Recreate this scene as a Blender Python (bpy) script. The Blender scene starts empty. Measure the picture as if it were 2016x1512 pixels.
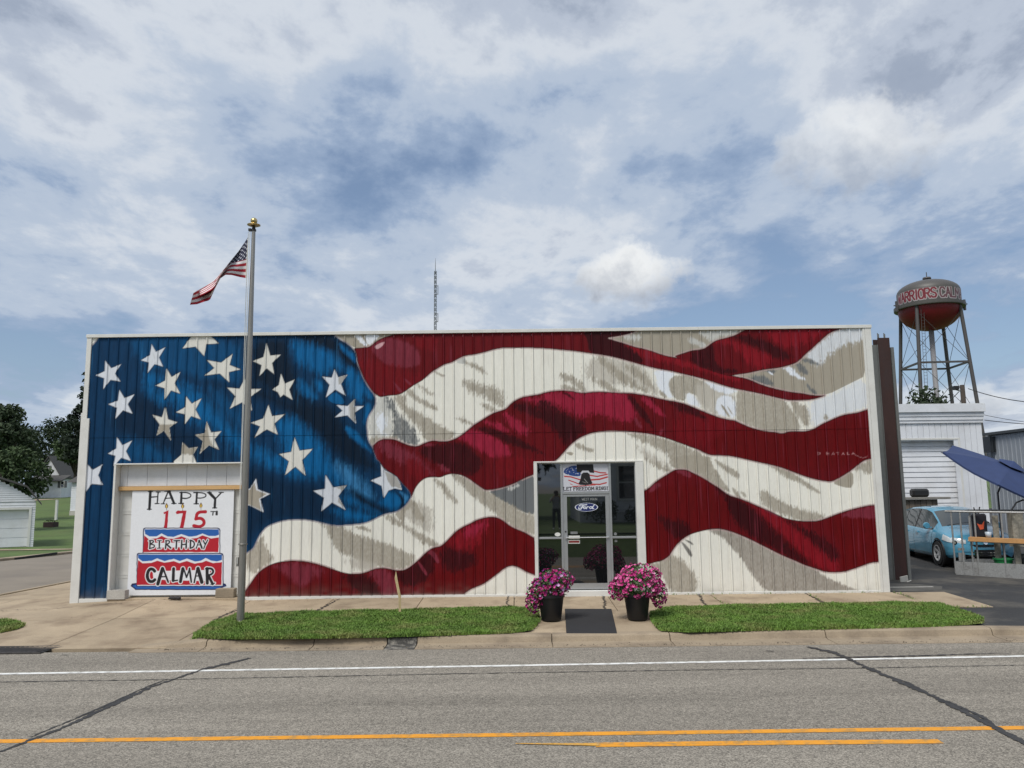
import bpy, bmesh, math, random
import numpy as np
from mathutils import Vector, Matrix

random.seed(7)
rng = np.random.default_rng(11)
SC = bpy.context.scene
COL = SC.collection

# ------------------------------------------------------------------ camera
CD, CH, CYAW, CPITCH, CROLL, CF = 17.964, 2.2776, -.0053, .1356, -.0115, 1560.
_cy, _sy, _cp, _sp = math.cos(CYAW), math.sin(CYAW), math.cos(CPITCH), math.sin(CPITCH)
FW = Vector((_sy*_cp, _cy*_cp, _sp)); _r0 = Vector((_cy, -_sy, 0)); _u0 = _r0.cross(FW)
RT = _r0*math.cos(CROLL) + _u0*math.sin(CROLL); UP = -_r0*math.sin(CROLL) + _u0*math.cos(CROLL)
CPOS = Vector((0, -CD, CH))
cam_data = bpy.data.cameras.new('camera'); cam = bpy.data.objects.new('camera', cam_data); COL.objects.link(cam)
cam_data.sensor_width = 36; cam_data.lens = CF/2016*36; cam_data.clip_start = .1; cam_data.clip_end = 6000
cam.matrix_world = Matrix((( RT.x, UP.x, -FW.x, CPOS.x), (RT.y, UP.y, -FW.y, CPOS.y), (RT.z, UP.z, -FW.z, CPOS.z), (0, 0, 0, 1)))
SC.camera = cam

# ------------------------------------------------------------------ sky, sun, exposure
SUN_EL, SUN_AZ = math.radians(56), math.radians(212)     # azimuth clockwise from +Y
world = bpy.data.worlds.new('World'); SC.world = world; world.use_nodes = True
def build_world():
    nt = world.node_tree; nt.nodes.clear(); L = nt.links.new
    def nd(t, **k):
        n = nt.nodes.new(t)
        for a, v in k.items(): setattr(n, a, v)
        return n
    def math_(op, a, b=None, c=None, clamp=False):
        n = nd('ShaderNodeMath', operation=op, use_clamp=clamp)
        for i, q in enumerate((a, b, c)):
            if q is None: continue
            if isinstance(q, (int, float)): n.inputs[i].default_value = q
            else: L(q, n.inputs[i])
        return n.outputs[0]
    def ramp(x, a, b, lo=0., hi=1., smooth=True):
        n = nd('ShaderNodeMapRange', interpolation_type='SMOOTHSTEP' if smooth else 'LINEAR')
        L(x, n.inputs[0]); n.inputs[1].default_value = a; n.inputs[2].default_value = b; n.inputs[3].default_value = lo; n.inputs[4].default_value = hi
        return n.outputs[0]
    def mix(fac, a, b):
        n = nd('ShaderNodeMix', data_type='RGBA'); L(fac, n.inputs[0])
        for i, q in ((6, a), (7, b)):
            if isinstance(q, tuple): n.inputs[i].default_value = (*q, 1)
            else: L(q, n.inputs[i])
        return n.outputs[2]
    tc = nd('ShaderNodeTexCoord'); sep = nd('ShaderNodeSeparateXYZ'); L(tc.outputs['Generated'], sep.inputs[0])
    X, Y, Z = sep.outputs
    zz = math_('ADD', math_('MAXIMUM', Z, 0.), .16)
    u = math_('DIVIDE', X, zz); v = math_('DIVIDE', Y, zz)
    cmb = nd('ShaderNodeCombineXYZ'); L(u, cmb.inputs[0]); L(v, cmb.inputs[1])
    def noise(sc, det, rough, dist, rot, stretch, off):
        mp = nd('ShaderNodeMapping'); L(cmb.outputs[0], mp.inputs[0])
        mp.inputs['Rotation'].default_value = (0, 0, math.radians(rot)); mp.inputs['Scale'].default_value = (*stretch, 1); mp.inputs['Location'].default_value = off
        n = nd('ShaderNodeTexNoise'); L(mp.outputs[0], n.inputs['Vector'])
        n.inputs['Scale'].default_value = sc; n.inputs['Detail'].default_value = det; n.inputs['Roughness'].default_value = rough; n.inputs['Distortion'].default_value = dist
        return n.outputs[0]
    sky = nd('ShaderNodeTexSky', sky_type='NISHITA'); sky.sun_disc = False; sky.sun_elevation = SUN_EL; sky.sun_rotation = SUN_AZ
    sky.air_density = 1.0; sky.dust_density = 1.2; sky.ozone_density = 1.6
    bl = nd('ShaderNodeVectorMath', operation='SCALE'); L(sky.outputs[0], bl.inputs[0]); bl.inputs['Scale'].default_value = .105
    big = noise(.85, 4, .5, .25, 25, (1., .8), (3.1, 1.7, 0))             # broad sheets of cloud
    det = noise(2.3, 12, .62, .15, -25, (1., .8), (0, 4.2, 2))             # broken edges
    fine = noise(7., 10, .62, .2, 40, (1., .7), (5, 0, 1))
    low = math_('ADD', ramp(Z, .0, .36, -.04, .0), ramp(Z, .26, .60, .0, .085))
    den = math_('ADD', math_('ADD', math_('ADD', math_('MULTIPLY', big, .52), math_('MULTIPLY', det, .38)), math_('MULTIPLY', fine, .10)), low)
    den = math_('ADD', math_('MULTIPLY', math_('SUBTRACT', den, .505), 1.22), .508)
    cr = nd('ShaderNodeValToRGB'); L(den, cr.inputs[0]); e = cr.color_ramp.elements; cr.color_ramp.interpolation = 'EASE'
    e[0].position = .40; e[0].color = (.26, .35, .51, 1); e[1].position = .575; e[1].color = (.62, .665, .73, 1)
    for q, c in ((.455, (.32, .41, .56)), (.51, (.45, .525, .64)), (.625, (.47, .525, .62)), (.67, (.33, .385, .485)), (.76, (.25, .30, .40))):
        x = e.new(q); x.color = (*c, 1)
    cover = ramp(den, .385, .49, .32, 1.)
    out = mix(math_('MULTIPLY', cover, .96), bl.outputs[0], cr.outputs[0])
    # two low cumulus heaps
    for (px, py, sx, sy_, amt) in ((1240, 545, .085, .045, 1.), (1690, 290, .11, .075, .6), (1850, 800, .09, .03, .6)):
        d = (FW + RT*((px-1008)/CF) - UP*((py-756)/CF)).normalized()
        ax = Vector((d.y, -d.x, 0)).normalized(); az = ax.cross(d)
        def dot(vv):
            n = nd('ShaderNodeVectorMath', operation='DOT_PRODUCT'); L(tc.outputs['Generated'], n.inputs[0]); n.inputs[1].default_value = vv; return n.outputs['Value']
        a = math_('DIVIDE', dot(ax), sx); b = math_('DIVIDE', dot(az), sy_); front = dot(d)
        n3 = nd('ShaderNodeTexNoise'); L(tc.outputs['Generated'], n3.inputs['Vector']); n3.inputs['Scale'].default_value = 26; n3.inputs['Detail'].default_value = 8; n3.inputs['Roughness'].default_value = .58
        rad = math_('SQRT', math_('ADD', math_('MULTIPLY', a, a), math_('MULTIPLY', b, b)))
        m = ramp(math_('ADD', rad, math_('MULTIPLY', math_('SUBTRACT', n3.outputs[0], .5), 1.7)), .92, .42)
        m = math_('MULTIPLY', math_('MULTIPLY', m, amt), ramp(front, 0, .5))
        lit = ramp(math_('ADD', b, math_('MULTIPLY', math_('SUBTRACT', n3.outputs[0], .5), 2.2)), -.9, .7)
        out = mix(m, out, mix(lit, (.37, .41, .48), (.84, .855, .86)))
    bg = nd('ShaderNodeBackground'); L(out, bg.inputs[0]); bg.inputs[1].default_value = 1.0
    o = nd('ShaderNodeOutputWorld'); L(bg.outputs[0], o.inputs[0])
build_world()
sun_d = bpy.data.lights.new('sun', 'SUN'); sun = bpy.data.objects.new('sun', sun_d); COL.objects.link(sun)
sun_d.energy = 2.8; sun_d.angle = math.radians(22); sun_d.color = (1, .965, .91)
_sd = Vector((math.sin(SUN_AZ)*math.cos(SUN_EL), math.cos(SUN_AZ)*math.cos(SUN_EL), math.sin(SUN_EL)))
sun.rotation_euler = (-_sd).to_track_quat('-Z', 'Y').to_euler(); sun.location = (-20, -30, 60)
SC.view_settings.view_transform = 'Standard'; SC.view_settings.look = 'None'; SC.view_settings.gamma = 1; SC.view_settings.exposure = .10
SC.view_settings.use_curve_mapping = False
SC.cycles.use_denoising = True

# ------------------------------------------------------------------ helpers
def ray(px, py): return FW + RT*((px-1008)/CF) - UP*((py-756)/CF)
def at(px, py, Y=0.):
    d = ray(px, py); return CPOS + d*((Y-CPOS.y)/d.y)
def gp(px, py, z=-.09):
    d = ray(px, py); return CPOS + d*((z-CPOS.z)/d.z)
def lin(r, g=None, b=None):
    c = (r, g, b) if g is not None else r
    return tuple(((x/255)/12.92 if x/255 <= .04045 else ((x/255+.055)/1.055)**2.4) for x in c)

MATS = {}
def mat(name, col=(.5, .5, .5), rough=.6, var=.12, scale=3., fine=45., fvar=None, bump=.15, bscale=None, metal=0., attr=None, rnd=0., ior=1.5, dirt=None, dscale=1.2, damt=.5, spec=.5, stretch=(1, 1, 1), coat=0.):
    if name in MATS: return MATS[name]
    m = bpy.data.materials.new(name); m.use_nodes = True; nt = m.node_tree; L = nt.links.new; N = nt.nodes
    p = N['Principled BSDF']; p.inputs['Roughness'].default_value = rough; p.inputs['Metallic'].default_value = metal
    p.inputs['IOR'].default_value = ior; p.inputs['Specular IOR Level'].default_value = spec; p.inputs['Coat Weight'].default_value = coat
    g = N.new('ShaderNodeNewGeometry'); mp = N.new('ShaderNodeMapping'); L(g.outputs['Position'], mp.inputs[0]); mp.inputs['Scale'].default_value = stretch
    def noise(s, d=5):
        n = N.new('ShaderNodeTexNoise'); L(mp.outputs[0], n.inputs['Vector']); n.inputs['Scale'].default_value = s; n.inputs['Detail'].default_value = d; n.inputs['Roughness'].default_value = .6
        return n.outputs[0]
    def rng_(x, a, b, lo, hi):
        n = N.new('ShaderNodeMapRange'); L(x, n.inputs[0])
        for i, q in enumerate((a, b, lo, hi)): n.inputs[i+1].default_value = q
        return n.outputs[0]
    def mul(a, b):
        n = N.new('ShaderNodeMath'); n.operation = 'MULTIPLY'; L(a, n.inputs[0]); L(b, n.inputs[1]); return n.outputs[0]
    n1, n2 = noise(scale), noise(fine, 3)
    fvar = var*.7 if fvar is None else fvar
    f = mul(rng_(n1, .25, .75, 1-var, 1+var), rng_(n2, .25, .75, 1-fvar, 1+fvar))
    if rnd:
        oi = N.new('ShaderNodeObjectInfo'); f = mul(f, rng_(oi.outputs['Random'], 0, 1, 1-rnd, 1+rnd))
    sc = N.new('ShaderNodeVectorMath'); sc.operation = 'SCALE'
    if attr:
        a = N.new('ShaderNodeAttribute'); a.attribute_name = attr; L(a.outputs['Color'], sc.inputs[0])
    else: sc.inputs[0].default_value = col
    L(f, sc.inputs['Scale']); c = sc.outputs[0]
    if dirt:
        dn = noise(dscale, 7); mx = N.new('ShaderNodeMix'); mx.data_type = 'RGBA'; L(rng_(dn, .48, .68, 0, damt), mx.inputs[0]); L(c, mx.inputs[6]); mx.inputs[7].default_value = (*dirt, 1); c = mx.outputs[2]
    L(c, p.inputs['Base Color'])
    if bump:
        b = N.new('ShaderNodeBump'); b.inputs['Strength'].default_value = bump; b.inputs['Distance'].default_value = .01
        L(noise(bscale or fine, 4), b.inputs['Height']); L(b.outputs[0], p.inputs['Normal'])
    MATS[name] = m
    return m

WO = {}
def wo(o): return WO.get(o.name, Vector((0, 0, 0)))
def thing(name, label, cat, loc=(0, 0, 0), group=None):
    o = bpy.data.objects.new(name, None); COL.objects.link(o); o.location = loc; o.empty_display_size = .2
    o['label'] = label; o['category'] = cat
    if group: o['group'] = group
    WO[o.name] = Vector(loc); return o
def tag(o, label=None, cat=None, group=None, kind=None):
    for k, v in (('label', label), ('category', cat), ('group', group), ('kind', kind)):
        if v: o[k] = v
    return o
def link(name, me, m, parent=None, origin=None, smooth=False):
    if m: me.materials.append(m)
    o = bpy.data.objects.new(name, me); COL.objects.link(o)
    if parent: o.parent = parent; WO[o.name] = wo(parent)
    elif origin is not None: o.location = origin; WO[o.name] = Vector(origin)
    if smooth: me.polygons.foreach_set('use_smooth', [True]*len(me.polygons))
    return o

class MB:
    """collects faces in world coordinates; build() links them as one mesh object"""
    def __init__(s): s.v = []; s.f = []
    def add(s, vs, fs):
        n = len(s.v); s.v += [tuple(q) for q in vs]; s.f += [tuple(i+n for i in q) for q in fs]; return s
    def box(s, a, b):
        x0, y0, z0 = [min(p, q) for p, q in zip(a, b)]; x1, y1, z1 = [max(p, q) for p, q in zip(a, b)]
        return s.add([(x0, y0, z0), (x1, y0, z0), (x1, y1, z0), (x0, y1, z0), (x0, y0, z1), (x1, y0, z1), (x1, y1, z1), (x0, y1, z1)],
                     [(3, 2, 1, 0), (4, 5, 6, 7), (0, 1, 5, 4), (1, 2, 6, 5), (2, 3, 7, 6), (3, 0, 4, 7)])
    def bar(s, p, q, w, h, up=(0, 0, 1)):
        p, q, up = Vector(p), Vector(q), Vector(up); d = (q-p).normalized(); sd = d.cross(up)
        if sd.length < 1e-4: sd = d.cross(Vector((1, 0, 0)))
        sd.normalize(); u = sd.cross(d).normalized(); a, b = sd*w/2, u*h/2
        return s.add([p-a-b, p+a-b, p+a+b, p-a+b, q-a-b, q+a-b, q+a+b, q-a+b], [(0, 1, 2, 3), (7, 6, 5, 4), (0, 4, 5, 1), (1, 5, 6, 2), (2, 6, 7, 3), (3, 7, 4, 0)])
    def tube(s, pts, r, n=8, caps=True):
        pts = [Vector(p) for p in pts]; rs = r if isinstance(r, (list, tuple)) else [r]*len(pts); vs = []; fs = []
        up = Vector((0, 0, 1)) if abs((pts[-1]-pts[0]).normalized().z) < .9 else Vector((1, 0, 0))
        for i, p in enumerate(pts):
            d = (pts[min(i+1, len(pts)-1)]-pts[max(i-1, 0)]).normalized(); a = d.cross(up).normalized(); b = a.cross(d).normalized()
            for k in range(n):
                t = 2*math.pi*k/n; vs.append(p+(a*math.cos(t)+b*math.sin(t))*rs[i])
        for i in range(len(pts)-1):
            for k in range(n):
                k2 = (k+1) % n; fs.append((i*n+k, i*n+k2, (i+1)*n+k2, (i+1)*n+k))
        if caps: fs += [tuple(range(n))[::-1], tuple(range((len(pts)-1)*n, len(pts)*n))]
        return s.add(vs, [q[::-1] for q in fs])
    def lathe(s, c, prof, n=24, axis=(0, 0, 1)):
        c = Vector(c); ax = Vector(axis).normalized(); a = ax.orthogonal().normalized(); b = ax.cross(a); vs = []; fs = []
        for r, h in prof:
            for k in range(n):
                t = 2*math.pi*k/n; vs.append(c+ax*h+(a*math.cos(t)+b*math.sin(t))*r)
        for i in range(len(prof)-1):
            for k in range(n):
                k2 = (k+1) % n; fs.append((i*n+k, i*n+k2, (i+1)*n+k2, (i+1)*n+k))
        return s.add(vs, fs)
    def prism(s, poly, ext):
        """poly: 3D points of one face, ext: extrusion vector"""
        n = len(poly); e = Vector(ext); vs = [Vector(p) for p in poly]+[Vector(p)+e for p in poly]
        return s.add(vs, [tuple(range(n))[::-1], tuple(range(n, 2*n))]+[(i, (i+1) % n, n+(i+1) % n, n+i) for i in range(n)])
    def build(s, name, m, parent=None, origin=None, smooth=False, bevel=0., auto=None):
        o0 = wo(parent) if parent else (Vector(origin) if origin is not None else Vector((0, 0, 0)))
        me = bpy.data.meshes.new(name); me.from_pydata([(p[0]-o0.x, p[1]-o0.y, p[2]-o0.z) for p in s.v], [], s.f)
        bm = bmesh.new(); bm.from_mesh(me); bmesh.ops.recalc_face_normals(bm, faces=bm.faces)
        if bevel: bmesh.ops.bevel(bm, geom=list(bm.edges), offset=bevel, segments=1, affect='EDGES')
        bm.to_mesh(me); bm.free(); me.update()
        o = link(name, me, m, parent, origin, smooth)
        if auto: me.set_sharp_from_angle(angle=math.radians(auto))
        return o

def copy_tree(o, parent=None):
    c = o.copy(); COL.objects.link(c); c.parent = parent
    for ch in list(o.children): copy_tree(ch, c)
    return c

# --- paint engine: outlines and strokes evaluated on the vertices of a fine sheet
def pts2(flat, k=.001): return np.array(flat, float).reshape(-1, 2)*k
def chaikin(p, n=1, closed=True):
    for _ in range(n):
        q = np.roll(p, -1, 0) if closed else p[1:]; a = p if closed else p[:-1]
        s = np.empty((2*len(a), 2)); s[0::2] = a*.75+q*.25; s[1::2] = a*.25+q*.75
        p = s if closed else np.vstack([p[:1], s, p[-1:]])
    return p
def sdf(P, poly, closed=True, cut=.4):
    """signed distance (positive inside); open lines give minus the distance"""
    out = np.full(len(P), -9.); lo, hi = poly.min(0)-cut, poly.max(0)+cut
    idx = np.nonzero((P[:, 0] > lo[0]) & (P[:, 0] < hi[0]) & (P[:, 1] > lo[1]) & (P[:, 1] < hi[1]))[0]
    A = poly if closed else poly[:-1]; B = np.roll(poly, -1, 0) if closed else poly[1:]
    for c in range(0, len(idx), 40000):
        ii = idx[c:c+40000]; px, py = P[ii, 0], P[ii, 1]; d = np.full(len(ii), 1e9); ins = np.zeros(len(ii), bool)
        for (ax, ay), (bx, by) in zip(A, B):
            ex, ey = bx-ax, by-ay; wx, wy = px-ax, py-ay; t = np.clip((wx*ex+wy*ey)/(ex*ex+ey*ey+1e-12), 0, 1)
            dx, dy = wx-ex*t, wy-ey*t; np.minimum(d, dx*dx+dy*dy, out=d)
            if closed and ay != by: ins ^= ((ay > py) != (by > py)) & (px < ex*(py-ay)/(by-ay)+ax)
        d = np.sqrt(d); out[ii] = np.where(ins, d, -d) if closed else -d
    return out
def vnoise(x, y, seed=0):
    r = np.random.default_rng(seed).random((257, 257)); xi, yi = np.floor(x).astype(int), np.floor(y).astype(int); fx, fy = x-xi, y-yi
    fx = fx*fx*(3-2*fx); fy = fy*fy*(3-2*fy); a, b = xi % 256, yi % 256
    return (r[a, b]*(1-fx)+r[a+1, b]*fx)*(1-fy)+(r[a, b+1]*(1-fx)+r[a+1, b+1]*fx)*fy
def lay(C, col, alpha):
    a = np.clip(alpha, 0, 1)[:, None]; C *= 1-a; C += a*np.array(col)
def sheet(name, V, colr, m, parent, keep=None, smooth=False):
    """V (nu,nv,3) grid in world space, colr (nu*nv,3) linear paint colours"""
    nu, nv = V.shape[:2]; o0 = np.array(wo(parent)) if parent else np.zeros(3)
    me = bpy.data.meshes.new(name); me.vertices.add(nu*nv); me.vertices.foreach_set('co', (V-o0).reshape(-1).astype(np.float32))
    i = np.arange(nu*nv).reshape(nu, nv); q = np.stack([i[:-1, :-1], i[1:, :-1], i[1:, 1:], i[:-1, 1:]], -1).reshape(-1, 4)
    if keep is not None: q = q[keep.reshape(-1)]
    n = len(q); me.loops.add(n*4); me.loops.foreach_set('vertex_index', q.reshape(-1).astype(np.int32)); me.polygons.add(n)
    me.polygons.foreach_set('loop_start', np.arange(0, n*4, 4, dtype=np.int32)); me.polygons.foreach_set('loop_total', np.full(n, 4, np.int32))
    me.update(calc_edges=True)
    at_ = me.color_attributes.new('paint', 'FLOAT_COLOR', 'POINT'); at_.data.foreach_set('color', np.hstack([colr, np.ones((len(colr), 1))]).reshape(-1).astype(np.float32))
    me.validate(); return link(name, me, m, parent, smooth=smooth)
GLYPH = {'A': [[0, 0, .5, 1, 1, 0], [.2, .38, .8, .38]], 'B': [[0, 0, 0, 1, .7, 1, .9, .78, .7, .54, 0, .54], [.7, .54, 1, .3, .75, 0, 0, 0]], 'C': [[1, .8, .75, 1, .25, 1, 0, .75, 0, .25, .25, 0, .75, 0, 1, .2]],
 'D': [[0, 0, 0, 1, .65, 1, 1, .7, 1, .3, .65, 0, 0, 0]], 'E': [[1, 1, 0, 1, 0, 0, 1, 0], [0, .52, .8, .52]], 'F': [[1, 1, 0, 1, 0, 0], [0, .52, .8, .52]], 'G': [[1, .8, .75, 1, .25, 1, 0, .75, 0, .25, .25, 0, .8, 0, 1, .2, 1, .48, .6, .48]],
 'I': [[.5, 0, .5, 1]], 'L': [[0, 1, 0, 0, .95, 0]], 'M': [[0, 0, .05, 1, .5, .35, .95, 1, 1, 0]], 'N': [[0, 0, 0, 1, 1, 0, 1, 1]], 'O': [[.25, 0, 0, .25, 0, .75, .25, 1, .75, 1, 1, .75, 1, .25, .75, 0, .25, 0]],
 'R': [[0, 0, 0, 1, .75, 1, 1, .78, .75, .5, 0, .5], [.45, .5, 1, 0]], 'S': [[1, .85, .75, 1, .25, 1, 0, .8, .15, .58, .85, .42, 1, .2, .75, 0, .25, 0, 0, .15]], 'T': [[0, 1, 1, 1], [.5, 1, .5, 0]], 'W': [[0, 1, .25, 0, .5, .7, .75, 0, 1, 1]],
 '!': [[.5, 1, .5, .35], [.5, .05, .5, 0]], 'H': [[0, 0, 0, 1], [1, 0, 1, 1], [0, .5, 1, .5]], 'Y': [[0, 1, .5, .5, 1, 1], [.5, .5, .5, 0]], 'U': [[0, 1, 0, .2, .3, 0, .7, 0, 1, .2, 1, 1]], 'X': [[0, 0, 1, 1], [0, 1, 1, 0]], 'P': [[0, 0, 0, 1, .8, 1, 1, .75, .8, .5, 0, .5]]}
def strokes(text, x0, z0, w, h, gap, serif=0.):
    """list of polylines for a line of capitals"""
    out = []; x = x0
    for ch in text:
        if ch == ' ': x += w*.6; continue
        cw = w*(.45 if ch in 'I!' else 1.3 if ch in 'MW' else 1)
        for s in GLYPH[ch]:
            p = pts2(s, 1.); p = np.column_stack([x+p[:, 0]*cw, z0+p[:, 1]*h]); out.append(p)
            if serif:
                for e in (p[0], p[-1]):
                    if min(abs(e[1]-z0), abs(e[1]-z0-h)) < .01*h+1e-6: out.append(np.array([[e[0]-serif, e[1]], [e[0]+serif, e[1]]]))
        x += cw+gap
    return out, x-gap
# mural outlines, wall coordinates in millimetres (x along the wall, z above its base)
MURAL_REGIONS = [
('blue',[-10579,6721,-4240,6638,-4221,5943,-4067,5811,-3903,5726,-3761,5606,-3678,5488,-3663,5276,-3591,5111,-3531,4946,-3448,4782,-3353,4641,-3248,4512,-3217,4407,-3233,4268,-3301,4153,-3380,4039,-3417,3901,-3410,3695,-3384,3488,-3337,3396,-3279,3327,-3232,3190,-3173,3030,-3116,3005,-3080,2925,-2988,2799,-2828,2718,-2713,2638,-2633,2536,-2530,2433,-2427,2320,-2388,2207,-2437,2118,-2527,2007,-2640,1919,-2752,1865,-2978,1834,-3158,1747,-3337,1659,-3540,1613,-3766,1602,-3991,1582,-4172,1598,-4331,1637,-4512,1684,-4694,1715,-4898,1733,-5101,1728,-5281,1703,-5461,1650,-5617,1585,-5716,1486,-5802,1354,-5865,1211,-5917,1101,-6005,1036,-6105,977,-6148,927,-6179,877,-6188,-764,-10314,-722]),
('red',[-3738,5611,-3599,5616,-3413,5626,-3320,5672,-3205,5777,-3066,5846,-2880,5903,-2717,5948,-2648,5995,-2527,6616,3009,6543,2854,5960,2712,5890,2548,5845,2385,5812,2198,5786,2105,5768,2289,5707,2496,5645,2725,5560,2955,5510,3183,5436,3366,5364,3549,5321,3710,5296,3847,5247,4119,5138,4391,5027,4573,4962,4799,4889,5055,4840,5282,4790,5417,4730,5597,4647,5822,4574,6048,4514,6275,4465,6503,4439,6729,4390,6957,4375,7061,4386,6885,4318,6676,4275,6446,4266,6218,4269,6037,4306,5811,4366,5585,4427,5358,4476,5131,4525,4949,4562,4678,4647,4452,4731,4225,4803,3997,4864,3787,4914,3513,4987,3284,5025,2941,5111,2598,5221,2254,5319,2024,5369,1678,5420,1332,5476,985,5511,754,5538,522,5552,263,5567,-16,5559,-248,5574,-480,5541,-666,5485,-945,5418,-1177,5397,-1363,5306,-1479,5237,-1641,5203,-1849,5077,-1988,4985,-2103,4858,-2310,4744,-2448,4653,-2586,4550,-2701,4505,-2839,4495,-2978,4485,-3097,4457,-3167,4488,-3283,4570,-3472,4852,-3639,5228,-3678,5488]),
('red',[3618,5311,3713,5359,3853,5397,4040,5461,4319,5481,4468,5597,4611,5689,4821,5734,5056,5801,5199,5882,5366,5963,5489,6104,7669,6076,7590,5939,7402,5890,7235,5821,7113,5728,6966,5600,6820,5473,6649,5334,6503,5195,6406,5126,6219,5070,6032,5026,5846,5005,5661,4984,5498,4951,5288,4907,5034,4875,4871,4842,4576,4939,4008,5133]),
('red',[-3279,3323,-3246,3384,-3155,3463,-3041,3507,-2881,3510,-2720,3480,-2555,3398,-2372,3339,-2258,3333,-2121,3393,-1984,3449,-1869,3459,-1686,3434,-1549,3444,-1412,3488,-1275,3566,-1137,3667,-1022,3769,-907,3848,-769,3927,-631,4017,-493,4085,-331,4129,-239,4163,-146,4265,-7,4368,155,4431,362,4463,505,4482,644,4522,783,4555,1013,4569,1243,4557,1426,4517,1518,4507,1702,4521,1887,4535,2116,4516,2346,4497,2575,4494,2804,4461,3032,4419,3260,4356,3442,4314,3670,4277,3896,4209,4058,4134,4193,4074,4418,3980,4597,3908,4778,3860,4959,3835,5093,3765,5271,3683,5495,3611,5676,3575,5857,3561,6014,3518,6131,3569,6337,3578,6518,3565,6703,3608,6821,3675,6939,3743,7150,3832,7338,3910,7524,3954,7730,3974,7894,4030,8057,4067,8220,4106,8224,2942,8015,2933,7865,2911,7724,2833,7556,2700,7367,2578,7180,2479,7063,2424,6883,2438,6661,2485,6439,2555,6174,2660,5953,2752,5685,2823,5416,2883,5170,2942,4918,3004,4783,3028,4602,3041,4375,3044,4219,3102,4108,3172,3929,3231,3768,3301,3633,3348,3453,3419,3228,3490,3002,3550,2775,3575,2547,3605,2228,3623,1954,3619,1771,3598,1610,3555,1448,3488,1309,3398,1170,3275,1030,3117,891,2971,404,2681,347,2648,198,2593,39,2516,-167,2429,-394,2364,-689,2311,-802,2368,-960,2483,-1096,2586,-1232,2655,-1368,2690,-1504,2696,-1618,2671,-1731,2616,-1891,2633,-2050,2619,-2163,2553,-2253,2453,-2321,2341,-2354,2229,-2399,2196,-2617,2457,-2961,2822,-3126,2916]),
('red',[382,1264,326,1286,159,1388,-20,1456,-176,1535,-288,1626,-422,1716,-580,1740,-738,1724,-919,1677,-1054,1601,-1235,1525,-1393,1427,-1505,1307,-1618,1197,-1730,1099,-1843,1090,-1955,1047,-2067,960,-2178,851,-2312,732,-2446,635,-2580,582,-2714,590,-2849,622,-3011,652,-3190,632,-3346,568,-3502,526,-3681,521,-3860,545,-4086,620,-4311,699,-4537,767,-4763,813,-4988,827,-5212,818,-5391,787,-5568,723,-5722,626,-5831,518,-5916,388,-6002,258,-6087,150,-6166,-153,-1373,-138,-1251,30,-1038,173,-837,236,-703,311,-568,407,-434,504,-298,612,-164,658,-52,642,59,586,170,519,314,463,414,429]),
('red',[2655,2206,2781,2249,2942,2326,3094,2470,3256,2569,3442,2680,3534,2735,3671,2749,3829,2732,3984,2651,4161,2559,4337,2444,4513,2330,4572,2289,4703,2182,4791,2137,4991,2079,5233,1975,5453,1873,5716,1758,5934,1645,6111,1599,6289,1570,6513,1561,6693,1565,6876,1623,7106,1709,7381,1795,7655,1859,7837,1895,8007,1906,8154,1920,8149,663,7993,654,7791,634,7585,560,7381,496,7199,440,6932,436,6755,449,6581,516,6342,595,6103,707,5842,819,5625,931,5408,1043,5147,1178,4972,1257,4752,1348,4531,1406,4403,1414,4200,1387,4041,1356,3860,1303,3745,1249,3607,1151,3490,1031,3372,857,3302,792,3188,727,3031,696,2873,654,2767,640,2626,613]),
]
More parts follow.
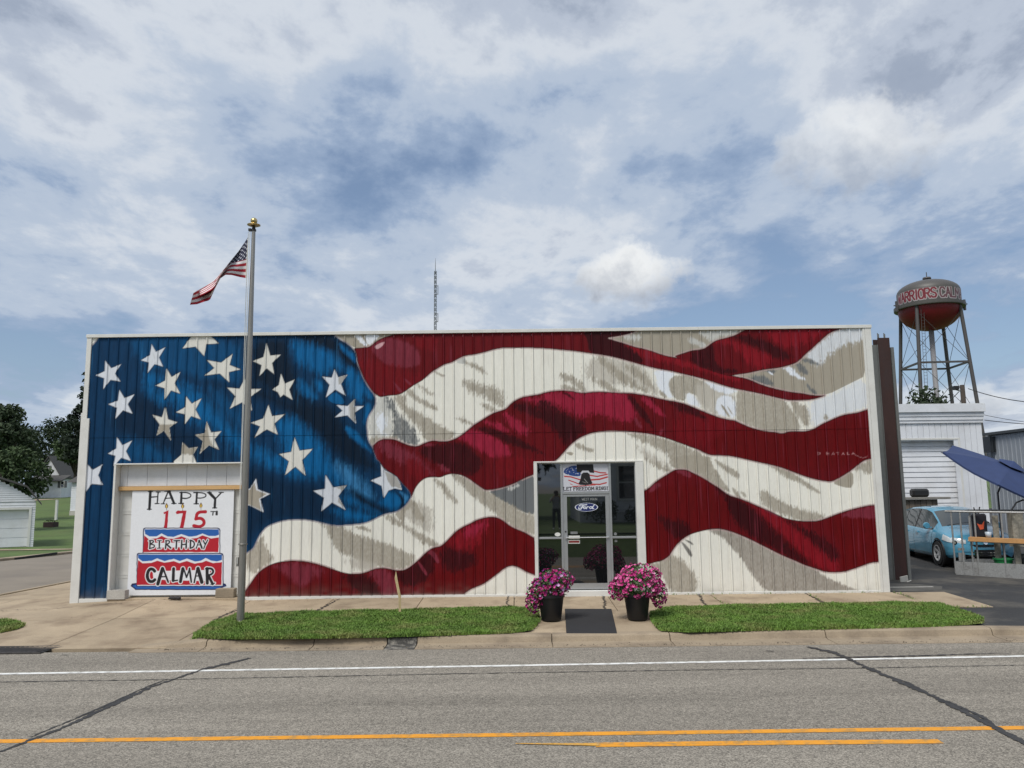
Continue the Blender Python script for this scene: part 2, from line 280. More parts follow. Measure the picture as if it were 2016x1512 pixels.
MURAL_SHADES = [
('blue','b_mid',60,[-9008,5981,-6435,5948,-6212,4886,-6857,4800,-7565,5090,-8267,5192,-8742,5386]),
('blue','b_dk',120,[-9320,4088,-8706,4707,-8420,4540,-7990,4256,-7742,3884,-7036,3509,-6650,3002,-7929,2972,-8644,3528,-9255,3764]),
('blue','b_dk',100,[-7143,4991,-6579,4797,-6372,4191,-6130,3842,-6596,4009,-7078,4524]),
('blue','b_br',110,[-8544,5149,-8260,5052,-8114,4909,-8294,4795,-8239,4631,-8026,4535,-8015,4303,-8230,4445,-8423,4610,-8527,4821]),
('blue','b_br',130,[-8008,4628,-7715,4811,-7431,4668,-7074,4431,-6709,3964,-6237,3614,-6175,3133,-6579,3549,-7053,3922,-7447,3973,-7810,4370]),
('blue','b_mid',120,[-7135,4804,-6855,4754,-6519,4424,-6185,4119,-6170,3682,-6594,3963,-6958,4429]),
('blue','b_mid',100,[-9109,3625,-8414,3525,-7826,3221,-7794,3016,-9074,3008]),
('blue','b_dk2',110,[-6133,4838,-5780,4671,-5498,4504,-5172,4408,-4618,4401,-4155,4279,-3917,3838,-3567,3467,-3218,3008,-3124,2755,-3787,2901,-4251,3316,-4602,3663,-4976,3943,-5352,4225,-5703,4414,-6053,4511]),
('blue','b_dk2',70,[-5120,5955,-4186,5943,-3678,5488,-3639,5228,-3472,4852,-3236,4500,-3234,4315,-3470,4735,-3636,5041,-3918,5232,-4034,5257,-4085,5493,-4412,5567,-4882,5762]),
('blue','b_dk2',100,[-6120,5825,-5211,5885,-5197,5342,-5002,4964,-4993,4638,-4572,4400,-5311,4409,-5900,4789,-6088,4884]),
('blue','b_br',90,[-5210,5814,-4741,5713,-4177,5470,-3940,5209,-3880,5079,-4172,5165,-4446,4992,-4868,5173,-5105,5364]),
('blue','b_br',60,[-3905,5197,-3636,5041,-3470,4759,-3306,4570,-3300,4408,-3467,4526,-3559,4481,-3465,4364,-3696,4413,-3885,4671]),
('blue','b_br',60,[-5001,4941,-4766,4775,-4551,4470,-4666,4448,-4853,4543,-4995,4708]),
('blue','b_br',60,[-4629,4890,-4349,4746,-4462,4631,-4555,4656]),
('blue','b_br',12,[-4343,4444,-4161,4609,-3974,4474,-3902,4311,-4155,4314]),
('blue','b_br',25,[-4113,5764,-3925,5644,-3677,5417,-3681,5229,-3828,5395,-4040,5563]),
('blue','b_br',25,[-3442,4352,-3349,4327,-3319,4154,-3425,3959,-3480,3822,-3473,4109]),
('blue','b_br',25,[-3898,3827,-3686,3732,-3476,3501,-3243,3156,-3474,3329,-3728,3515,-3892,3700]),
('blue','b_br',110,[-6063,3428,-5738,3288,-5387,3033,-5175,2779,-5267,2826,-5658,2921,-6051,3085,-6055,3200]),
('blue','b_br',110,[-5485,4041,-5163,4061,-4835,3803,-4600,3594,-4365,3294,-4106,2905,-3945,2833,-3713,2582,-4098,2485,-4398,2703,-4807,2640,-5126,2655,-5317,2985,-5282,3374,-5451,3673]),
('blue','b_lt',90,[-4154,3040,-3901,2923,-3671,2762,-3439,2466,-3324,2330,-3208,2194,-3435,2152,-3710,2357,-4010,2653]),
('blue','b_dk',90,[-6069,2926,-5652,2740,-5031,2518,-4393,2432,-4338,1983,-4106,1713,-4557,1673,-5102,1768,-5687,1641,-6121,1114,-6167,2452]),
('blue','b_br',80,[-3979,2203,-3663,2244,-3344,2151,-3046,1834,-3250,1881,-3546,2019,-3887,2090]),
('blue','b_br',60,[-4134,1969,-3657,1908,-3317,1815,-3136,1769,-3428,1672,-3881,1743,-4109,1846]),
('blue','b_br',50,[-2983,2348,-2665,2277,-2551,2097,-2663,1964,-2843,1932,-3161,2037,-3027,2192]),
('blue','b_dk2',50,[-3733,2402,-3367,2173,-3025,1968,-2842,1821,-3137,1880,-3433,2017,-3662,2177]),
('blue','b_dk2',15,[-2779,2357,-2551,2186,-2527,2029,-2662,1908,-2591,2120]),
('blue','b_lt',15,[-2666,2334,-2529,2276,-2442,2174,-2550,2019,-2551,2186]),
('red','r_ros',30,[-3343,5613,-3251,5742,-3019,5829,-2786,5807,-2506,5732,-2273,5564,-2179,5351,-2271,5141,-2664,5122,-3013,5221,-3201,5411]),
('red','r_mid',90,[-3641,5369,-3199,5270,-3012,5174,-2270,5071,-2084,4788,-2775,4518,-3098,4475,-3401,4758]),
('red','r_gl',6,[-3262,5643,-3134,5717,-3007,5750,-3076,5645,-3202,5564]),
('red','r_ros',8,[-2570,4906,-2373,4745,-2454,4734,-2547,4841]),
('red','r_ros',8,[-2847,4856,-2568,4573,-2683,4558,-2777,4750]),
('red','r_ros',8,[-3064,4602,-2983,4508,-3052,4498]),
('red','r_mid',60,[-2414,5897,-1818,5889,-1817,5464,-2087,5491]),
('red','r_dk',12,[1551,5917,1832,5985,2856,6043,2712,5879,2151,5768,2472,5634,2746,5501,2965,5146,2599,5244,2025,5380,1679,5432,1663,5727]),
('red','r_hi',40,[2449,5641,2747,5548,3069,5473,3549,5321,3983,5180,4573,4962,5118,4816,5089,4700,4659,4845,3978,5063,3406,5187,2924,5287,2745,5477]),
('red','r_dk',30,[4022,5461,4324,5492,4562,5642,4558,5056,5200,4978,4826,4866,4008,5133]),
('red','r_hi',60,[4551,5654,4798,5739,5503,5489,5934,5343,5757,5064,5615,4991,5302,5163,5089,5518]),
('red','r_dk',50,[4963,5779,5427,5797,5879,5602,6237,5386,6343,5221,6042,5201,5639,5441,5188,5658]),
('red','r_hi',60,[5666,5935,7288,5926,6808,5661,6241,5456,5930,5672]),
('red','r_mid',80,[3826,4183,5100,3730,5273,3363,4803,3073,4130,3263,3454,3430]),
('red','r_base2',60,[5091,3731,5990,3491,6795,3619,8076,4016,8042,2922,6846,2638,5498,2816,4604,3075,4276,3375]),
('red','r_ros2',50,[-1389,3465,-1183,3645,-977,3700,-771,3640,-452,3499,-225,3291,-91,3108,-342,3020,-683,3115,-1024,3323,-1184,3428]),
('red','r_ros2',40,[-769,3893,-563,3879,-335,3795,-108,3609,-268,3611,-564,3752]),
('red','r_ros2',50,[-286,4082,-103,4000,192,3766,327,3604,75,3584,-220,3840]),
('red','r_ros2',70,[527,4431,782,4539,1197,4550,1518,4495,1886,4525,2483,4488,2682,4243,2787,3942,2509,3830,2100,3927,1738,4093,1458,3912,1141,4100,801,4289]),
('red','r_ros2',60,[39,4367,247,4423,545,4407,932,4195,1318,3982,1157,3961,702,4151,360,4294]),
('red','r_dk',60,[503,4362,800,4242,1186,4030,1502,3819,1543,3636,1356,3432,1124,3275,947,3528,634,3945,499,4108]),
('red','r_dk',35,[-976,3723,-679,3758,-336,3635,51,3470,345,3307,684,3098,457,3169,-111,3324,-566,3569]),
('red','r_dk',50,[-124,4184,-31,4310,176,4319,359,4225,609,4106,1155,3869,1380,3683,1260,3433,922,3643,469,3947,127,4089]),
('red','r_dk',30,[2505,4465,2664,4405,2972,3986,3165,3628,3031,3709,2701,4104]),
('red','r_dk',15,[1012,4536,1196,4504,1330,4340,1217,4399]),
('red','r_dk',15,[2940,4413,3077,4376,3164,4237]),
('red','r_dk',40,[3396,4315,3941,4193,4098,4099,4405,3808,4069,3949,3707,4069,3507,4233]),
('red','r_ros2',30,[2802,4403,2985,4389,3208,4190,3426,3888,3201,4006,2979,4216]),
('red','r_ros',25,[2695,3943,2871,3711,2778,3667,2691,3805]),
('red','r_ros',25,[3231,3570,3327,3706,3349,3660,3275,3523]),
('red','r_dk',50,[-2280,3304,-1595,3410,-1184,3416,-1002,3232,-775,2979,-913,2664,-1368,2670,-2005,2994]),
('red','r_ros',60,[-3200,3429,-2995,3484,-2765,3389,-2398,3180,-2078,2949,-1813,2697,-2077,2678,-2533,2909,-2992,3164]),
('red','r_ros',20,[-2121,3359,-1984,3414,-1801,3344,-2052,3324]),
('red','r_ros',30,[-1834,2956,-1686,2898,-1481,2759,-1686,2750]),
('red','r_mid',60,[-2553,3089,-2096,2948,-1959,2652,-2231,2565,-2505,2816]),
('red','r_mid',60,[-570,3066,319,3056,313,2693,-120,2563,-459,2725]),
('red','r_base2',80,[-784,1631,-289,1581,326,1264,314,474,-164,676,-703,332,-1373,35,-2264,45,-2043,521,-1148,621]),
('red','r_ros',70,[-5501,712,-5076,784,-4716,747,-4331,590,-4487,515,-4618,374,-4770,201,-4884,268,-5066,401,-5296,600]),
('red','r_base2',60,[-6087,150,-5545,690,-5249,556,-4859,181,-4528,351,-3904,497,-3743,212,-3739,-5,-6083,20]),
('red','r_ros',60,[-3368,557,-3078,642,-2876,574,-2717,397,-2692,-16,-3026,-12,-3096,293]),
('red','r_dk',50,[-3927,531,-3457,515,-3276,403,-3073,227,-3070,-12,-3630,146]),
('red','r_dk',40,[-2831,613,-2652,571,-2384,656,-2071,938,-1811,1023,-1913,411,-2470,199,-2695,397]),
('red','r_ros',12,[-1966,1029,-1842,968,-1741,759,-1797,711,-1909,892,-2056,982]),
('red','r_ros',12,[-2257,808,-2155,719,-2043,565,-2016,451,-2088,500,-2200,676]),
('red','r_hi',90,[-1506,1284,-1325,1437,-1032,1589,-738,1675,-649,1630,-786,1365,-967,1102,-1281,973,-1461,1085]),
('red','r_ros2',60,[-1235,1436,-964,1589,-693,1663,-717,1541,-920,1367,-1146,1281]),
('red','r_dk',70,[-1730,1110,-1371,1018,-1013,926,-924,728,-1372,514,-1685,627]),
('red','r_base2',60,[2781,2249,3203,2345,4111,2447,4725,2059,4751,1658,4515,1417,3838,1314,3372,879,2767,640]),
('red','r_ros',20,[2940,2281,3093,2441,3207,2457,3249,2367,3088,2302,2972,2224]),
('red','r_ros',20,[3534,2717,3739,2740,3950,2647,3889,2551,3800,2586,3623,2673]),
('red','r_dk',60,[3024,1766,3401,1629,3759,1580,3860,1314,3607,1162,3389,1319]),
('red','r_dk',40,[4293,2467,4556,2285,4996,2056,5212,1875,5445,1606,5417,1098,4970,1545,4755,1747,4680,2060]),
('red','r_hi',50,[4789,2103,5233,1964,5486,1650,5954,1202,6418,758,6713,493,7044,446,7137,838,6549,1417,5933,1623,5452,1850]),
('red','r_dk',60,[4745,2126,5186,1942,5483,1606,5971,1114,6495,561,6104,718,5150,1233,4937,1457,4745,1658]),
('red','r_dk',60,[5911,1634,6154,1554,6761,1238,7182,837,7035,642,6528,1086,6102,1444]),
('red','r_base2',60,[6827,1568,7356,1762,8018,1910,8015,653,7380,486,7116,532,7190,969]),
('red','r_ros',25,[7103,1665,7653,1837,8063,1910,8038,1566,7683,1625]),
('red','r_ros',10,[5507,1839,5923,1638,5801,1664,5538,1789]),
('white','T',4,[-4282,6039,-2601,6018,-3019,5810,-3205,5765,-3389,5614,-3761,5595]),
('white','B',15,[-3731,5937,-3626,5936,-3413,5696,-3459,5631,-3612,5770]),
('white','B',15,[-3487,5934,-3090,5929,-3274,5742,-3389,5637,-3462,5815]),
('white','Wg',80,[-3259,4500,-2867,4495,-2767,3572,-2995,3506,-3291,3327,-3433,3695,-3392,4062]),
('white','G',50,[-3051,4463,-2867,4484,-2749,4147,-2541,3960,-2333,3728,-2194,3360,-2445,3329,-2675,3468,-2835,3482,-2770,3917,-2910,4195]),
('white','T',30,[-3407,3488,-3225,3578,-3087,3530,-2767,3572,-2675,3468,-2995,3518,-3223,3429,-3291,3327]),
('white','B',40,[-3207,4014,-3048,4150,-2953,3896,-3043,3667,-2904,3574,-3134,3645]),
('white','T',40,[-2793,4471,-2540,4549,-2515,4260,-2354,4188,-2054,4000,-1687,3766,-1503,3672,-1320,3624,-1504,3443,-1686,3411,-2052,3415,-2237,3772,-2514,4029,-2723,4308]),
('white','T',40,[-2540,4596,-2379,4629,-2286,4465,-2055,4358,-1825,4228,-1756,4112,-2055,4231,-2332,4373]),
('white','T',35,[-2311,4756,-2218,4767,-2056,4625,-1848,4495,-2010,4497]),
('white','T',20,[-1895,5066,-1618,4946,-1664,4900,-1872,5007]),
('white','Wg',12,[-1409,5247,-1177,5390,-1131,5256,-1178,5198]),
('white','T',35,[-1201,5292,-946,5206,-738,5098,-647,4934,-901,5065,-1155,5186]),
('white','T',60,[-1225,4847,-948,4786,-718,4690,-442,4652,-305,4487,-285,4140,-491,4246,-720,4411,-996,4531,-1180,4661]),
('white','T',40,[-859,4320,-583,4236,-423,4130,-538,4085,-722,4157]),
('white','T',40,[-1388,3981,-1136,3931,-953,3814,-1045,3793,-1320,3888]),
('white','T',45,[975,4972,1205,4934,1410,4815,1611,4545,1473,4547,1293,4735,1041,4808]),
('white','T',30,[1039,4703,1268,4654,1496,4535,1013,4576]),
('white','T2',90,[1651,5256,1955,5381,2277,5307,2507,5257,2919,5135,3048,4865,3222,4583,3377,4419,3035,4481,2717,4624,2468,4732,2166,4643,1799,4717,1596,4883]),
('white','T',45,[1815,5348,2046,5321,2316,5060,2587,4870,2811,4681,3035,4493,2716,4566,2354,4780,2039,5064]),
('white','T',45,[1711,4881,1985,4784,2256,4595,2392,4512,2116,4527,1890,4646]),
('white','T',45,[2457,5152,2778,5078,3001,4842,3153,4584,2949,4680,2658,4916]),
('white','T',15,[3469,4720,3578,4870,3855,4889,4105,4809,4354,4709,4553,4544,4404,4291,4396,4106,4262,4177,4089,4434,3908,4482,3854,4298,3603,4324,3474,4557]),
('white','B',20,[3170,5050,3605,4963,3625,4892,3482,4766,3485,4557,3625,4312,3354,4431,3225,4653]),
('white','T',15,[3256,4560,3379,4465,3466,4349,3307,4397]),
('white','B',20,[3885,4494,4087,4387,4237,4131,3987,4192,3854,4298]),
('white','T2',50,[4086,4782,4994,4538,5009,3915,4643,3919,4104,4133]),
('white','B',25,[4287,4744,4559,4671,5013,4550,5020,4468,4823,4425,4552,4521,4419,4615]),
('white','B',20,[4572,4358,4781,4413,4983,4307,5004,4053,4939,3893,4871,3894,4721,4103,4824,3883,4511,4013]),
('white','T',6,[4646,4219,4723,4149,4850,3940,4814,3906,4676,4126]),
('white','T',6,[4771,4194,4846,4101,4920,3962,4875,3986]),
('white','T',20,[5019,4573,5267,4489,5720,4390,6093,4293,6273,4038,6417,3783,6451,3588,6222,3568,6036,3502,5857,3550,5495,3611,5093,3776,4973,3892]),
('white','T',40,[6207,4281,6443,4208,6621,4126,6675,3895,6638,3666,6480,3691,6379,3899]),
('white','Wb',60,[6629,4264,7070,4351,8043,4826,8058,4085,7385,3932,6725,3597,6679,3964]),
('white','T',20,[6949,3892,7022,3960,7083,3844,6987,3777]),
('white','T',4,[4988,4887,6408,5150,7115,5751,7592,5958,8083,6023,8045,4849,7569,4623,7060,4379,6728,4378,6048,4502,5282,4790]),
('white','Wb',60,[7593,5982,8083,6023,8069,5669,7634,5556,7349,5442,7104,5234,6953,5026,6710,5193,6626,5322,7114,5740]),
('white','G',20,[6526,5195,6691,5263,7002,5072,6887,5073,6661,5146]),
('white','G',20,[6360,5127,6544,5124,6713,4866,6529,4868]),
('white','B',20,[6078,5037,6310,5057,6437,4869,6636,4750,6476,4752,6210,4919]),
('white','G',30,[5239,4837,5746,4854,5915,4597,5597,4647,5371,4731]),
('white','G',20,[5683,4972,5984,4991,5908,4876,5750,4924]),
('white','B',10,[5752,4959,5842,4923,5906,4841,5816,4877]),
('white','G',15,[6586,4681,6740,4563,6890,4399,6731,4424]),
('white','T',4,[2082,5768,2525,5857,2856,6043,5410,6010,5208,5859,4816,5722,4462,5585,4319,5476,3853,5393,3641,5311,3365,5352,2495,5633]),
('white','Wg',40,[2478,5834,2711,5855,2941,5781,2752,5701,2522,5751]),
('white','Wg',20,[3973,5792,4144,5719,4394,5597,4319,5481,4139,5601,3977,5615]),
('white','Wg',40,[4151,5884,4338,5905,5152,5954,5052,5813,4703,5770,4512,5655,4355,5763]),
('white','G',8,[-666,2311,-394,2375,39,2516,449,2692,435,1751,98,1833,-171,1992,-464,2152]),
('white','Wg',25,[-281,2363,60,2449,-8,2382,-190,2317]),
('white','T',30,[-1504,2703,-1232,2655,-915,2448,-689,2311,-419,2140,-126,1980,98,1833,435,1751,427,1263,-20,1456,-288,1614,-467,1772,-691,1942,-916,2123,-1142,2294,-1368,2566]),
('white','T',40,[-1891,2617,-1686,2547,-1505,2287,-1301,2072,-1369,2028,-1595,2209,-1777,2436]),
('white','T2',50,[-2365,2196,-2138,2025,-1900,1866,-1899,1355,-2181,1513,-2385,1693,-2589,1762,-2579,1963]),
('white','T',30,[-2365,2162,-2206,2003,-2046,1645,-2182,1647,-2340,1737]),
('white','T',40,[-2974,1834,-2724,1764,-2361,1471,-2045,1324,-1708,1132,-1865,1072,-2000,1102,-2270,1282,-2542,1506,-2814,1643]),
('white','T',40,[-4489,1661,-4194,1591,-3923,1566,-3740,1442,-3468,1306,-3017,1213,-2836,1145,-2520,965,-2296,940,-2317,743,-2518,625,-2652,582,-2966,640,-3100,664,-3414,623,-3641,867,-3958,980,-4187,1203,-4260,1492]),
('white','T2',60,[-3911,870,-3416,821,-3100,664,-3413,558,-3638,648]),
('white','T',25,[-3697,1552,-3426,1549,-3244,1436,-3470,1483]),
('white','T',30,[-3023,1823,-2841,1654,-2795,1609,-2955,1766]),
('white','T',40,[-5885,1134,-5723,1375,-5674,1220,-5531,976,-5448,843,-5613,724,-5789,605,-5943,519,-6112,872,-6094,982]),
('white','T',15,[-2775,1842,-2381,2207,-2346,1960,-2549,1873,-2525,1628,-2661,1696]),
('white','T',40,[2433,3579,2775,3587,3228,3490,3633,3359,4213,3080,4366,2942,4352,2626,3654,2724,3437,2998,3173,3217,2904,3334,2657,3451]),
('white','T2',60,[2697,3291,2943,3163,3209,2978,3519,2760,3424,2637,3091,2844,2868,2960]),
('white','T',25,[1274,3353,1490,3321,1783,3199,1668,3121,1442,3215]),
('white','T',12,[1065,3158,1282,3164,1245,3058]),
('white','T',40,[2864,3014,3132,2887,3411,2770,3441,2669,3262,2716,2996,2900]),
('white','T',15,[3593,3063,4319,3054,4400,2827,4568,2554,4801,2226,4644,2250,4337,2433,3984,2640,3806,2732,3513,2769,3393,2906]),
('white','W',12,[4349,2952,4429,2962,4577,2734,4702,2508,4572,2622]),
('white','T',25,[4429,2973,4716,2812,4992,2662,5006,2493,4754,2653,4535,2814]),
('white','T',15,[4785,2361,4916,2258,5030,2067,4886,2113]),
('white','T',15,[4961,2269,5148,2166,5130,2043]),
('white','T',25,[5639,2812,5953,2752,6173,2648,6434,2465,6737,2260,6830,2136,6599,2228,6296,2433,6030,2526,5859,2686]),
('white','T',45,[5416,2241,5607,2217,5910,2001,6128,1887,6482,1794,6804,1724,6818,1602,6512,1550,6244,1570,5981,1678,5673,1792,5459,1984]),
('white','T',8,[7039,2402,7320,2556,7555,2689,7532,2284,7325,2294]),
('white','T',35,[7556,2700,7866,2922,8139,2941,8126,2761,7862,2550,7713,2676]),
('white','T',40,[2894,626,3098,706,3373,890,3549,811,3806,568,3995,282,3895,23,3362,29,3133,444]),
('white','G2',8,[3614,1158,3738,1073,3875,873,3837,775,3691,1007]),
('white','G2',8,[3687,1201,3875,1133,3905,1044,3763,1138]),
('white','Td',25,[4243,1365,4402,1407,4531,1412,4752,1352,5147,1183,5626,935,6582,520,6835,317,7137,184,7503,28,7499,-37,5495,-15,5194,367,4946,752,4737,1040,4523,1240,4442,1285]),
('star','T',30,[-8250,3913,-7788,3885,-7725,3517,-8276,3523]),
('star','T',30,[-7342,3673,-7190,3901,-7054,3945,-6994,3600,-6942,3439,-6730,3299,-7207,3214]),
('star','T',30,[-7632,3493,-7215,3396,-7344,3193,-7620,3219]),
('star','Sg',20,[-4101,5094,-3867,4997,-3910,4764,-4072,4766]),
('star','Sg',20,[-3811,4391,-3650,4435,-3653,3858,-3805,4021]),
('star','Sg',20,[-4098,2474,-3848,2471,-3861,1922,-4023,2114,-3982,2360]),
('star','T',4,[-5931,2562,-5880,2382,-5639,2300,-5817,2190,-5752,1932,-6017,2058,-6244,2076,-6068,2226,-6164,2373,-6017,2406]),
('star','Sg',15,[-2988,2777,-2828,2718,-2713,2638,-2644,2513,-2621,2389,-2848,2437,-2940,2596]),
]
MURAL_STARS = [
('SB',1,[-9464,5384,-9098,5297,-9088,4898,-9472,4728,-9665,5046]),
('SB',1,[-8412,5760,-8093,5685,-8125,5233,-8471,5089,-8649,5385]),
('SW',0,[-7484,6175,-7098,6170,-7089,5956,-6860,5759,-7139,5744,-7186,5468,-7393,5688,-7695,5651,-7475,5961]),
('SW',1,[-6535,5500,-6336,5145,-6581,4848,-7149,5014,-7117,5371]),
('SW',1,[-8034,5178,-7723,5096,-7701,4601,-8046,4466,-8266,4794]),
('SW',1,[-6218,4944,-5846,4683,-6038,4187,-6547,4239,-6630,4728]),
('SB',1,[-9100,4695,-8751,4595,-8769,4150,-9155,4039,-9336,4377]),
('SW',1,[-7559,4530,-7210,4479,-7206,4004,-7563,3894,-7774,4173]),
('SW',1,[-8019,4292,-7738,3942,-7868,3537,-8186,3655,-8311,4122]),
('SW',1,[-7065,3945,-6723,3723,-6758,3304,-7190,3225,-7306,3649]),
('SW',0,[-7597,3481,-7453,3342,-7249,3374,-7349,3204,-7243,2964,-7780,2970,-7773,3061,-7608,3207]),
('SB',1,[-9097,3613,-8748,3540,-8753,3077,-9140,2963,-9283,3249]),
('SB',0,[-9880,3084,-9751,3025,-9605,2887,-9383,3010,-9476,2761,-9356,2545,-9609,2571,-9735,2398,-9837,2382]),
('SW',1,[-5748,5738,-5421,5474,-5555,5030,-5888,4994,-6052,5334]),
('SW',0,[-5397,5021,-5298,4800,-5074,4895,-5202,4664,-5120,4430,-5326,4553,-5394,4492,-5455,4608,-5577,4668,-5436,4771]),
('SW',1,[-5666,4321,-5279,4097,-5432,3632,-5958,3576,-6051,3910]),
('SB',1,[-4166,5125,-3874,4985,-3905,4508,-4350,4479,-4445,4953]),
('SB',1,[-3685,4424,-3480,4260,-3653,3858,-4138,4014,-4109,4297]),
('SW',1,[-5047,3565,-4635,3297,-4781,2704,-5237,2725,-5387,3192]),
('SB',1,[-4325,2702,-3848,2471,-3861,1922,-4400,1905,-4589,2356]),
('SB',0,[-5896,2652,-5851,2404,-5571,2299,-5783,2189,-5706,1898,-6017,2046,-6244,2071,-6068,2226,-6164,2373,-6018,2428]),
('SB',0,[-3081,2936,-2988,2799,-2828,2718,-2713,2638,-2644,2513,-2598,2355,-2757,2391,-2904,2348,-3004,2180,-3053,2450,-3304,2573,-3066,2665]),
]
MURAL_SIGNATURE = [
[6779,3091,6785,3032],
[6773,3091,6840,3076,6831,3045,6785,3032],
[6983,3088,6984,3034],
[7038,3088,7034,3033],
[6982,3059,7036,3063],
[7102,3032,7133,3086,7157,3032],
[7112,3050,7153,3050],
[7205,3081,7264,3085],
[7235,3083,7234,3031],
[7329,3030,7355,3079,7379,3029],
[7339,3048,7371,3047],
[7445,3078,7444,3028,7492,3030],
[7546,3027,7581,3077,7623,3022,7706,2976,7795,2952,7876,2974,7893,2991],
[7561,3045,7602,3045],
]
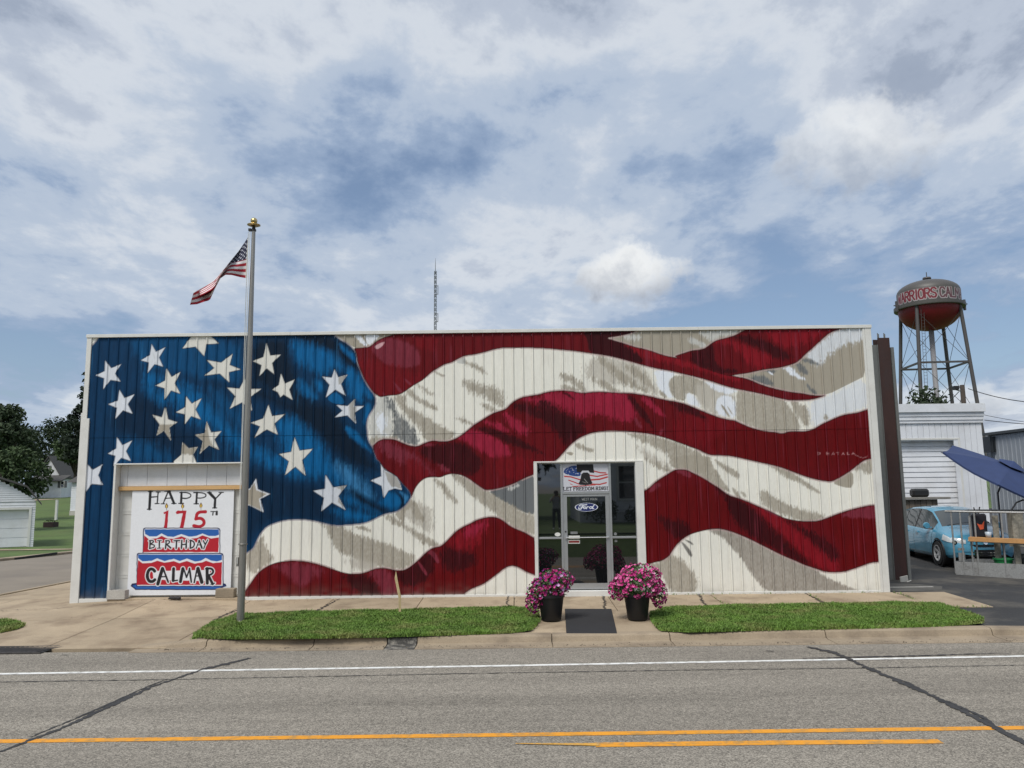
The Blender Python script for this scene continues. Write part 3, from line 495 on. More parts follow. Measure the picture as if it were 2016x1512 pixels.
# painted birthday board: (kind, colour, stroke width mm, outline mm)
BOARD_PAINT = [
('L','k',34,[-8348,2383,-8351,1989]),
('L','k',18,[-8170,2372,-8180,2113]),
('L','k',16,[-8341,2256,-8172,2267]),
('L','k',14,[-8398,2386,-8297,2384]),
('L','k',14,[-8396,1987,-8305,1986]),
('L','k',14,[-8216,2374,-8124,2373]),
('L','k',14,[-8226,2112,-8134,2111]),
('L','k',18,[-7947,2371,-8043,2107]),
('L','k',32,[-7915,2378,-7797,2114]),
('L','k',14,[-8002,2225,-7865,2234]),
('L','k',14,[-8091,2106,-8008,2105]),
('L','k',14,[-7848,2110,-7747,2108]),
('L','k',14,[-8017,2384,-7888,2382]),
('L','k',28,[-7636,2352,-7637,2112]),
('L','k',16,[-7675,2352,-7515,2355,-7421,2313,-7423,2252,-7520,2215,-7624,2229]),
('L','k',14,[-7692,2110,-7582,2109]),
('L','k',26,[-7285,2343,-7290,2099]),
('L','k',16,[-7358,2349,-7170,2347,-7072,2305,-7085,2248,-7187,2220,-7280,2228]),
('L','k',14,[-7341,2097,-7240,2096]),
('L','k',36,[-7004,2340,-6866,2207]),
('L','k',18,[-6729,2342,-6861,2200]),
('L','k',30,[-6864,2207,-6867,2008]),
('L','k',14,[-7050,2345,-6959,2344]),
('L','k',14,[-6784,2347,-6683,2346]),
('L','k',14,[-6913,2000,-6821,1999]),
('P','red',0,[-8026,1913,-7914,1961,-7924,1552,-8004,1553,-7979,1885,-8015,1872]),
('P','red',0,[-7747,1916,-7703,1950,-7501,1947,-7559,1548,-7643,1549,-7590,1885,-7727,1873]),
('L','red',40,[-7072,1916,-7259,1909,-7283,1760]),
('L','red',40,[-7287,1760,-7169,1777,-7093,1713,-7099,1628,-7195,1575,-7326,1608]),
('P','flm',0,[-7968,2127,-7928,2061,-7935,2016,-7962,2005,-7990,2016,-7999,2062]),
('L','fly',14,[-7965,2068,-7963,2027]),
('L','flm',6,[-7962,2009,-7960,1959]),
('P','flm',0,[-7600,2116,-7561,2050,-7568,2005,-7595,1994,-7623,2005,-7632,2051]),
('L','fly',14,[-7598,2057,-7596,2016]),
('L','flm',6,[-7595,1998,-7593,1949]),
('P','flm',0,[-7184,2129,-7144,2063,-7152,2018,-7179,2007,-7207,2019,-7215,2064]),
('L','fly',14,[-7181,2070,-7180,2030]),
('L','flm',6,[-7179,2012,-7177,1962]),
('L','k',14,[-6951,1919,-6850,1918]),
('L','k',16,[-6898,1918,-6906,1842]),
('L','k',15,[-6827,1926,-6829,1845]),
('L','k',15,[-6804,1926,-6806,1845]),
('P','nvy',0,[-8686,293,-8659,344,-8581,358,-6634,337,-6554,315,-6532,266,-6652,223,-6707,184,-8572,204,-8620,244]),
('P','blu',0,[-8645,297,-8556,327,-6656,307,-6575,275,-6698,233,-6731,207,-8551,226,-8598,261]),
('P','nvy',0,[-8456,1012,-8473,1517,-8466,1558,-8426,1575,-6781,1557,-6739,1539,-6719,1498,-6700,993]),
('P','w',0,[-8433,1012,-8450,1506,-8445,1540,-8411,1555,-6792,1537,-6756,1522,-6739,1487,-6720,993]),
('P','red',0,[-8440,1414,-8335,1323,-8142,1335,-8042,1392,-7902,1327,-7765,1321,-7597,1378,-7423,1313,-7242,1334,-7119,1390,-6922,1321,-6745,1342,-6746,1016,-8448,1034]),
('P','blu',0,[-8442,1539,-6757,1521,-6743,1400,-6833,1369,-6970,1375,-7120,1433,-7244,1383,-7425,1362,-7599,1427,-7767,1366,-7904,1372,-8045,1443,-8156,1382,-8315,1377,-8421,1432]),
('P','nvy',0,[-8558,279,-8585,960,-8579,1001,-8538,1018,-6687,998,-6644,980,-6625,939,-6599,258]),
('P','w',0,[-8537,296,-8562,947,-8558,981,-8523,995,-6699,975,-6664,960,-6647,926,-6623,276]),
('P','red',0,[-8548,858,-8444,786,-8240,797,-8118,844,-7956,794,-7742,827,-7604,781,-7447,828,-7263,768,-7105,793,-7016,832,-6855,773,-6656,793,-6650,294,-8556,314]),
('P','blu',0,[-8555,982,-6662,962,-6658,842,-6766,812,-6903,831,-7030,890,-7129,829,-7265,813,-7450,881,-7606,825,-7745,880,-7958,829,-8120,893,-8242,837,-8447,834,-8551,907]),
('L','w',40,[-8297,1287,-8297,1115]),
('L','w',36,[-8320,1283,-8238,1291,-8213,1255,-8289,1211]),
('L','w',36,[-8289,1211,-8192,1188,-8198,1134,-8306,1113]),
('L','w',40,[-8087,1280,-8084,1120]),
('L','w',32,[-8133,1285,-8042,1284]),
('L','w',32,[-8129,1116,-8043,1119]),
('L','w',40,[-7934,1283,-7942,1111]),
('L','w',36,[-7950,1279,-7864,1282,-7852,1233,-7937,1194]),
('L','w',40,[-7919,1198,-7824,1117]),
('L','w',36,[-7763,1277,-7631,1280]),
('L','w',40,[-7699,1276,-7701,1109]),
('L','w',40,[-7581,1284,-7583,1110]),
('L','w',40,[-7477,1287,-7478,1109]),
('L','w',36,[-7582,1190,-7477,1198]),
('L','w',40,[-7385,1282,-7382,1108]),
('L','w',38,[-7399,1282,-7325,1268,-7286,1200,-7319,1125,-7387,1108]),
('L','w',36,[-7189,1279,-7250,1106]),
('L','w',42,[-7189,1279,-7118,1105]),
('L','w',32,[-7226,1177,-7140,1181]),
('L','w',38,[-7098,1274,-7049,1189]),
('L','w',36,[-6998,1286,-7061,1157,-7077,1095]),
('L','w',60,[-8163,614,-8211,663,-8283,655,-8324,572,-8324,472,-8274,390,-8192,380,-8149,424]),
('L','w',40,[-7989,665,-8070,331]),
('L','w',64,[-7989,665,-8033,502,-8077,331]),
('L','w',44,[-7973,665,-7846,368]),
('L','w',38,[-8044,485,-7897,490]),
('L','w',58,[-7739,663,-7736,400]),
('L','w',40,[-7745,393,-7641,405]),
('L','w',60,[-7531,661,-7572,374]),
('L','w',42,[-7512,656,-7441,474]),
('L','w',40,[-7376,663,-7436,474]),
('L','w',44,[-7381,663,-7327,362]),
('L','w',42,[-7208,657,-7263,353]),
('L','w',66,[-7190,657,-7092,360]),
('L','w',36,[-7238,494,-7125,497]),
('L','w',60,[-6986,655,-6969,337]),
('L','w',46,[-7009,655,-6896,663,-6834,600,-6868,534,-6971,500]),
('L','w',54,[-6953,508,-6846,318]),
('L','w',34,[-6886,309,-6801,335]),
('P','w',0,[-8274,1238,-7055,1236,-7074,1124,-8258,1137]),
('P','w',0,[-8209,615,-6917,623,-6930,380,-8177,427]),
('L','k',20,[-8297,1287,-8297,1115]),
('L','k',16,[-8320,1283,-8238,1291,-8213,1255,-8289,1211]),
('L','k',16,[-8289,1211,-8192,1188,-8198,1134,-8306,1113]),
('L','k',20,[-8087,1280,-8084,1120]),
('L','k',12,[-8133,1285,-8042,1284]),
('L','k',12,[-8129,1116,-8043,1119]),
('L','k',20,[-7934,1283,-7942,1111]),
('L','k',16,[-7950,1279,-7864,1282,-7852,1233,-7937,1194]),
('L','k',20,[-7919,1198,-7824,1117]),
('L','k',16,[-7763,1277,-7631,1280]),
('L','k',20,[-7699,1276,-7701,1109]),
('L','k',20,[-7581,1284,-7583,1110]),
('L','k',20,[-7477,1287,-7478,1109]),
('L','k',16,[-7582,1190,-7477,1198]),
('L','k',20,[-7385,1282,-7382,1108]),
('L','k',18,[-7399,1282,-7325,1268,-7286,1200,-7319,1125,-7387,1108]),
('L','k',16,[-7189,1279,-7250,1106]),
('L','k',22,[-7189,1279,-7118,1105]),
('L','k',12,[-7226,1177,-7140,1181]),
('L','k',18,[-7098,1274,-7049,1189]),
('L','k',16,[-6998,1286,-7061,1157,-7077,1095]),
('L','k',40,[-8163,614,-8211,663,-8283,655,-8324,572,-8324,472,-8274,390,-8192,380,-8149,424]),
('L','k',20,[-7989,665,-8070,331]),
('L','k',44,[-7989,665,-8033,502,-8077,331]),
('L','k',24,[-7973,665,-7846,368]),
('L','k',18,[-8044,485,-7897,490]),
('L','k',38,[-7739,663,-7736,400]),
('L','k',20,[-7745,393,-7641,405]),
('L','k',40,[-7531,661,-7572,374]),
('L','k',22,[-7512,656,-7441,474]),
('L','k',20,[-7376,663,-7436,474]),
('L','k',24,[-7381,663,-7327,362]),
('L','k',22,[-7208,657,-7263,353]),
('L','k',46,[-7190,657,-7092,360]),
('L','k',16,[-7238,494,-7125,497]),
('L','k',40,[-6986,655,-6969,337]),
('L','k',26,[-7009,655,-6896,663,-6834,600,-6868,534,-6971,500]),
('L','k',34,[-6953,508,-6846,318]),
('L','k',14,[-6886,309,-6801,335]),
]
# ------------------------------------------------------------------ materials
M_PAINT = mat('mural_paint', rough=.55, var=.05, scale=1.6, fine=38, fvar=.05, bump=.12, bscale=70, spec=.18, attr='paint', stretch=(1, 1, .22))
M_PRINT = mat('printed_paint', rough=.5, var=.03, scale=3, fine=60, bump=.05, attr='paint')
M_TRIM = mat('white_trim', lin(212, 211, 206), .5, .05, 2, 40, bump=.06, dirt=(.42, .40, .36), dscale=3.2, damt=.22)
M_WHITE = mat('white_siding', lin(216, 218, 222), .55, .06, 1.5, 30, bump=.08, dirt=(.45, .44, .42), dscale=2.2, damt=.25, rnd=.03)
M_ALU = mat('aluminium_frame', (.52, .53, .54), .38, .06, 4, 50, bump=.03, metal=.75)
M_GLASS = mat('dark_window_glass', (.006, .007, .008), .02, 0, bump=0, ior=2.1)
M_CONC = mat('concrete', lin(164, 147, 123), .85, .16, 1.1, 55, .18, bump=.5, dirt=lin(104, 86, 68), dscale=1.3, damt=.6, rnd=.08)
M_KERB = mat('kerb_concrete', lin(152, 137, 116), .85, .14, 1.6, 60, .2, bump=.6, dirt=lin(92, 80, 68), dscale=1.5, damt=.55)
M_LUMBER = mat('raw_lumber', lin(196, 158, 108), .7, .12, 3, 60, bump=.2, stretch=(.25, 1, 1))
M_BLACK = mat('black_plastic', (.012, .012, .013), .45, .1, 4, 40, bump=.05)
M_DARK = mat('dark_interior', (.02, .02, .02), .9, bump=0)
M_ROOF = mat('roof_shingle', (.07, .068, .066), .9, .2, 3, 40, bump=.4)

# ------------------------------------------------------------------ ground, road, pavements
def ground_z(Y):
    xs = (-400, -14, -13.4, -4, 0, 12, 34, 70, 122, 220, 1600); zs = (1.2, .55, -.30, -.30, -.30, -.36, -.75, .4, 2.3, 4.0, 5.0)
    return float(np.interp(Y, xs, zs))
M_GRASS = mat('lawn', (.075, .12, .026), .9, .28, .5, 16, .35, bump=.8, bscale=30, dirt=(.10, .11, .035), dscale=.35, damt=.4)
M_SOIL = mat('verge_soil', (.055, .075, .022), .95, .3, 3, 40, bump=.8)
gm = MB(); ys = [-400, -200, -60, -30, -22, -18, -16, -14, -13.4, -12, -8, -4, 0, 4, 8, 12, 18, 24, 34, 45, 58, 70, 85, 100, 122, 150, 220, 400, 800, 1600]; xs = [-1600, -600, -200, -90, -50, -30, -15, 0, 15, 30, 60, 200, 600, 1600]
gm.add([(x, y, ground_z(y)-(.06 if -14 < y < 0 else 0)) for y in ys for x in xs], [(j*len(xs)+i, j*len(xs)+i+1, (j+1)*len(xs)+i+1, (j+1)*len(xs)+i) for j in range(len(ys)-1) for i in range(len(xs)-1)])
tag(gm.build('ground', M_GRASS, smooth=True), kind='structure')

def road_material():
    m = bpy.data.materials.new('road_asphalt'); m.use_nodes = True; nt = m.node_tree; N = nt.nodes; L = nt.links.new; p = N['Principled BSDF']; p.inputs['Roughness'].default_value = .92; p.inputs['Specular IOR Level'].default_value = .25
    g = N.new('ShaderNodeNewGeometry')
    def noise(s, d, st=(1, 1, 1)):
        mp = N.new('ShaderNodeMapping'); L(g.outputs['Position'], mp.inputs[0]); mp.inputs['Scale'].default_value = st
        n = N.new('ShaderNodeTexNoise'); L(mp.outputs[0], n.inputs['Vector']); n.inputs['Scale'].default_value = s; n.inputs['Detail'].default_value = d; n.inputs['Roughness'].default_value = .65; return n.outputs[0]
    def vor(s):
        n = N.new('ShaderNodeTexVoronoi'); L(g.outputs['Position'], n.inputs['Vector']); n.inputs['Scale'].default_value = s; return n
    def mr(x, a, b, lo, hi):
        n = N.new('ShaderNodeMapRange'); L(x, n.inputs[0])
        for i, q in enumerate((a, b, lo, hi)): n.inputs[i+1].default_value = q
        return n.outputs[0]
    def mm(op, a, b):
        n = N.new('ShaderNodeMath'); n.operation = op
        for i, q in enumerate((a, b)):
            if isinstance(q, (int, float)): n.inputs[i].default_value = q
            else: L(q, n.inputs[i])
        return n.outputs[0]
    v = vor(78); chips = N.new('ShaderNodeSeparateColor'); L(v.outputs['Color'], chips.inputs[0])
    v2 = vor(170); chips2 = N.new('ShaderNodeSeparateColor'); L(v2.outputs['Color'], chips2.inputs[0])
    f = mm('MULTIPLY', mr(chips.outputs[0], 0, 1, .52, 1.48), mr(chips2.outputs[0], 0, 1, .68, 1.32))
    f = mm('MULTIPLY', f, mr(noise(.55, 6, (.16, 1.7, 1)), .3, .7, .80, 1.18))          # wheel paths along the road
    f = mm('MULTIPLY', f, mr(noise(9, 5), .3, .7, .9, 1.1))
    f = mm('MULTIPLY', f, mr(noise(1.6, 7, (.12, 2.2, 1)), .56, .72, 1., .78))
    sc = N.new('ShaderNodeVectorMath'); sc.operation = 'SCALE'; sc.inputs[0].default_value = lin(135, 129, 119); L(f, sc.inputs['Scale']); L(sc.outputs[0], p.inputs['Base Color'])
    b = N.new('ShaderNodeBump'); b.inputs['Strength'].default_value = .7; b.inputs['Distance'].default_value = .006; L(mm('ADD', v.outputs['Distance'], noise(120, 2)), b.inputs['Height']); L(b.outputs[0], p.inputs['Normal'])
    return m
M_ROAD = road_material()
rd = MB(); rd.add([(-90, -13.2, -.25), (90, -13.2, -.25), (90, -4.50, -.25), (-90, -4.50, -.25)], [(0, 1, 2, 3)])
road = tag(rd.build('road', M_ROAD), kind='structure')
M_SIDE = mat('side_street_asphalt', lin(128, 119, 107), .95, .14, .7, 50, .22, bump=.6, dirt=lin(112, 104, 96), dscale=.5, damt=.5)
ss = MB(); yy = [-4.5, 0, 6, 12, 20, 34, 52, 70, 95, 125]; ss.add([(x, y, ground_z(y)+.05) for y in yy for x in (-22, -13.35)], [(2*i, 2*i+1, 2*i+3, 2*i+2) for i in range(len(yy)-1)])
tag(ss.build('side_street', M_SIDE), kind='structure')
# painted lines and tar seams lie on the road as thin sheets
def ribbon(pts, w, z, wob=0., seed=1):
    r = random.Random(seed); m = MB(); P = []; stp = .045 if wob else .12
    for (a, b) in zip(pts[:-1], pts[1:]):
        n = max(1, int((Vector(b)-Vector(a)).length/stp)); P += [Vector(a).lerp(Vector(b), k/n) for k in range(n)]
    P.append(Vector(pts[-1])); ww = w if isinstance(w, list) else [w, w]; vs = []
    for i, q in enumerate(P):
        d = (P[min(i+1, len(P)-1)]-P[max(i-1, 0)]).normalized(); n = Vector((-d.y, d.x, 0)); t = i/(len(P)-1)*(len(ww)-1); k = min(int(t), len(ww)-2); wd = ww[k]*(1-t+k)+ww[k+1]*(t-k)
        o = n*r.uniform(-wob, wob); e = wd*(1+r.uniform(-1, 1)*(.55 if wob else .02))/2
        vs += [(*(q+o+n*e).xy, z), (*(q+o-n*e).xy, z)]
    return m.add(vs, [(2*i, 2*i+1, 2*i+3, 2*i+2) for i in range(len(P)-1)])
def g2(px, py): p = gp(px, py, -.25); return Vector((p.x, p.y, 0))
M_WLINE = mat('white_road_paint', lin(226, 226, 222), .7, .05, 3, 70, .12, bump=.3, dirt=lin(135, 131, 122), dscale=9, damt=.75)
M_YLINE = mat('yellow_road_paint', lin(222, 150, 36), .7, .06, 3, 70, .14, bump=.3, dirt=lin(135, 118, 82), dscale=10, damt=.7)
M_TAR = mat('tar_seam', (.035, .034, .034), .7, .25, 6, 40, bump=.3)
ribbon([(-60, -6.9, 0), (-7.53, -6.07, 0), (-.11, -5.87, 0), (7.57, -5.58, 0), (60, -4.75, 0)], .105, -.246).build('edge_line', M_WLINE, road)
ribbon([(-60, -9.9, 0), (-5.45, -9.27, 0), (-.09, -9.22, 0), (5.32, -9.15, 0), (60, -8.4, 0)], .125, -.246).build('centre_line', M_YLINE, road)
ribbon([tuple(g2(1172, 1467)), tuple(g2(1500, 1463)), tuple(g2(1852, 1460))], [.14, .14, .13], -.246).build('centre_dash', M_YLINE, road)
ribbon([tuple(g2(1015, 1465)), tuple(g2(1180, 1467))], [.02, .09], -.242).build('centre_dash', mat('worn_yellow_paint', lin(200, 150, 62), .8, .2, 8, 60, .3, bump=.2, dirt=lin(150, 140, 116), dscale=20, damt=.8), road)
for k, (pp, w, wb) in enumerate([
    ([(0, 1481), (120, 1435), (300, 1352), (400, 1318)], [.05, .05, .09, .06, .05], .012), ([(400, 1318), (440, 1309), (492, 1296)], [.11, .12, .09], .01), ([(60, 1452), (180, 1402), (300, 1348), (330, 1337)], [.02, .03, .03, .02], .01),
    ([(-40, 1344), (300, 1339), (900, 1327), (1350, 1320), (1700, 1316), (2060, 1309)], .022, .006), ([(1590, 1274), (1640, 1285), (1668, 1297)], [.10, .12, .08], .01), ([(1668, 1297), (1705, 1314), (1830, 1368), (1950, 1428), (2040, 1476)], [.06, .09, .07, .08, .07], .014),
    ([(1740, 1328), (1790, 1346), (1830, 1368)], [.02, .04, .03], .01), ([(1826, 1367), (1880, 1388), (1930, 1410), (1956, 1427)], [.03, .04, .05, .04], .012), ([(1580, 1297), (1800, 1292), (1960, 1287), (1990, 1288)], [.02, .05, .05, .02], .006),
    ([(560, 1277), (640, 1271)], [.03, .02], .008), ([(120, 1290), (134, 1291)], .02, .004), ([(1508, 1282), (1524, 1284)], .03, .004)]):
    ribbon([tuple(g2(*q)) for q in pp], w, -.2445+.0006*k, wb, k).build('tar_seam', M_TAR, road)

# kerb in cast lengths, gutter pan included
kerb = tag(MB().box((-5.9, -4.5, -.33), (14, -3.95, -.27)).build('kerb', M_KERB), kind='structure')
M_KSTAIN = mat('stained_kerb', (.07, .066, .06), .9, .5, 7, 40, .5, bump=.9, dirt=lin(170, 164, 152), dscale=7, damt=.7)
def kerb_seg(x0, x1, h0, h1, y0=0., y1=0.):
    m = MB(); vs = []
    for x, h, o in ((x0, h0, y0), (x1, h1, y1)):
        t = -.25+h; vs += [(x, -3.90+o, -.29), (x, -3.90+o, t), (x, -4.07+o, t-.006), (x, -4.115+o, t-.03), (x, -4.15+o, -.25+.16*h), (x, -4.22+o, -.238), (x, -4.56+o*.3, -.243), (x, -4.56+o*.3, -.29)]
    n = 8; m.add(vs, [tuple(range(n))[::-1], tuple(range(n, 2*n))]+[(i, (i+1) % n, n+(i+1) % n, n+i) for i in range(n)]); m.build('kerb_length', M_KSTAIN if abs(x0+2.2) < .1 else M_KERB, kerb)
kx = [-6.4, -5.25, -3.45, -2.22, -1.72, .55, 2.55, 5.2, 8.05, 10.2, 13.9]; kh = [.03, .13, .145, .145, .145, .13, .13, .145, .145, .10, .06]
for i in range(len(kx)-1): kerb_seg(kx[i]+.008, kx[i+1]-.008, kh[i], kh[i+1], .02*kx[i], .02*kx[i+1])
# dark scorched patch with cracked surface on the kerb face
# pavement slabs
pave = tag(MB().add([(-13.3, -4.4, -.33), (-6, -4.4, -.33), (-6, -4.0, -.26), (12, -4.0, -.26), (12, .3, -.12), (-13.3, .3, -.20)], [(0, 1, 2, 5), (5, 2, 3, 4)]).build('pavement', mat('joint_dirt', (.055, .047, .036), .95, .3, 6, 40)), kind='structure')
def pz(x, y):
    t = max(0., -y); z = -.035*t                                   # falls to the street
    if x < -5.6: z = -.02-.05*t+(.06 if -9.2 < x < -6 else 0)*max(0, 1-t/1.2)
    if x < -9.2: z -= .035*(-9.2-x)
    return z
def slab(x0, x1, y0, y1, sk=0., g=.008):
    P = [(x0+g, y0+g), (x1-g, y0+g), (x1-g+sk, y1-g), (x0+g+sk, y1-g)]; m = MB(); n = 4; tops = []
    for (x, y) in P: tops.append((x, y, pz(x, y)))
    m.add([(x, y, z-.09) for x, y, z in tops]+tops, [(3, 2, 1, 0), (4, 5, 6, 7)]+[(i, (i+1) % 4, 4+(i+1) % 4, 4+i) for i in range(4)]); return m.build('slab', M_CONC, pave)
jx = [-5.9, -4.06, -2.1, -.1, 1.95, 4.2, 6.3, 8.25]
for a, b in zip(jx[:-1], jx[1:]): slab(a, b, -1.85, -.0, 0)
slab(8.25, 9.35, -1.85, -.02)
for a, b in ((-.2, 1.55), (1.55, 2.95)): slab(a, b, -3.89, -1.85)
slab(-5.9, -4.8, -3.89, -1.85)
for a, b in zip([-13.3, -11.9, -9.95, -8.0, -5.9][:-1], [-11.9, -9.95, -8.0, -5.9]):
    slab(a, b, -1.85, -.02 if a > -9.96 else 1.2); slab(a, b, -4.3, -1.85)
for a, b in ((1.2, 4), (4, 7), (7, 11), (11, 16)):
    m = MB(); m.add([(x, y, z+d) for d in (-.1, 0) for x, y, z in ((-13.3, a+.01, ground_z(a)+.14), (-10, a+.01, ground_z(a)+.2), (-10, b-.01, ground_z(b)+.2), (-13.3, b-.01, ground_z(b)+.14))], [(3, 2, 1, 0), (4, 5, 6, 7)]+[(i, (i+1) % 4, 4+(i+1) % 4, 4+i) for i in range(4)]); m.build('slab', M_CONC, pave)
# worn drive entrance between the kerb and the yard
tag(MB().add([(10.3, -3.8, -.142), (40, -3.8, -.142), (40, -2.7, -.1035), (11.6, -2.7, -.1035)], [(0, 1, 2, 3)]).build('drive_entrance', mat('worn_asphalt', lin(126, 121, 112), .95, .25, 1.6, 50, .35, bump=.6, dirt=(.05, .05, .05), dscale=1.3, damt=.7)), kind='structure')
# cracks in the pavement
M_CRACK = mat('crack_dirt', (.05, .04, .03), .95, .3, 8, 60)
def crack(pxs, w, seed):
    m = ribbon([tuple((lambda q: Vector((q.x, q.y, 0)))(gp(x, y, -.06))) for x, y in pxs], w, 0, .03, seed)
    m.v = [(x, y, pz(x, y)+.0035) for x, y, z in m.v]; m.build('crack', M_CRACK, pave)
for k, (pxs, w) in enumerate([([(612, 1210), (640, 1196), (668, 1184)], [.08, .05, .03]), ([(620, 1186), (668, 1182)], [.01, .03]), ([(1390, 1195), (1379, 1180), (1374, 1172)], .05), ([(1623, 1190), (1600, 1179), (1582, 1172)], [.06, .05, .02]),
    ([(1008, 1203), (998, 1190), (1001, 1177)], .03), ([(1192, 1208), (1190, 1190), (1186, 1172)], .04), ([(0, 1197), (140, 1196), (240, 1193)], .02), ([(420, 1214), (455, 1203), (470, 1199)], [.04, .06, .05]), ([(1800, 1180), (1760, 1172), (1745, 1170)], .03)]): crack(pxs, w, 40+k)

# grit and leaf litter lying in the gutter and along the wall foot
r = random.Random(17); lt_ = MB()
for k in range(1100):
    if k < 700: x, y = r.uniform(-6, 12), -4.5+abs(r.gauss(0, .11))+.02*0; z = -.238
    elif k < 900: x, y = r.uniform(-9, 8), -.03-abs(r.gauss(0, .05)); z = pz(x, y)
    else: x, y = r.uniform(-9, 8), r.uniform(-1.8, -.1); z = pz(x, y)
    s = r.uniform(.004, .016); a = r.random()*6; lt_.add([(x+s*math.cos(a), y+s*math.sin(a), z), (x+s*math.cos(a+2.1), y+s*math.sin(a+2.1), z), (x+s*math.cos(a+4.2), y+s*math.sin(a+4.2), z), (x, y, z+s*r.uniform(.3, .9))], [(0, 1, 3), (1, 2, 3), (2, 0, 3)])
tag(lt_.build('litter', mat('grit', (.10, .08, .055), .95, .5, 3, 9)), 'small grit and leaf litter in the gutter and along the wall', 'litter', kind='stuff')
# verges: soil bed and grass blades
VERGE = [[(374, 1254), (392, 1236), (430, 1215), (560, 1211), (700, 1208), (900, 1203), (1050, 1199), (1064, 1215), (1058, 1228), (1040, 1243), (900, 1248), (700, 1253), (520, 1256)],
         [(1283, 1204), (1400, 1198), (1600, 1195), (1830, 1190), (1880, 1200), (1950, 1224), (1880, 1231), (1700, 1236), (1500, 1239), (1310, 1244), (1284, 1229)],
         [(-60, 1222), (0, 1216), (30, 1220), (52, 1226), (20, 1234), (-60, 1241)]]
def vz(x, y): return pz(x, y) if x < -5.6 else -.02-.022*max(0., -y)
M_BLADE = mat('grass_blades', (.12, .215, .030), .7, .35, 2.2, 25, .4, bump=0, dirt=(.27, .25, .09), dscale=1.6, damt=.6)
def in_poly(P, poly): return sdf(P, poly, cut=.01) > 0
def blades(name, polys, per, hgt, label, seed, zf, w0=.010):
    r = np.random.default_rng(seed); allv = []; nb = 0
    for po in polys:
        lo, hi = po.min(0), po.max(0); n = int(per*(hi-lo).prod()); P = lo+(hi-lo)*r.random((n, 2)); ed = sdf(P, po, cut=.2)
        P = P[(ed > -.05*r.random(n)**2) & (ed > -1)]; n = len(P)
        clump = vnoise(P[:, 0]*1.6+50, P[:, 1]*1.6+50, seed)+.5*vnoise(P[:, 0]*5+50, P[:, 1]*5+50, seed+1)
        ok = clump+.35*r.random(n) > .38; P = P[ok]; clump = clump[ok]; n = len(P); h = hgt*(.35+.5*clump)*(.5+.7*r.random(n)); a = r.random(n)*2*math.pi; le = h*(.25+.75*r.random(n)); w = w0*(.6+.8*r.random(n)); a2 = r.random(n)*math.pi
        z = np.array([zf(x, y) for x, y in P]); c, s = np.cos(a), np.sin(a); wx, wy = np.cos(a2)*w, np.sin(a2)*w
        v = np.empty((n, 5, 3)); mx, my = P[:, 0]+c*le*.35, P[:, 1]+s*le*.35
        v[:, 0] = np.stack([P[:, 0]-wx, P[:, 1]-wy, z], 1); v[:, 1] = np.stack([P[:, 0]+wx, P[:, 1]+wy, z], 1)
        v[:, 2] = np.stack([mx+wx*.8, my+wy*.8, z+h*.6], 1); v[:, 3] = np.stack([mx-wx*.8, my-wy*.8, z+h*.6], 1); v[:, 4] = np.stack([P[:, 0]+c*le, P[:, 1]+s*le, z+h], 1)
        allv.append(v); nb += n
    V = np.concatenate(allv).reshape(-1, 3); base = np.arange(nb)[:, None]*5
    f4 = (base+np.array([[0, 1, 2, 3]])); f3 = base+np.array([[3, 2, 4]])
    me = bpy.data.meshes.new(name); me.from_pydata(V.tolist(), [], f4.tolist()+f3.tolist()); o = link(name, me, M_BLADE)
    return tag(o, label, 'grass', kind='stuff')
vp = []
for po in VERGE:
    q = np.array([(lambda g: (g.x, g.y))(gp(x, y, -.09)) for x, y in po]); vp.append(chaikin(q, 1))
    m = MB(); m.add([(x, y, vz(x, y)-.005) for x, y in vp[-1]], [tuple(range(len(vp[-1])))]); tag(m.build('verge', M_SOIL), kind='structure')
for (x0, x1, y0, y1) in ((-5.9, .3, -1.90, -1.80), (2.7, 9.3, -1.90, -1.80), (8.2, 8.32, -1.8, -.1), (4.17, 4.23, -1.8, -.4), (6.27, 6.34, -1.8, -.3), (-.14, -.06, -1.85, -1.2), (3, 8, -.06, -.02)): vp.append(np.array([(x0, y0), (x1, y0), (x1, y1), (x0, y1)]))
blades('grass', vp[:3], 7600, .078, 'short green grass growing on the verge beside the kerb', 5, vz, .0075)
tag(blades('weeds', vp[3:], 420, .07, 'sparse weeds growing from the pavement joints', 6, lambda x, y: pz(x, y)-.01, .007), cat='weeds')

# yard of dark patched asphalt right of the mural wall
def lot_z(y): return -.014+.034*y if y > 0 else -.014-.035*(-y)
M_LOT = mat('yard_asphalt', (.030, .030, .031), .85, .35, .8, 45, .4, bump=.6, dirt=lin(112, 106, 96), dscale=.9, damt=.5)
m = MB(); yy = [-3.86, -1.85, 0, 4, 9, 16, 30]; x0s = [7.6, 7.6, 8.1, 8.1, 8.1, 8.1, 8.1]; m.add([(x, y, lot_z(y)) for y, xa in zip(yy, x0s) for x in (xa, 40)], [(2*i, 2*i+1, 2*i+3, 2*i+2) for i in range(len(yy)-1)])
tag(m.build('yard', M_LOT), kind='structure')

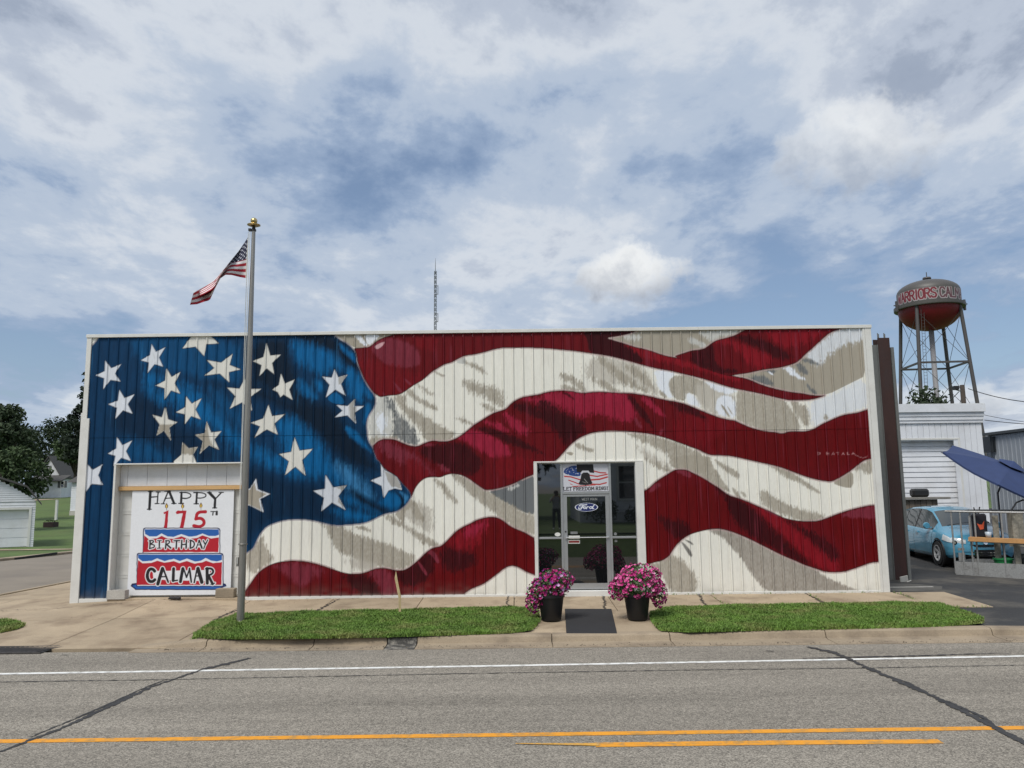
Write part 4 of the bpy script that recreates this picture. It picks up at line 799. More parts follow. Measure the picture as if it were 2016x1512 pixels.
# ------------------------------------------------------------------ mural building
bld = thing('mural_building', 'long metal building painted with a giant waving flag mural', 'building', (-.88, 0, 0))
X0, X1, NP = -9.88, 8.12, 79; PITCH = (X1-X0)/NP; SEAM = 3.61; TOP = 5.96
GX0, GX1, GZ = -9.08, -6.17, 2.99          # garage opening
DX0, DX1, DZ = .37, 2.83, 2.925            # shop door opening
prof = [(0, .004), (.004, 0), (.008, -.024), (.027, -.024), (.031, 0)]+[(.031+(PITCH-.031-.004)*k/11, 0) for k in range(1, 12)]+[(PITCH-.0008, .004)]
cols_x = np.array([X0+i*PITCH+dx for i in range(NP) for dx, _ in prof]); cols_y = np.array([dy for i in range(NP) for _, dy in prof])
rows_lo = np.linspace(.02, SEAM-.007, 226); rows_hi = np.linspace(SEAM, TOP, 150); rows = np.concatenate([rows_lo, rows_hi])
PX, PZ = np.meshgrid(cols_x, rows, indexing='ij'); P = np.column_stack([PX.ravel(), PZ.ravel()])
PAL = {k: np.array(lin(*v))/.92 for k, v in dict(W=(220, 218, 209), Wg=(186, 186, 182), Wb=(204, 208, 213), B=(216, 221, 229), T=(155, 148, 135), T2=(180, 175, 165), Td=(142, 135, 126), G=(104, 107, 109), G2=(120, 118, 114),
    b=(2, 48, 82), b_mid=(2, 66, 108), b_br=(2, 88, 140), b_lt=(50, 112, 158), b_dk=(1, 34, 60), b_dk2=(0, 24, 43), r=(92, 6, 15), r_mid=(104, 7, 18), r_hi=(122, 14, 27), r_base2=(89, 1, 6), r_ros=(114, 40, 54), r_ros2=(142, 29, 54), r_dk=(50, 4, 10), r_gl=(190, 150, 156),
    SW=(208, 206, 199), SB=(205, 209, 216), Sg=(160, 158, 154), line=(176, 152, 150), lineb=(120, 112, 130), rl=(48, 5, 10), sig=(168, 120, 122)).items()}
# streaky brush noise, stretched down the wall
st = .55*vnoise(P[:, 0]*34+90, P[:, 1]*4.2+90, 1)+.3*vnoise(P[:, 0]*75+30, P[:, 1]*9+30, 2)+.15*vnoise(P[:, 0]*16+30, P[:, 1]*16+30, 3); st = (st-.5)*2.4
fz_ = (vnoise(P[:, 0]*110+60, P[:, 1]*22+60, 5)-.5)*1.6
wob = (vnoise(P[:, 0]*3+20, P[:, 1]*3+20, 8)-.5)*.03
AA = .008
def hard(sd): return .5+sd/(2*AA)
reg = {'blue': np.full(len(P), -9.), 'red': np.full(len(P), -9.)}
for n_, flat in MURAL_REGIONS: reg[n_] = np.maximum(reg[n_], sdf(P, chaikin(pts2(flat), 2)))
reg['red'] = np.minimum(reg['red'], -reg['blue'])
# straight painted cut lines beside the door frame and at the right corner trim
C = np.tile(PAL['W'], (len(P), 1)); aB, aR = np.clip(hard(reg['blue']), 0, 1), np.clip(hard(reg['red']), 0, 1)
cB = np.tile(PAL['b'], (len(P), 1)); cR = np.tile(PAL['r'], (len(P), 1)); cW = C.copy()
layer = {'blue': cB, 'red': cR, 'white': cW}
for clip, key, soft, flat in MURAL_SHADES:
    if clip == 'star': continue
    sd = sdf(P, chaikin(pts2(flat), 1)); w = soft*.001
    if soft <= 12: a = hard(sd+wob*.15)
    elif clip == 'blue': a = .5+(sd+st*w*.9+fz_*w*.6+wob*min(1, w*15))/(w*2.2+.012)
    else: a = .5+(sd+st*w*1.3+fz_*w*1.1+wob*min(1, w*15))/(w*1.25+.012); a = np.clip(a, 0, 1)*(.90+.16*fz_)
    lay(layer[clip], PAL[key], np.where(sd > -1, a, 0)*(.95 if clip == 'blue' else 1))
lay(cW, PAL['line'], (1-np.clip((np.abs(reg['red']+.012)-.010)/.008, 0, 1))*.75*(vnoise(P[:, 0]*1.3, P[:, 1]*1.3, 21) > .22))
lay(cW, PAL['lineb'], (1-np.clip((np.abs(reg['blue']+.012)-.010)/.008, 0, 1))*.7)
lay(cR, PAL['rl'], (1-np.clip((reg['red']-.014)/.012, 0, 1))*.85)
# rain streaks and scuffs in the reds, brush streaks in the blues
s2 = vnoise(P[:, 0]*60+7, P[:, 1]*1.3+7, 31)*vnoise(P[:, 0]*9+3, P[:, 1]*.9+3, 32)
cR *= (1+.20*np.clip(st, -1, 1))[:, None]; lay(cR, PAL['r_ros'], np.clip((s2-.55)*3.2, 0, .55))
cB *= (1+.22*np.clip(st, -1, 1))[:, None]; lay(cB, PAL['b_lt'], np.clip((s2-.6)*2.2, 0, .28))
cW *= (1+.035*np.clip(st, -1, 1))[:, None]
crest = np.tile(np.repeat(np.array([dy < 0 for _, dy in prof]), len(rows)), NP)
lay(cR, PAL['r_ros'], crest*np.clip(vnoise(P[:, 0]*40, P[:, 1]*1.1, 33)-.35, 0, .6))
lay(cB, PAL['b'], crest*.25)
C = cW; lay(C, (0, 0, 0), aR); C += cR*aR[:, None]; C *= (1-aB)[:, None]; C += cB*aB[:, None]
star_sd = np.full(len(P), -9.); star_sh = cW*0
for key, reg_, flat in MURAL_STARS:
    p = pts2(flat)
    if reg_:
        c = p.mean(0); q = []
        for i in range(5): q += [p[i], c+((p[i]+p[(i+1) % 5])/2-c)*.50]
        p = np.array(q)
    sd = sdf(P, p, cut=.1)+wob*.2
    tone = PAL[key]*(1+.05*np.clip(st, -1, 1))[:, None]
    lay(C, PAL['b_dk2'], np.where(sd > -1, (sd+.022)/.012, 0)*(sd < 0)*.75)
    a = np.clip(hard(sd), 0, 1)*(sd > -1); C[:] = C*(1-a[:, None])+tone*a[:, None]
    if key == 'SB': lay(C, PAL['Sg'], np.clip(np.where(sd > .02, st-.35, 0), 0, .35))
    star_sd = np.maximum(star_sd, sd)
for clip, key, soft, flat in MURAL_SHADES:
    if clip != 'star': continue
    sd = sdf(P, pts2(flat)); w = soft*.001; lay(C, PAL[key], np.where(sd > -1, .5+(sd+st*w)/(w*.7+.01), 0)*(star_sd > .006))
for flat in MURAL_SIGNATURE: lay(C, PAL['sig'], np.where(True, 1.1+sdf(P, pts2(flat), False, .05)/.009, 0)*.8)
# unpainted white margins beside the door trim and under the base
lay(C, PAL['W']*.95, np.clip((.055-P[:, 1])/.012, 0, 1))
lay(C, PAL['Td']*.75, np.clip((.42-P[:, 1])/.42, 0, 1)**2*.42*vnoise(P[:, 0]*7+11, P[:, 1]*11+11, 45))
lay(C, PAL['Td'], np.clip(vnoise(P[:, 0]*48+5, P[:, 1]*.8+5, 46)*vnoise(P[:, 0]*3+5, P[:, 1]*1.5+5, 47)-.52, 0, .3)*.9*(aB < .5)*(aR < .5))
# thin dirt line along the foot of the wall
lay(C, PAL['Td'], np.clip((.10-P[:, 1])/.1, 0, .3)*vnoise(P[:, 0]*5, P[:, 1]*9, 44))
C = np.clip(C, 0.0008, 1).reshape(len(cols_x), len(rows), 3); npf = len(prof); nlo = len(rows_lo)
for i in range(NP):
    sl = slice(i*npf, (i+1)*npf); xs_ = cols_x[sl]; ys_ = cols_y[sl]
    for rs, rr_, dy in ((slice(0, nlo), rows_lo, .005), (slice(nlo, None), rows_hi, 0.)):
        V = np.empty((npf, len(rr_), 3)); V[:, :, 0] = xs_[:, None]; V[:, :, 1] = (ys_+dy)[:, None]; V[:, :, 2] = rr_[None]
        xc = (xs_[1:]+xs_[:-1])[:, None]/2; zc = (rr_[1:]+rr_[:-1])[None]/2
        keep = ~(((xc > GX0) & (xc < GX1) & (zc < GZ)) | ((xc > DX0) & (xc < DX1) & (zc < DZ)))
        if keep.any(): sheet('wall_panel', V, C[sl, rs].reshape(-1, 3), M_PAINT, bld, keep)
# body of the building behind the painted front
M_SIDEWALL = mat('side_wall_metal', lin(205, 204, 198), .6, .08, 2, 30, bump=.1)
for x in (X0, X1-.1):
    m = MB(); k = 0
    m.box((x, .06, -.25), (x+.1, 17, 5.7))
    for k in range(74): m.box((x-.015 if x < 0 else x+.1, .1+k*.2286, -.2), (x if x < 0 else x+.115, .13+k*.2286, 5.68))
    m.build('side_wall', M_SIDEWALL, bld)
MB().box((X0, 17, -.25), (X1, 17.1, 5.4)).build('rear_wall', M_SIDEWALL, bld)
MB().add([(X0, .1, 5.86), (X1, .1, 5.86), (X1, 17.2, 5.5), (X0, 17.2, 5.5), (X0, .1, 5.8), (X1, .1, 5.8), (X1, 17.2, 5.42), (X0, 17.2, 5.42)], [(0, 1, 2, 3), (7, 6, 5, 4), (0, 4, 5, 1), (1, 5, 6, 2), (2, 6, 7, 3), (3, 7, 4, 0)]).build('roof', M_ROOF, bld)
MB().box((X0, .06, .2), (X0+.7, .1, 5.8)).box((GX1+.05, .06, 0), (DX0-.05, .1, 5.8)).box((DX1+.05, .06, 0), (X1, .1, 5.8)).box((X0+.7, .06, GZ+.05), (DX1+.3, .1, 5.8)).build('wall_liner', M_DARK, bld)
# trims
def part(name, m, a, b, bevel=.004, parent=None): return MB().box(a, b).build(name, m, parent or bld, bevel=bevel)
part('corner_trim', M_TRIM, (-9.905, -.030, 4.05), (-9.797, .05, 5.93)); part('corner_trim', M_TRIM, (-9.93, -.036, -.06), (-9.735, .05, 4.05))
part('corner_trim', M_TRIM, (8.03, -.030, .0), (8.17, .10, 5.93)); part('corner_trim', M_TRIM, (7.975, -.028, .0), (8.026, .02, 5.924))
for a, b in ((-9.92, -5.2), (-5.197, -.45), (-.447, 4.2), (4.203, 8.185)): part('coping', M_TRIM, (a, -.045, 5.925), (b, .16, 6.0))
for a, b in ((-9.74, GX0), (GX1, -2.6), (-2.597, DX0), (DX1, 5.4), (5.403, 7.98)): part('base_trim', M_TRIM, (a, -.022, -.045 if a < -9 else -.03), (b, .03, .045))
part('gutter', M_TRIM, (-10.09, .25, 4.08), (-9.93, 16.8, 4.21))
# --- garage opening: reveals, siding head, lumber, sectional door
part('reveal', M_TRIM, (GX0-.035, -.024, .03), (GX0+.012, .27, GZ-.002)); part('reveal', M_TRIM, (GX1-.012, -.024, .03), (GX1+.035, .27, GZ-.002)); part('reveal', M_TRIM, (GX0-.04, -.026, GZ), (GX1+.04, .27, GZ+.03))
hx = [GX0+.014]+[at(130+b/5.04, 925, .2).x for b in (615, 810, 1008, 1200, 1400, 1595)]+[GX1-.014]; hz = at(300, 957, .2).z
for a, b in zip(hx[:-1], hx[1:]): part('head_board', M_WHITE, (a+.003, .20, hz), (b-.003, .24, GZ-.003))
part('lumber_rail', M_LUMBER, (GX0+.014, .135, hz-.095), (GX1-.014, .198, hz-.004))
gd = MB().box((GX0+.013, .262, .04), (GX1-.013, .30, hz-.1)).build('garage_door', M_TRIM, bld)
for k in range(5):
    z0 = .045+k*.472; m = MB().box((GX0+.016, .245, z0), (GX1-.016, .262, z0+.466)); w = (GX1-GX0-.04)/6
    s = MB().box((GX0+.016, .236, z0), (GX1-.016, .2449, z0+.05)).box((GX0+.016, .236, z0+.416), (GX1-.016, .2449, z0+.466))
    for j in range(7): s.box((GX0+.016+j*w, .236, z0+.0503), (GX0+.016+min(j*w+.06, 6*w), .2449, z0+.4157))
    sec = m.build('door_section', M_TRIM, gd); s.build('section_frame', M_TRIM, gd)
part('sill', M_CONC, (GX0+.013, -.10, -.02), (GX1-.013, .262, .038), parent=bld)
# --- shop door
FY = .055
def sx(c): return at(1030+c/4.446, 1040, FY).x
def sz(c): return at(1155, 900+c/4.446, FY).z
part('door_trim', M_TRIM, (DX0, -.03, .0), (sx(128), .12, DZ-.001)); part('door_trim', M_TRIM, (sx(993), -.03, .0), (DX1+.005, .12, DZ-.001)); part('door_trim', M_TRIM, (DX0, -.032, DZ), (DX1+.005, .12, DZ+.03))
part('threshold', M_TRIM, (sx(332), -.12, -.02), (sx(790), .16, sz(1163)))
fr = [(sx(128)+.001, sx(134)), (sx(333), sx(352)), (sx(760), sx(779)), (sx(988), sx(993)-.001)]
for a, b in fr: part('mullion', M_ALU, (a, FY-.03, .03), (b, FY+.06, DZ-.025), .003)
part('head_bar', M_ALU, (sx(128)+.001, FY-.03, DZ-.024), (sx(993)-.001, FY+.06, DZ-.001), .003)
part('transom_bar', M_ALU, (fr[1][1], FY-.028, sz(322)), (fr[2][0], FY+.055, sz(303)), .003)
for a, b in ((fr[0][1], fr[1][0]), (fr[2][1], fr[3][0])):
    part('sidelight_bar', M_ALU, (a, FY-.026, sz(713)), (b, FY+.05, sz(695)), .003); part('sidelight_bar', M_ALU, (a, FY-.026, .03), (b, FY+.05, .13), .003)
    part('sidelight_glass', M_GLASS, (a+.002, FY+.01, sz(693)), (b-.002, FY+.018, DZ-.026), 0); part('sidelight_glass', M_GLASS, (a+.002, FY+.01, .132), (b-.002, FY+.018, sz(715)), 0)
lx0, lx1 = fr[1][1]+.004, fr[2][0]-.004
leaf = MB().box((lx0, FY-.02, sz(1155)), (lx0+.085, FY+.03, sz(326))).box((lx1-.085, FY-.02, sz(1155)), (lx1, FY+.03, sz(326))).box((lx0+.0852, FY-.02, sz(1155)), (lx1-.0852, FY+.03, sz(1103))).box((lx0+.0852, FY-.02, sz(344)), (lx1-.0852, FY+.03, sz(326))).build('door', M_ALU, bld)
MB().box((lx0+.087, FY+.002, sz(1101)), (lx1-.087, FY+.010, sz(346))).build('door_glass', M_GLASS, leaf)
MB().tube([(lx0+.05, FY-.055, sz(702)), (lx1-.04, FY-.055, sz(702))], .012, 8).box((lx0+.03, FY-.06, sz(712)), (lx0+.065, FY-.021, sz(690))).box((lx1-.06, FY-.06, sz(708)), (lx1-.03, FY-.021, sz(696))).build('push_bar', M_ALU, leaf)
MB().lathe((lx0+.045, FY-.022, sz(650)), [(.0, -.006), (.018, -.006), (.02, .004)], 12, (0, 1, 0)).build('lock', mat('dark_metal', (.06, .06, .065), .4, metal=.8), leaf)
def decal(name, parent, x0, x1, z0, z1, Y, paint, nx, nz, m=None):
    xs_ = np.linspace(x0, x1, nx); zs_ = np.linspace(z0, z1, nz); A, B = np.meshgrid(xs_, zs_, indexing='ij'); V = np.stack([A, np.full_like(A, Y), B], -1); Q = np.column_stack([A.ravel(), B.ravel()])
    cc, keep = paint(Q); kf = None
    if keep is not None:
        k2 = keep.reshape(nx, nz); kf = k2[1:, 1:] & k2[:-1, :-1] & k2[1:, :-1] & k2[:-1, 1:]
    return sheet(name, V, np.clip(cc, 0, 1), m or M_PRINT, parent, kf)
def crop2(pts): return np.array([(sx(a), sz(b)) for a, b in pts])
def paint_banner(Q):
    c = np.tile(lin(196, 197, 204), (len(Q), 1)); aa = .006
    def P_(col, pts, sm=1): lay(c, lin(*col), .5+sdf(Q, chaikin(crop2(pts), sm) if sm else crop2(pts), cut=.05)/aa)
    def L_(col, w, pts): lay(c, lin(*col), .5+(sdf(Q, crop2(pts), False, .1)+w/2)/aa)
    red = (176, 62, 58)
    for w, pts in ((.030, [(372, 166), (430, 172), (505, 196)]), (.026, [(408, 200), (450, 215), (500, 236)]), (.014, [(420, 232), (440, 240)]), (.030, [(600, 160), (660, 170), (748, 152)]), (.036, [(600, 200), (680, 195), (748, 176)]), (.030, [(600, 236), (680, 240), (738, 226)]), (.030, [(630, 122), (690, 138), (735, 140)]), (.02, [(440, 255), (540, 250), (640, 244)])): L_(red, w, pts)
    P_((32, 62, 122), [(362, 122), (385, 92), (430, 76), (482, 70), (510, 120), (518, 164), (470, 168), (410, 156), (370, 140)])
    r = random.Random(4)
    for k in range(26): x, y = 380+r.random()*120, 85+r.random()*70; L_((215, 220, 230), .010, [(x, y), (x+2, y)])
    P_((16, 15, 17), [(480, 62), (626, 62), (634, 140), (596, 136), (584, 118), (528, 118), (516, 136), (480, 128)], 0)
    P_((24, 23, 25), [(522, 134), (592, 134), (598, 190), (622, 236), (560, 246), (488, 240), (512, 195)])
    L_((150, 148, 146), .012, [(545, 190), (560, 210), (575, 225)]); L_((120, 118, 116), .012, [(530, 215), (560, 225)]); L_((24, 23, 25), .02, [(556, 240), (556, 250)])
    ss_, xe = strokes('LET FREEDOM RING!', 0, 0, .030, .07, .0165, .007); k = (sx(750)-sx(362))/xe
    for s in ss_:
        q = s.copy(); q[:, 0] = sx(362)+q[:, 0]*k; q[:, 1] += sz(289); lay(c, lin(30, 24, 26), .5+(sdf(Q, q, False, .05)+.0085)/aa)
    return c, None
bz0, bz1 = sz(300), DZ-.028; MB().box((fr[1][1]+.002, FY+.008, bz0), (fr[2][0]-.002, FY+.016, bz1)).build('transom_panel', M_TRIM, bld)
decal('transom_banner', bld, fr[1][1]+.004, fr[2][0]-.004, bz0+.002, bz1-.002, FY+.004, paint_banner, 230, 130)
def paint_oval(Q):
    cx, cz, a, b = sx(558), sz(438), .262, .097; u = np.column_stack([(Q[:, 0]-cx)/a, (Q[:, 1]-cz)/b]); r = np.hypot(u[:, 0], u[:, 1]); c = np.tile(lin(214, 218, 226), (len(Q), 1))
    lay(c, lin(22, 36, 96), (.93-r)/.03); aa = .006
    for w, s in ((.028, [-.62, .30, -.5, .55, -.2, .5, .03, .58]), (.030, [-.26, .5, -.36, 0, -.48, -.42, -.64, -.42, -.66, -.12]), (.018, [-.52, .05, -.18, .1]), (.022, [-.12, .12, -.27, -.1, -.2, -.36, -.06, -.25, -.05, .02, -.13, .12]), (.024, [.07, .12, .0, -.36]), (.018, [.03, -.05, .12, .13, .22, .08]), (.022, [.48, .06, .34, .12, .25, -.12, .33, -.36, .46, -.2, .5, .05]), (.026, [.68, .55, .55, .05, .5, -.3, .62, -.34])):
        lay(c, lin(214, 218, 226), .5+(sdf(Q, pts2(s, 1.)*np.array([a, b])+np.array([cx, cz]), False, .05)+w*.4)/aa)
    return c, r <= 1.0
decal('oval_sticker', leaf, sx(558)-.27, sx(558)+.27, sz(438)-.1, sz(438)+.1, FY-.002, paint_oval, 150, 60)
def paint_addr(Q):
    c = np.tile(lin(150, 152, 150), (len(Q), 1)); k = np.zeros(len(Q), bool)
    ss_, xe = strokes('WEST MAIN', 0, 0, .034, .05, .012)
    for s in ss_: q = s.copy(); q[:, 0] = sx(520)+q[:, 0]*(sx(652)-sx(520))/xe; q[:, 1] += sz(378); k |= sdf(Q, q, False, .03) > -.0052
    return c, k
decal('street_lettering', leaf, sx(515), sx(657), sz(384), sz(348), FY-.002, paint_addr, 110, 26)
def flat_part(name, m, x0, x1, z0, z1, parent, y=-.001, oval=False):
    n = 20 if oval else 4; p = []
    for k in range(n):
        t = 2*math.pi*(k+(0 if oval else .5))/n; q = 1 if oval else math.sqrt(2); p.append(((x0+x1)/2+(x1-x0)/2*math.cos(t)*q, FY+y, (z0+z1)/2+(z1-z0)/2*math.sin(t)*q))
    return MB().prism(p, (0, .0015, 0)).build(name, m, parent)
M_STK = mat('white_sticker', lin(214, 214, 208), .5, .05, bump=0); M_STK2 = mat('grey_sticker', lin(120, 122, 122), .5, .3, 60, 120, bump=0); M_STK3 = mat('red_sticker', lin(150, 60, 56), .5, .4, 70, 140, bump=0)
flat_part('sticker', M_STK, sx(275), sx(327), sz(690), sz(657), bld, .007, True); flat_part('sticker', M_STK2, sx(792), sx(820), sz(688), sz(662), bld, .007, True); flat_part('sticker', M_STK2, sx(798), sx(820), sz(746), sz(726), bld, .007)
flat_part('sticker', M_STK2, sx(414), sx(475), sz(672), sz(650), leaf); flat_part('sticker', M_STK, sx(396), sx(494), sz(712), sz(686), leaf); flat_part('sticker', M_STK, sx(390), sx(494), sz(756), sz(724), leaf); flat_part('sticker', M_STK3, sx(398), sx(488), sz(748), sz(730), leaf, -.003)

# ------------------------------------------------------------------ birthday board in the garage opening
bb = thing('birthday_board', 'white painted board reading happy 175th birthday with a two tier cake', 'sign', (-7.6, .17, .085))
BP = {k: np.array(lin(*v)) for k, v in dict(w=(224, 226, 230), k=(22, 22, 26), red=(176, 18, 38), blu=(32, 92, 168), nvy=(20, 30, 78), flm=(110, 76, 36), fly=(232, 196, 84)).items()}
def paint_board(Q):
    c = np.tile(BP['w'], (len(Q), 1)); wb = (vnoise(Q[:, 0]*14+40, Q[:, 1]*14+40, 61)-.5)*.008
    for kd, col, wd, flat in BOARD_PAINT:
        if kd == 'P': lay(c, BP[col], .5+(sdf(Q, pts2(flat), cut=.05)+wb)/.008)
        else: lay(c, BP[col], .5+(sdf(Q, chaikin(pts2(flat), 2, False) if len(flat) > 4 else pts2(flat), False, .1)+wd*.0009+wb*.6)/.008)
    c *= (1+.05*(vnoise(Q[:, 0]*40, Q[:, 1]*40, 62)-.5))[:, None]; return c, None
decal('painted_face', bb, -8.757, -6.44, .085, 2.405, .1655, paint_board, 300, 300)
MB().box((-8.757, .167, .085), (-6.44, .182, 2.405)).build('panel', M_WHITE, bb)

# ------------------------------------------------------------------ flagpole and flag
M_POLE = mat('weathered_aluminium', (.30, .285, .26), .42, .12, 3, 40, bump=.06, metal=.7, stretch=(1, 1, .2))
M_GOLD = mat('gold_ball', (.55, .42, .20), .3, .05, bump=0, metal=1.)
M_ROPE = mat('halyard_rope', lin(206, 206, 200), .8, .1, bump=.1)
PB = gp(471, 1226, -.08); PT = at(501.5, 455, PB.y); PB.x = (PB.x+PT.x)/2; pt = PT.z
fp = thing('flagpole', 'tall tapered aluminium flagpole with gold ball in the verge', 'flagpole', (PB.x, PB.y, -.1))
MB().tube([(PB.x, PB.y, -.15), (PB.x, PB.y, 2.5), (PB.x, PB.y, 5.), (PB.x, PB.y, pt)], [.070, .065, .053, .036], 20).build('shaft', M_POLE, fp, smooth=True, auto=40)
MB().lathe((PB.x, PB.y, 1.35), [(.0815, 0), (.086, .004), (.086, .02), (.0815, .024)], 20).build('joint_ring', M_POLE, fp, smooth=True)
MB().lathe((PB.x, PB.y, -.09), [(.13, 0), (.125, .02), (.09, .03), (.082, .06)], 20).build('base_collar', M_POLE, fp, smooth=True)
MB().lathe((PB.x, PB.y, pt), [(.0, 0), (.05, 0), (.05, .03), (.035, .05), (.03, .09), (.0, .09)], 16).box((PB.x-.10, PB.y-.03, pt+.0), (PB.x-.045, PB.y+.03, pt+.05)).build('pulley_truck', M_BLACK, fp, smooth=True, auto=40)
MB().lathe((PB.x, PB.y, pt+.09), [(.0, .0), (.06, .005), (.128, .03), (.13, .04), (.06, .055), (.0, .06)], 24).build('cap_disc', M_GOLD, fp, smooth=True)
MB().lathe((PB.x, PB.y, pt+.21), [(.067*math.sin(math.pi*k/12), -.067*math.cos(math.pi*k/12)) for k in range(13)], 20).build('ball', M_GOLD, fp, smooth=True)
hx_ = PB.x-.105
MB().tube([(hx_, PB.y, pt-.02), (hx_-.005, PB.y, pt-1.2), (PB.x-.085, PB.y-.02, 3), (PB.x-.08, PB.y-.05, 1.0)], .006, 6).tube([(PB.x-.055, PB.y-.05, pt-.02), (PB.x-.062, PB.y-.05, 3.2), (PB.x-.08, PB.y-.05, 1.0)], .006, 6).build('halyard', M_ROPE, fp)
MB().box((PB.x-.11, PB.y-.02, .95), (PB.x-.075, PB.y+.02, 1.12)).build('cleat', M_POLE, fp)
fl = thing('flag', 'american flag hanging limp and curling away from the flagpole top', 'flag', (hx_, PB.y, pt-.5))
def interp(keys, s):
    ks = np.array([k[0] for k in keys]); return np.array([np.interp(s, ks, [k[1] for k in keys]), np.interp(s, ks, [k[2] for k in keys])])
top_e = [(0, 489.5, 465), (.12, 481, 478), (.25, 470, 494), (.4, 452, 516), (.55, 436, 536), (.7, 421, 552), (.82, 405, 563), (.92, 390, 571), (1, 381, 576)]
bot_e = [(0, 486.5, 548), (.1, 472, 545.5), (.2, 456, 541.5), (.28, 444, 541), (.38, 434, 548), (.5, 424, 567), (.6, 414, 589), (.68, 410, 592), (.8, 402, 594), (.9, 388, 599), (1, 374, 600)]
nu, nv = 110, 66; V = np.empty((nu, nv, 3)); Cf = np.empty((nu, nv, 3)); stars_ = [((i+.5+(.5 if j % 2 else 0))/6., (j+.7)/9.4) for j in range(9) for i in range(6 if j % 2 == 0 else 5)]
for a in range(nu):
    s = a/(nu-1); tp, bt = interp(top_e, s), interp(bot_e, s)
    for b in range(nv):
        t = b/(nv-1); tf = .60*min(1, max(0, (s-.18)/.42)); bk = t < tf       # beyond the pinch the upper half folds behind
        e = (tf-t)*.8 if bk else (t-tf)/(1-tf); px, py = tp*(1-e)+bt*e
        yo = min(1, s*3)*(.20*math.sin(7.5*s+3.0*t)+.10*math.sin(14*s-5*t))-.35*s+(.05*(tf-t)/.6+.01 if bk else 0)
        q = at(px, py, PB.y+yo); V[a, b] = q
        if s < .4 and t < 7/13:
            u, v = s/.4, t/(7/13); d = min(math.hypot((u-x)*1.5, v-y) for x, y in stars_); Cf[a, b] = lin(210, 212, 220) if d < .034 else lin(22, 24, 52)
        else: Cf[a, b] = lin(158, 16, 38) if int(t*13*.9999) % 2 == 0 else lin(216, 212, 212)
        if s < .02: Cf[a, b] = lin(205, 203, 198)
sheet('cloth', V, Cf.reshape(-1, 3), mat('flag_cloth', rough=.8, var=.05, fine=80, bump=.05, attr='paint'), fl, smooth=True)

# ------------------------------------------------------------------ petunia planters
M_POT = mat('black_pot', (.005, .005, .006), .5, .15, 5, 40, bump=.05)
M_LEAF = mat('petunia_leaf', (.05, .10, .025), .6, .3, 8, 60, bump=0)
def planter(label, base, blobs, cols, nf, seed):
    r = random.Random(seed); bx, by, bz = base; t = thing('petunia_planter', label, 'planter', base, 'flower planters beside the shop door')
    MB().lathe(base, [(0, .0), (.175, 0), (.185, .02), (.238, .42), (.258, .42), (.258, .475), (.24, .475), (.23, .42), (0, .42)], 28).build('pot', M_POT, t, smooth=True, auto=35)
    MB().lathe(base, [(.229, .43), (.12, .445), (0, .45)], 16).build('soil', mat('potting_soil', (.03, .022, .016), .95, .3, 20), t)
    lf = MB(); petals = [MB() for _ in cols]; P = []
    for (cx, cz, rx, rz, n) in blobs:
        for k in range(int(n*1.0)):
            u, v = r.uniform(-1, 1), r.random()*2*math.pi; s = math.sqrt(1-u*u); d = Vector((s*math.cos(v), s*math.sin(v), u)); P.append((Vector((bx+cx+d.x*rx*r.uniform(.86, 1.06), by+d.y*rx*.9*r.uniform(.86, 1.06), bz+cz+d.z*rz*r.uniform(.86, 1.06))), d))
        for k in range(int(n*2.4)):
            u, v = r.uniform(-1, 1), r.random()*2*math.pi; s = math.sqrt(1-u*u); d = Vector((s*math.cos(v), s*math.sin(v), u)); q = Vector((bx+cx+d.x*rx, by+d.y*rx*.9, bz+cz+d.z*rz)); k_ = r.uniform(.55, 1.0); c0 = Vector((bx+cx, by, bz+cz)); q = c0+(q-c0)*k_
            a = Vector((r.uniform(-1, 1), r.uniform(-1, 1), r.uniform(-1, 1))).normalized(); b = d.cross(a).normalized(); L = r.uniform(.03, .055); lf.add([q-b*L*.35, q+a*L*.9, q+b*L*.35, q-a*L*.4], [(0, 1, 2, 3)])
    # stems that rise out of the pot and carry the mass
    for (cx, cz, rx, rz, n) in blobs:
        for k in range(7):
            e = Vector((bx+cx+r.uniform(-.5, .5)*rx, by+r.uniform(-.5, .5)*rx, bz+cz+r.uniform(-.3, .5)*rz)); s0 = Vector((bx+r.uniform(-.15, .15), by+r.uniform(-.15, .15), bz+.42)); lf.tube([s0, s0.lerp(e, .5)+Vector((0, 0, .06)), e], [.008, .006, .004], 4)
    r.shuffle(P)
    for i, (q, d) in enumerate(P):
        d = (d+Vector((r.uniform(-.4, .4), r.uniform(-.4, .1), r.uniform(-.2, .5)))).normalized(); a = d.orthogonal().normalized(); b = d.cross(a); R = r.uniform(.024, .036); ph = r.random()*6; n = 10; m = petals[r.choices(range(len(cols)), [c[1] for c in cols])[0]]
        vs = [q-d*.018]+[q+(a*math.cos(ph+2*math.pi*k/n)+b*math.sin(ph+2*math.pi*k/n))*R*(1 if k % 2 else .82)+d*r.uniform(0, .008) for k in range(n)]; m.add(vs, [(0, 1+k, 1+(k+1) % n) for k in range(n)])
    tag(lf.build('foliage', M_LEAF, t), kind='stuff')
    for (nm, wgt, c), m in zip(cols, petals):
        if m.v: tag(m.build('blossoms', mat('petal_'+nm, c, .6, .2, 12, 60, bump=0), t), kind='stuff')
pk = [('magenta', 6, (.34, .008, .13)), ('pink', 2, (.52, .07, .26)), ('violet', 2, (.28, .03, .26)), ('lilac', .8, (.60, .36, .60))]
planter('black pot of magenta petunias spilling to the left, left of the shop door', (.60, -2.78, -.085), [(.0, .62, .36, .24, 190), (-.18, .50, .26, .28, 120), (-.33, .36, .15, .24, 80), (.17, .72, .27, .21, 110), (-.05, .80, .16, .14, 40)], pk, 0, 3)
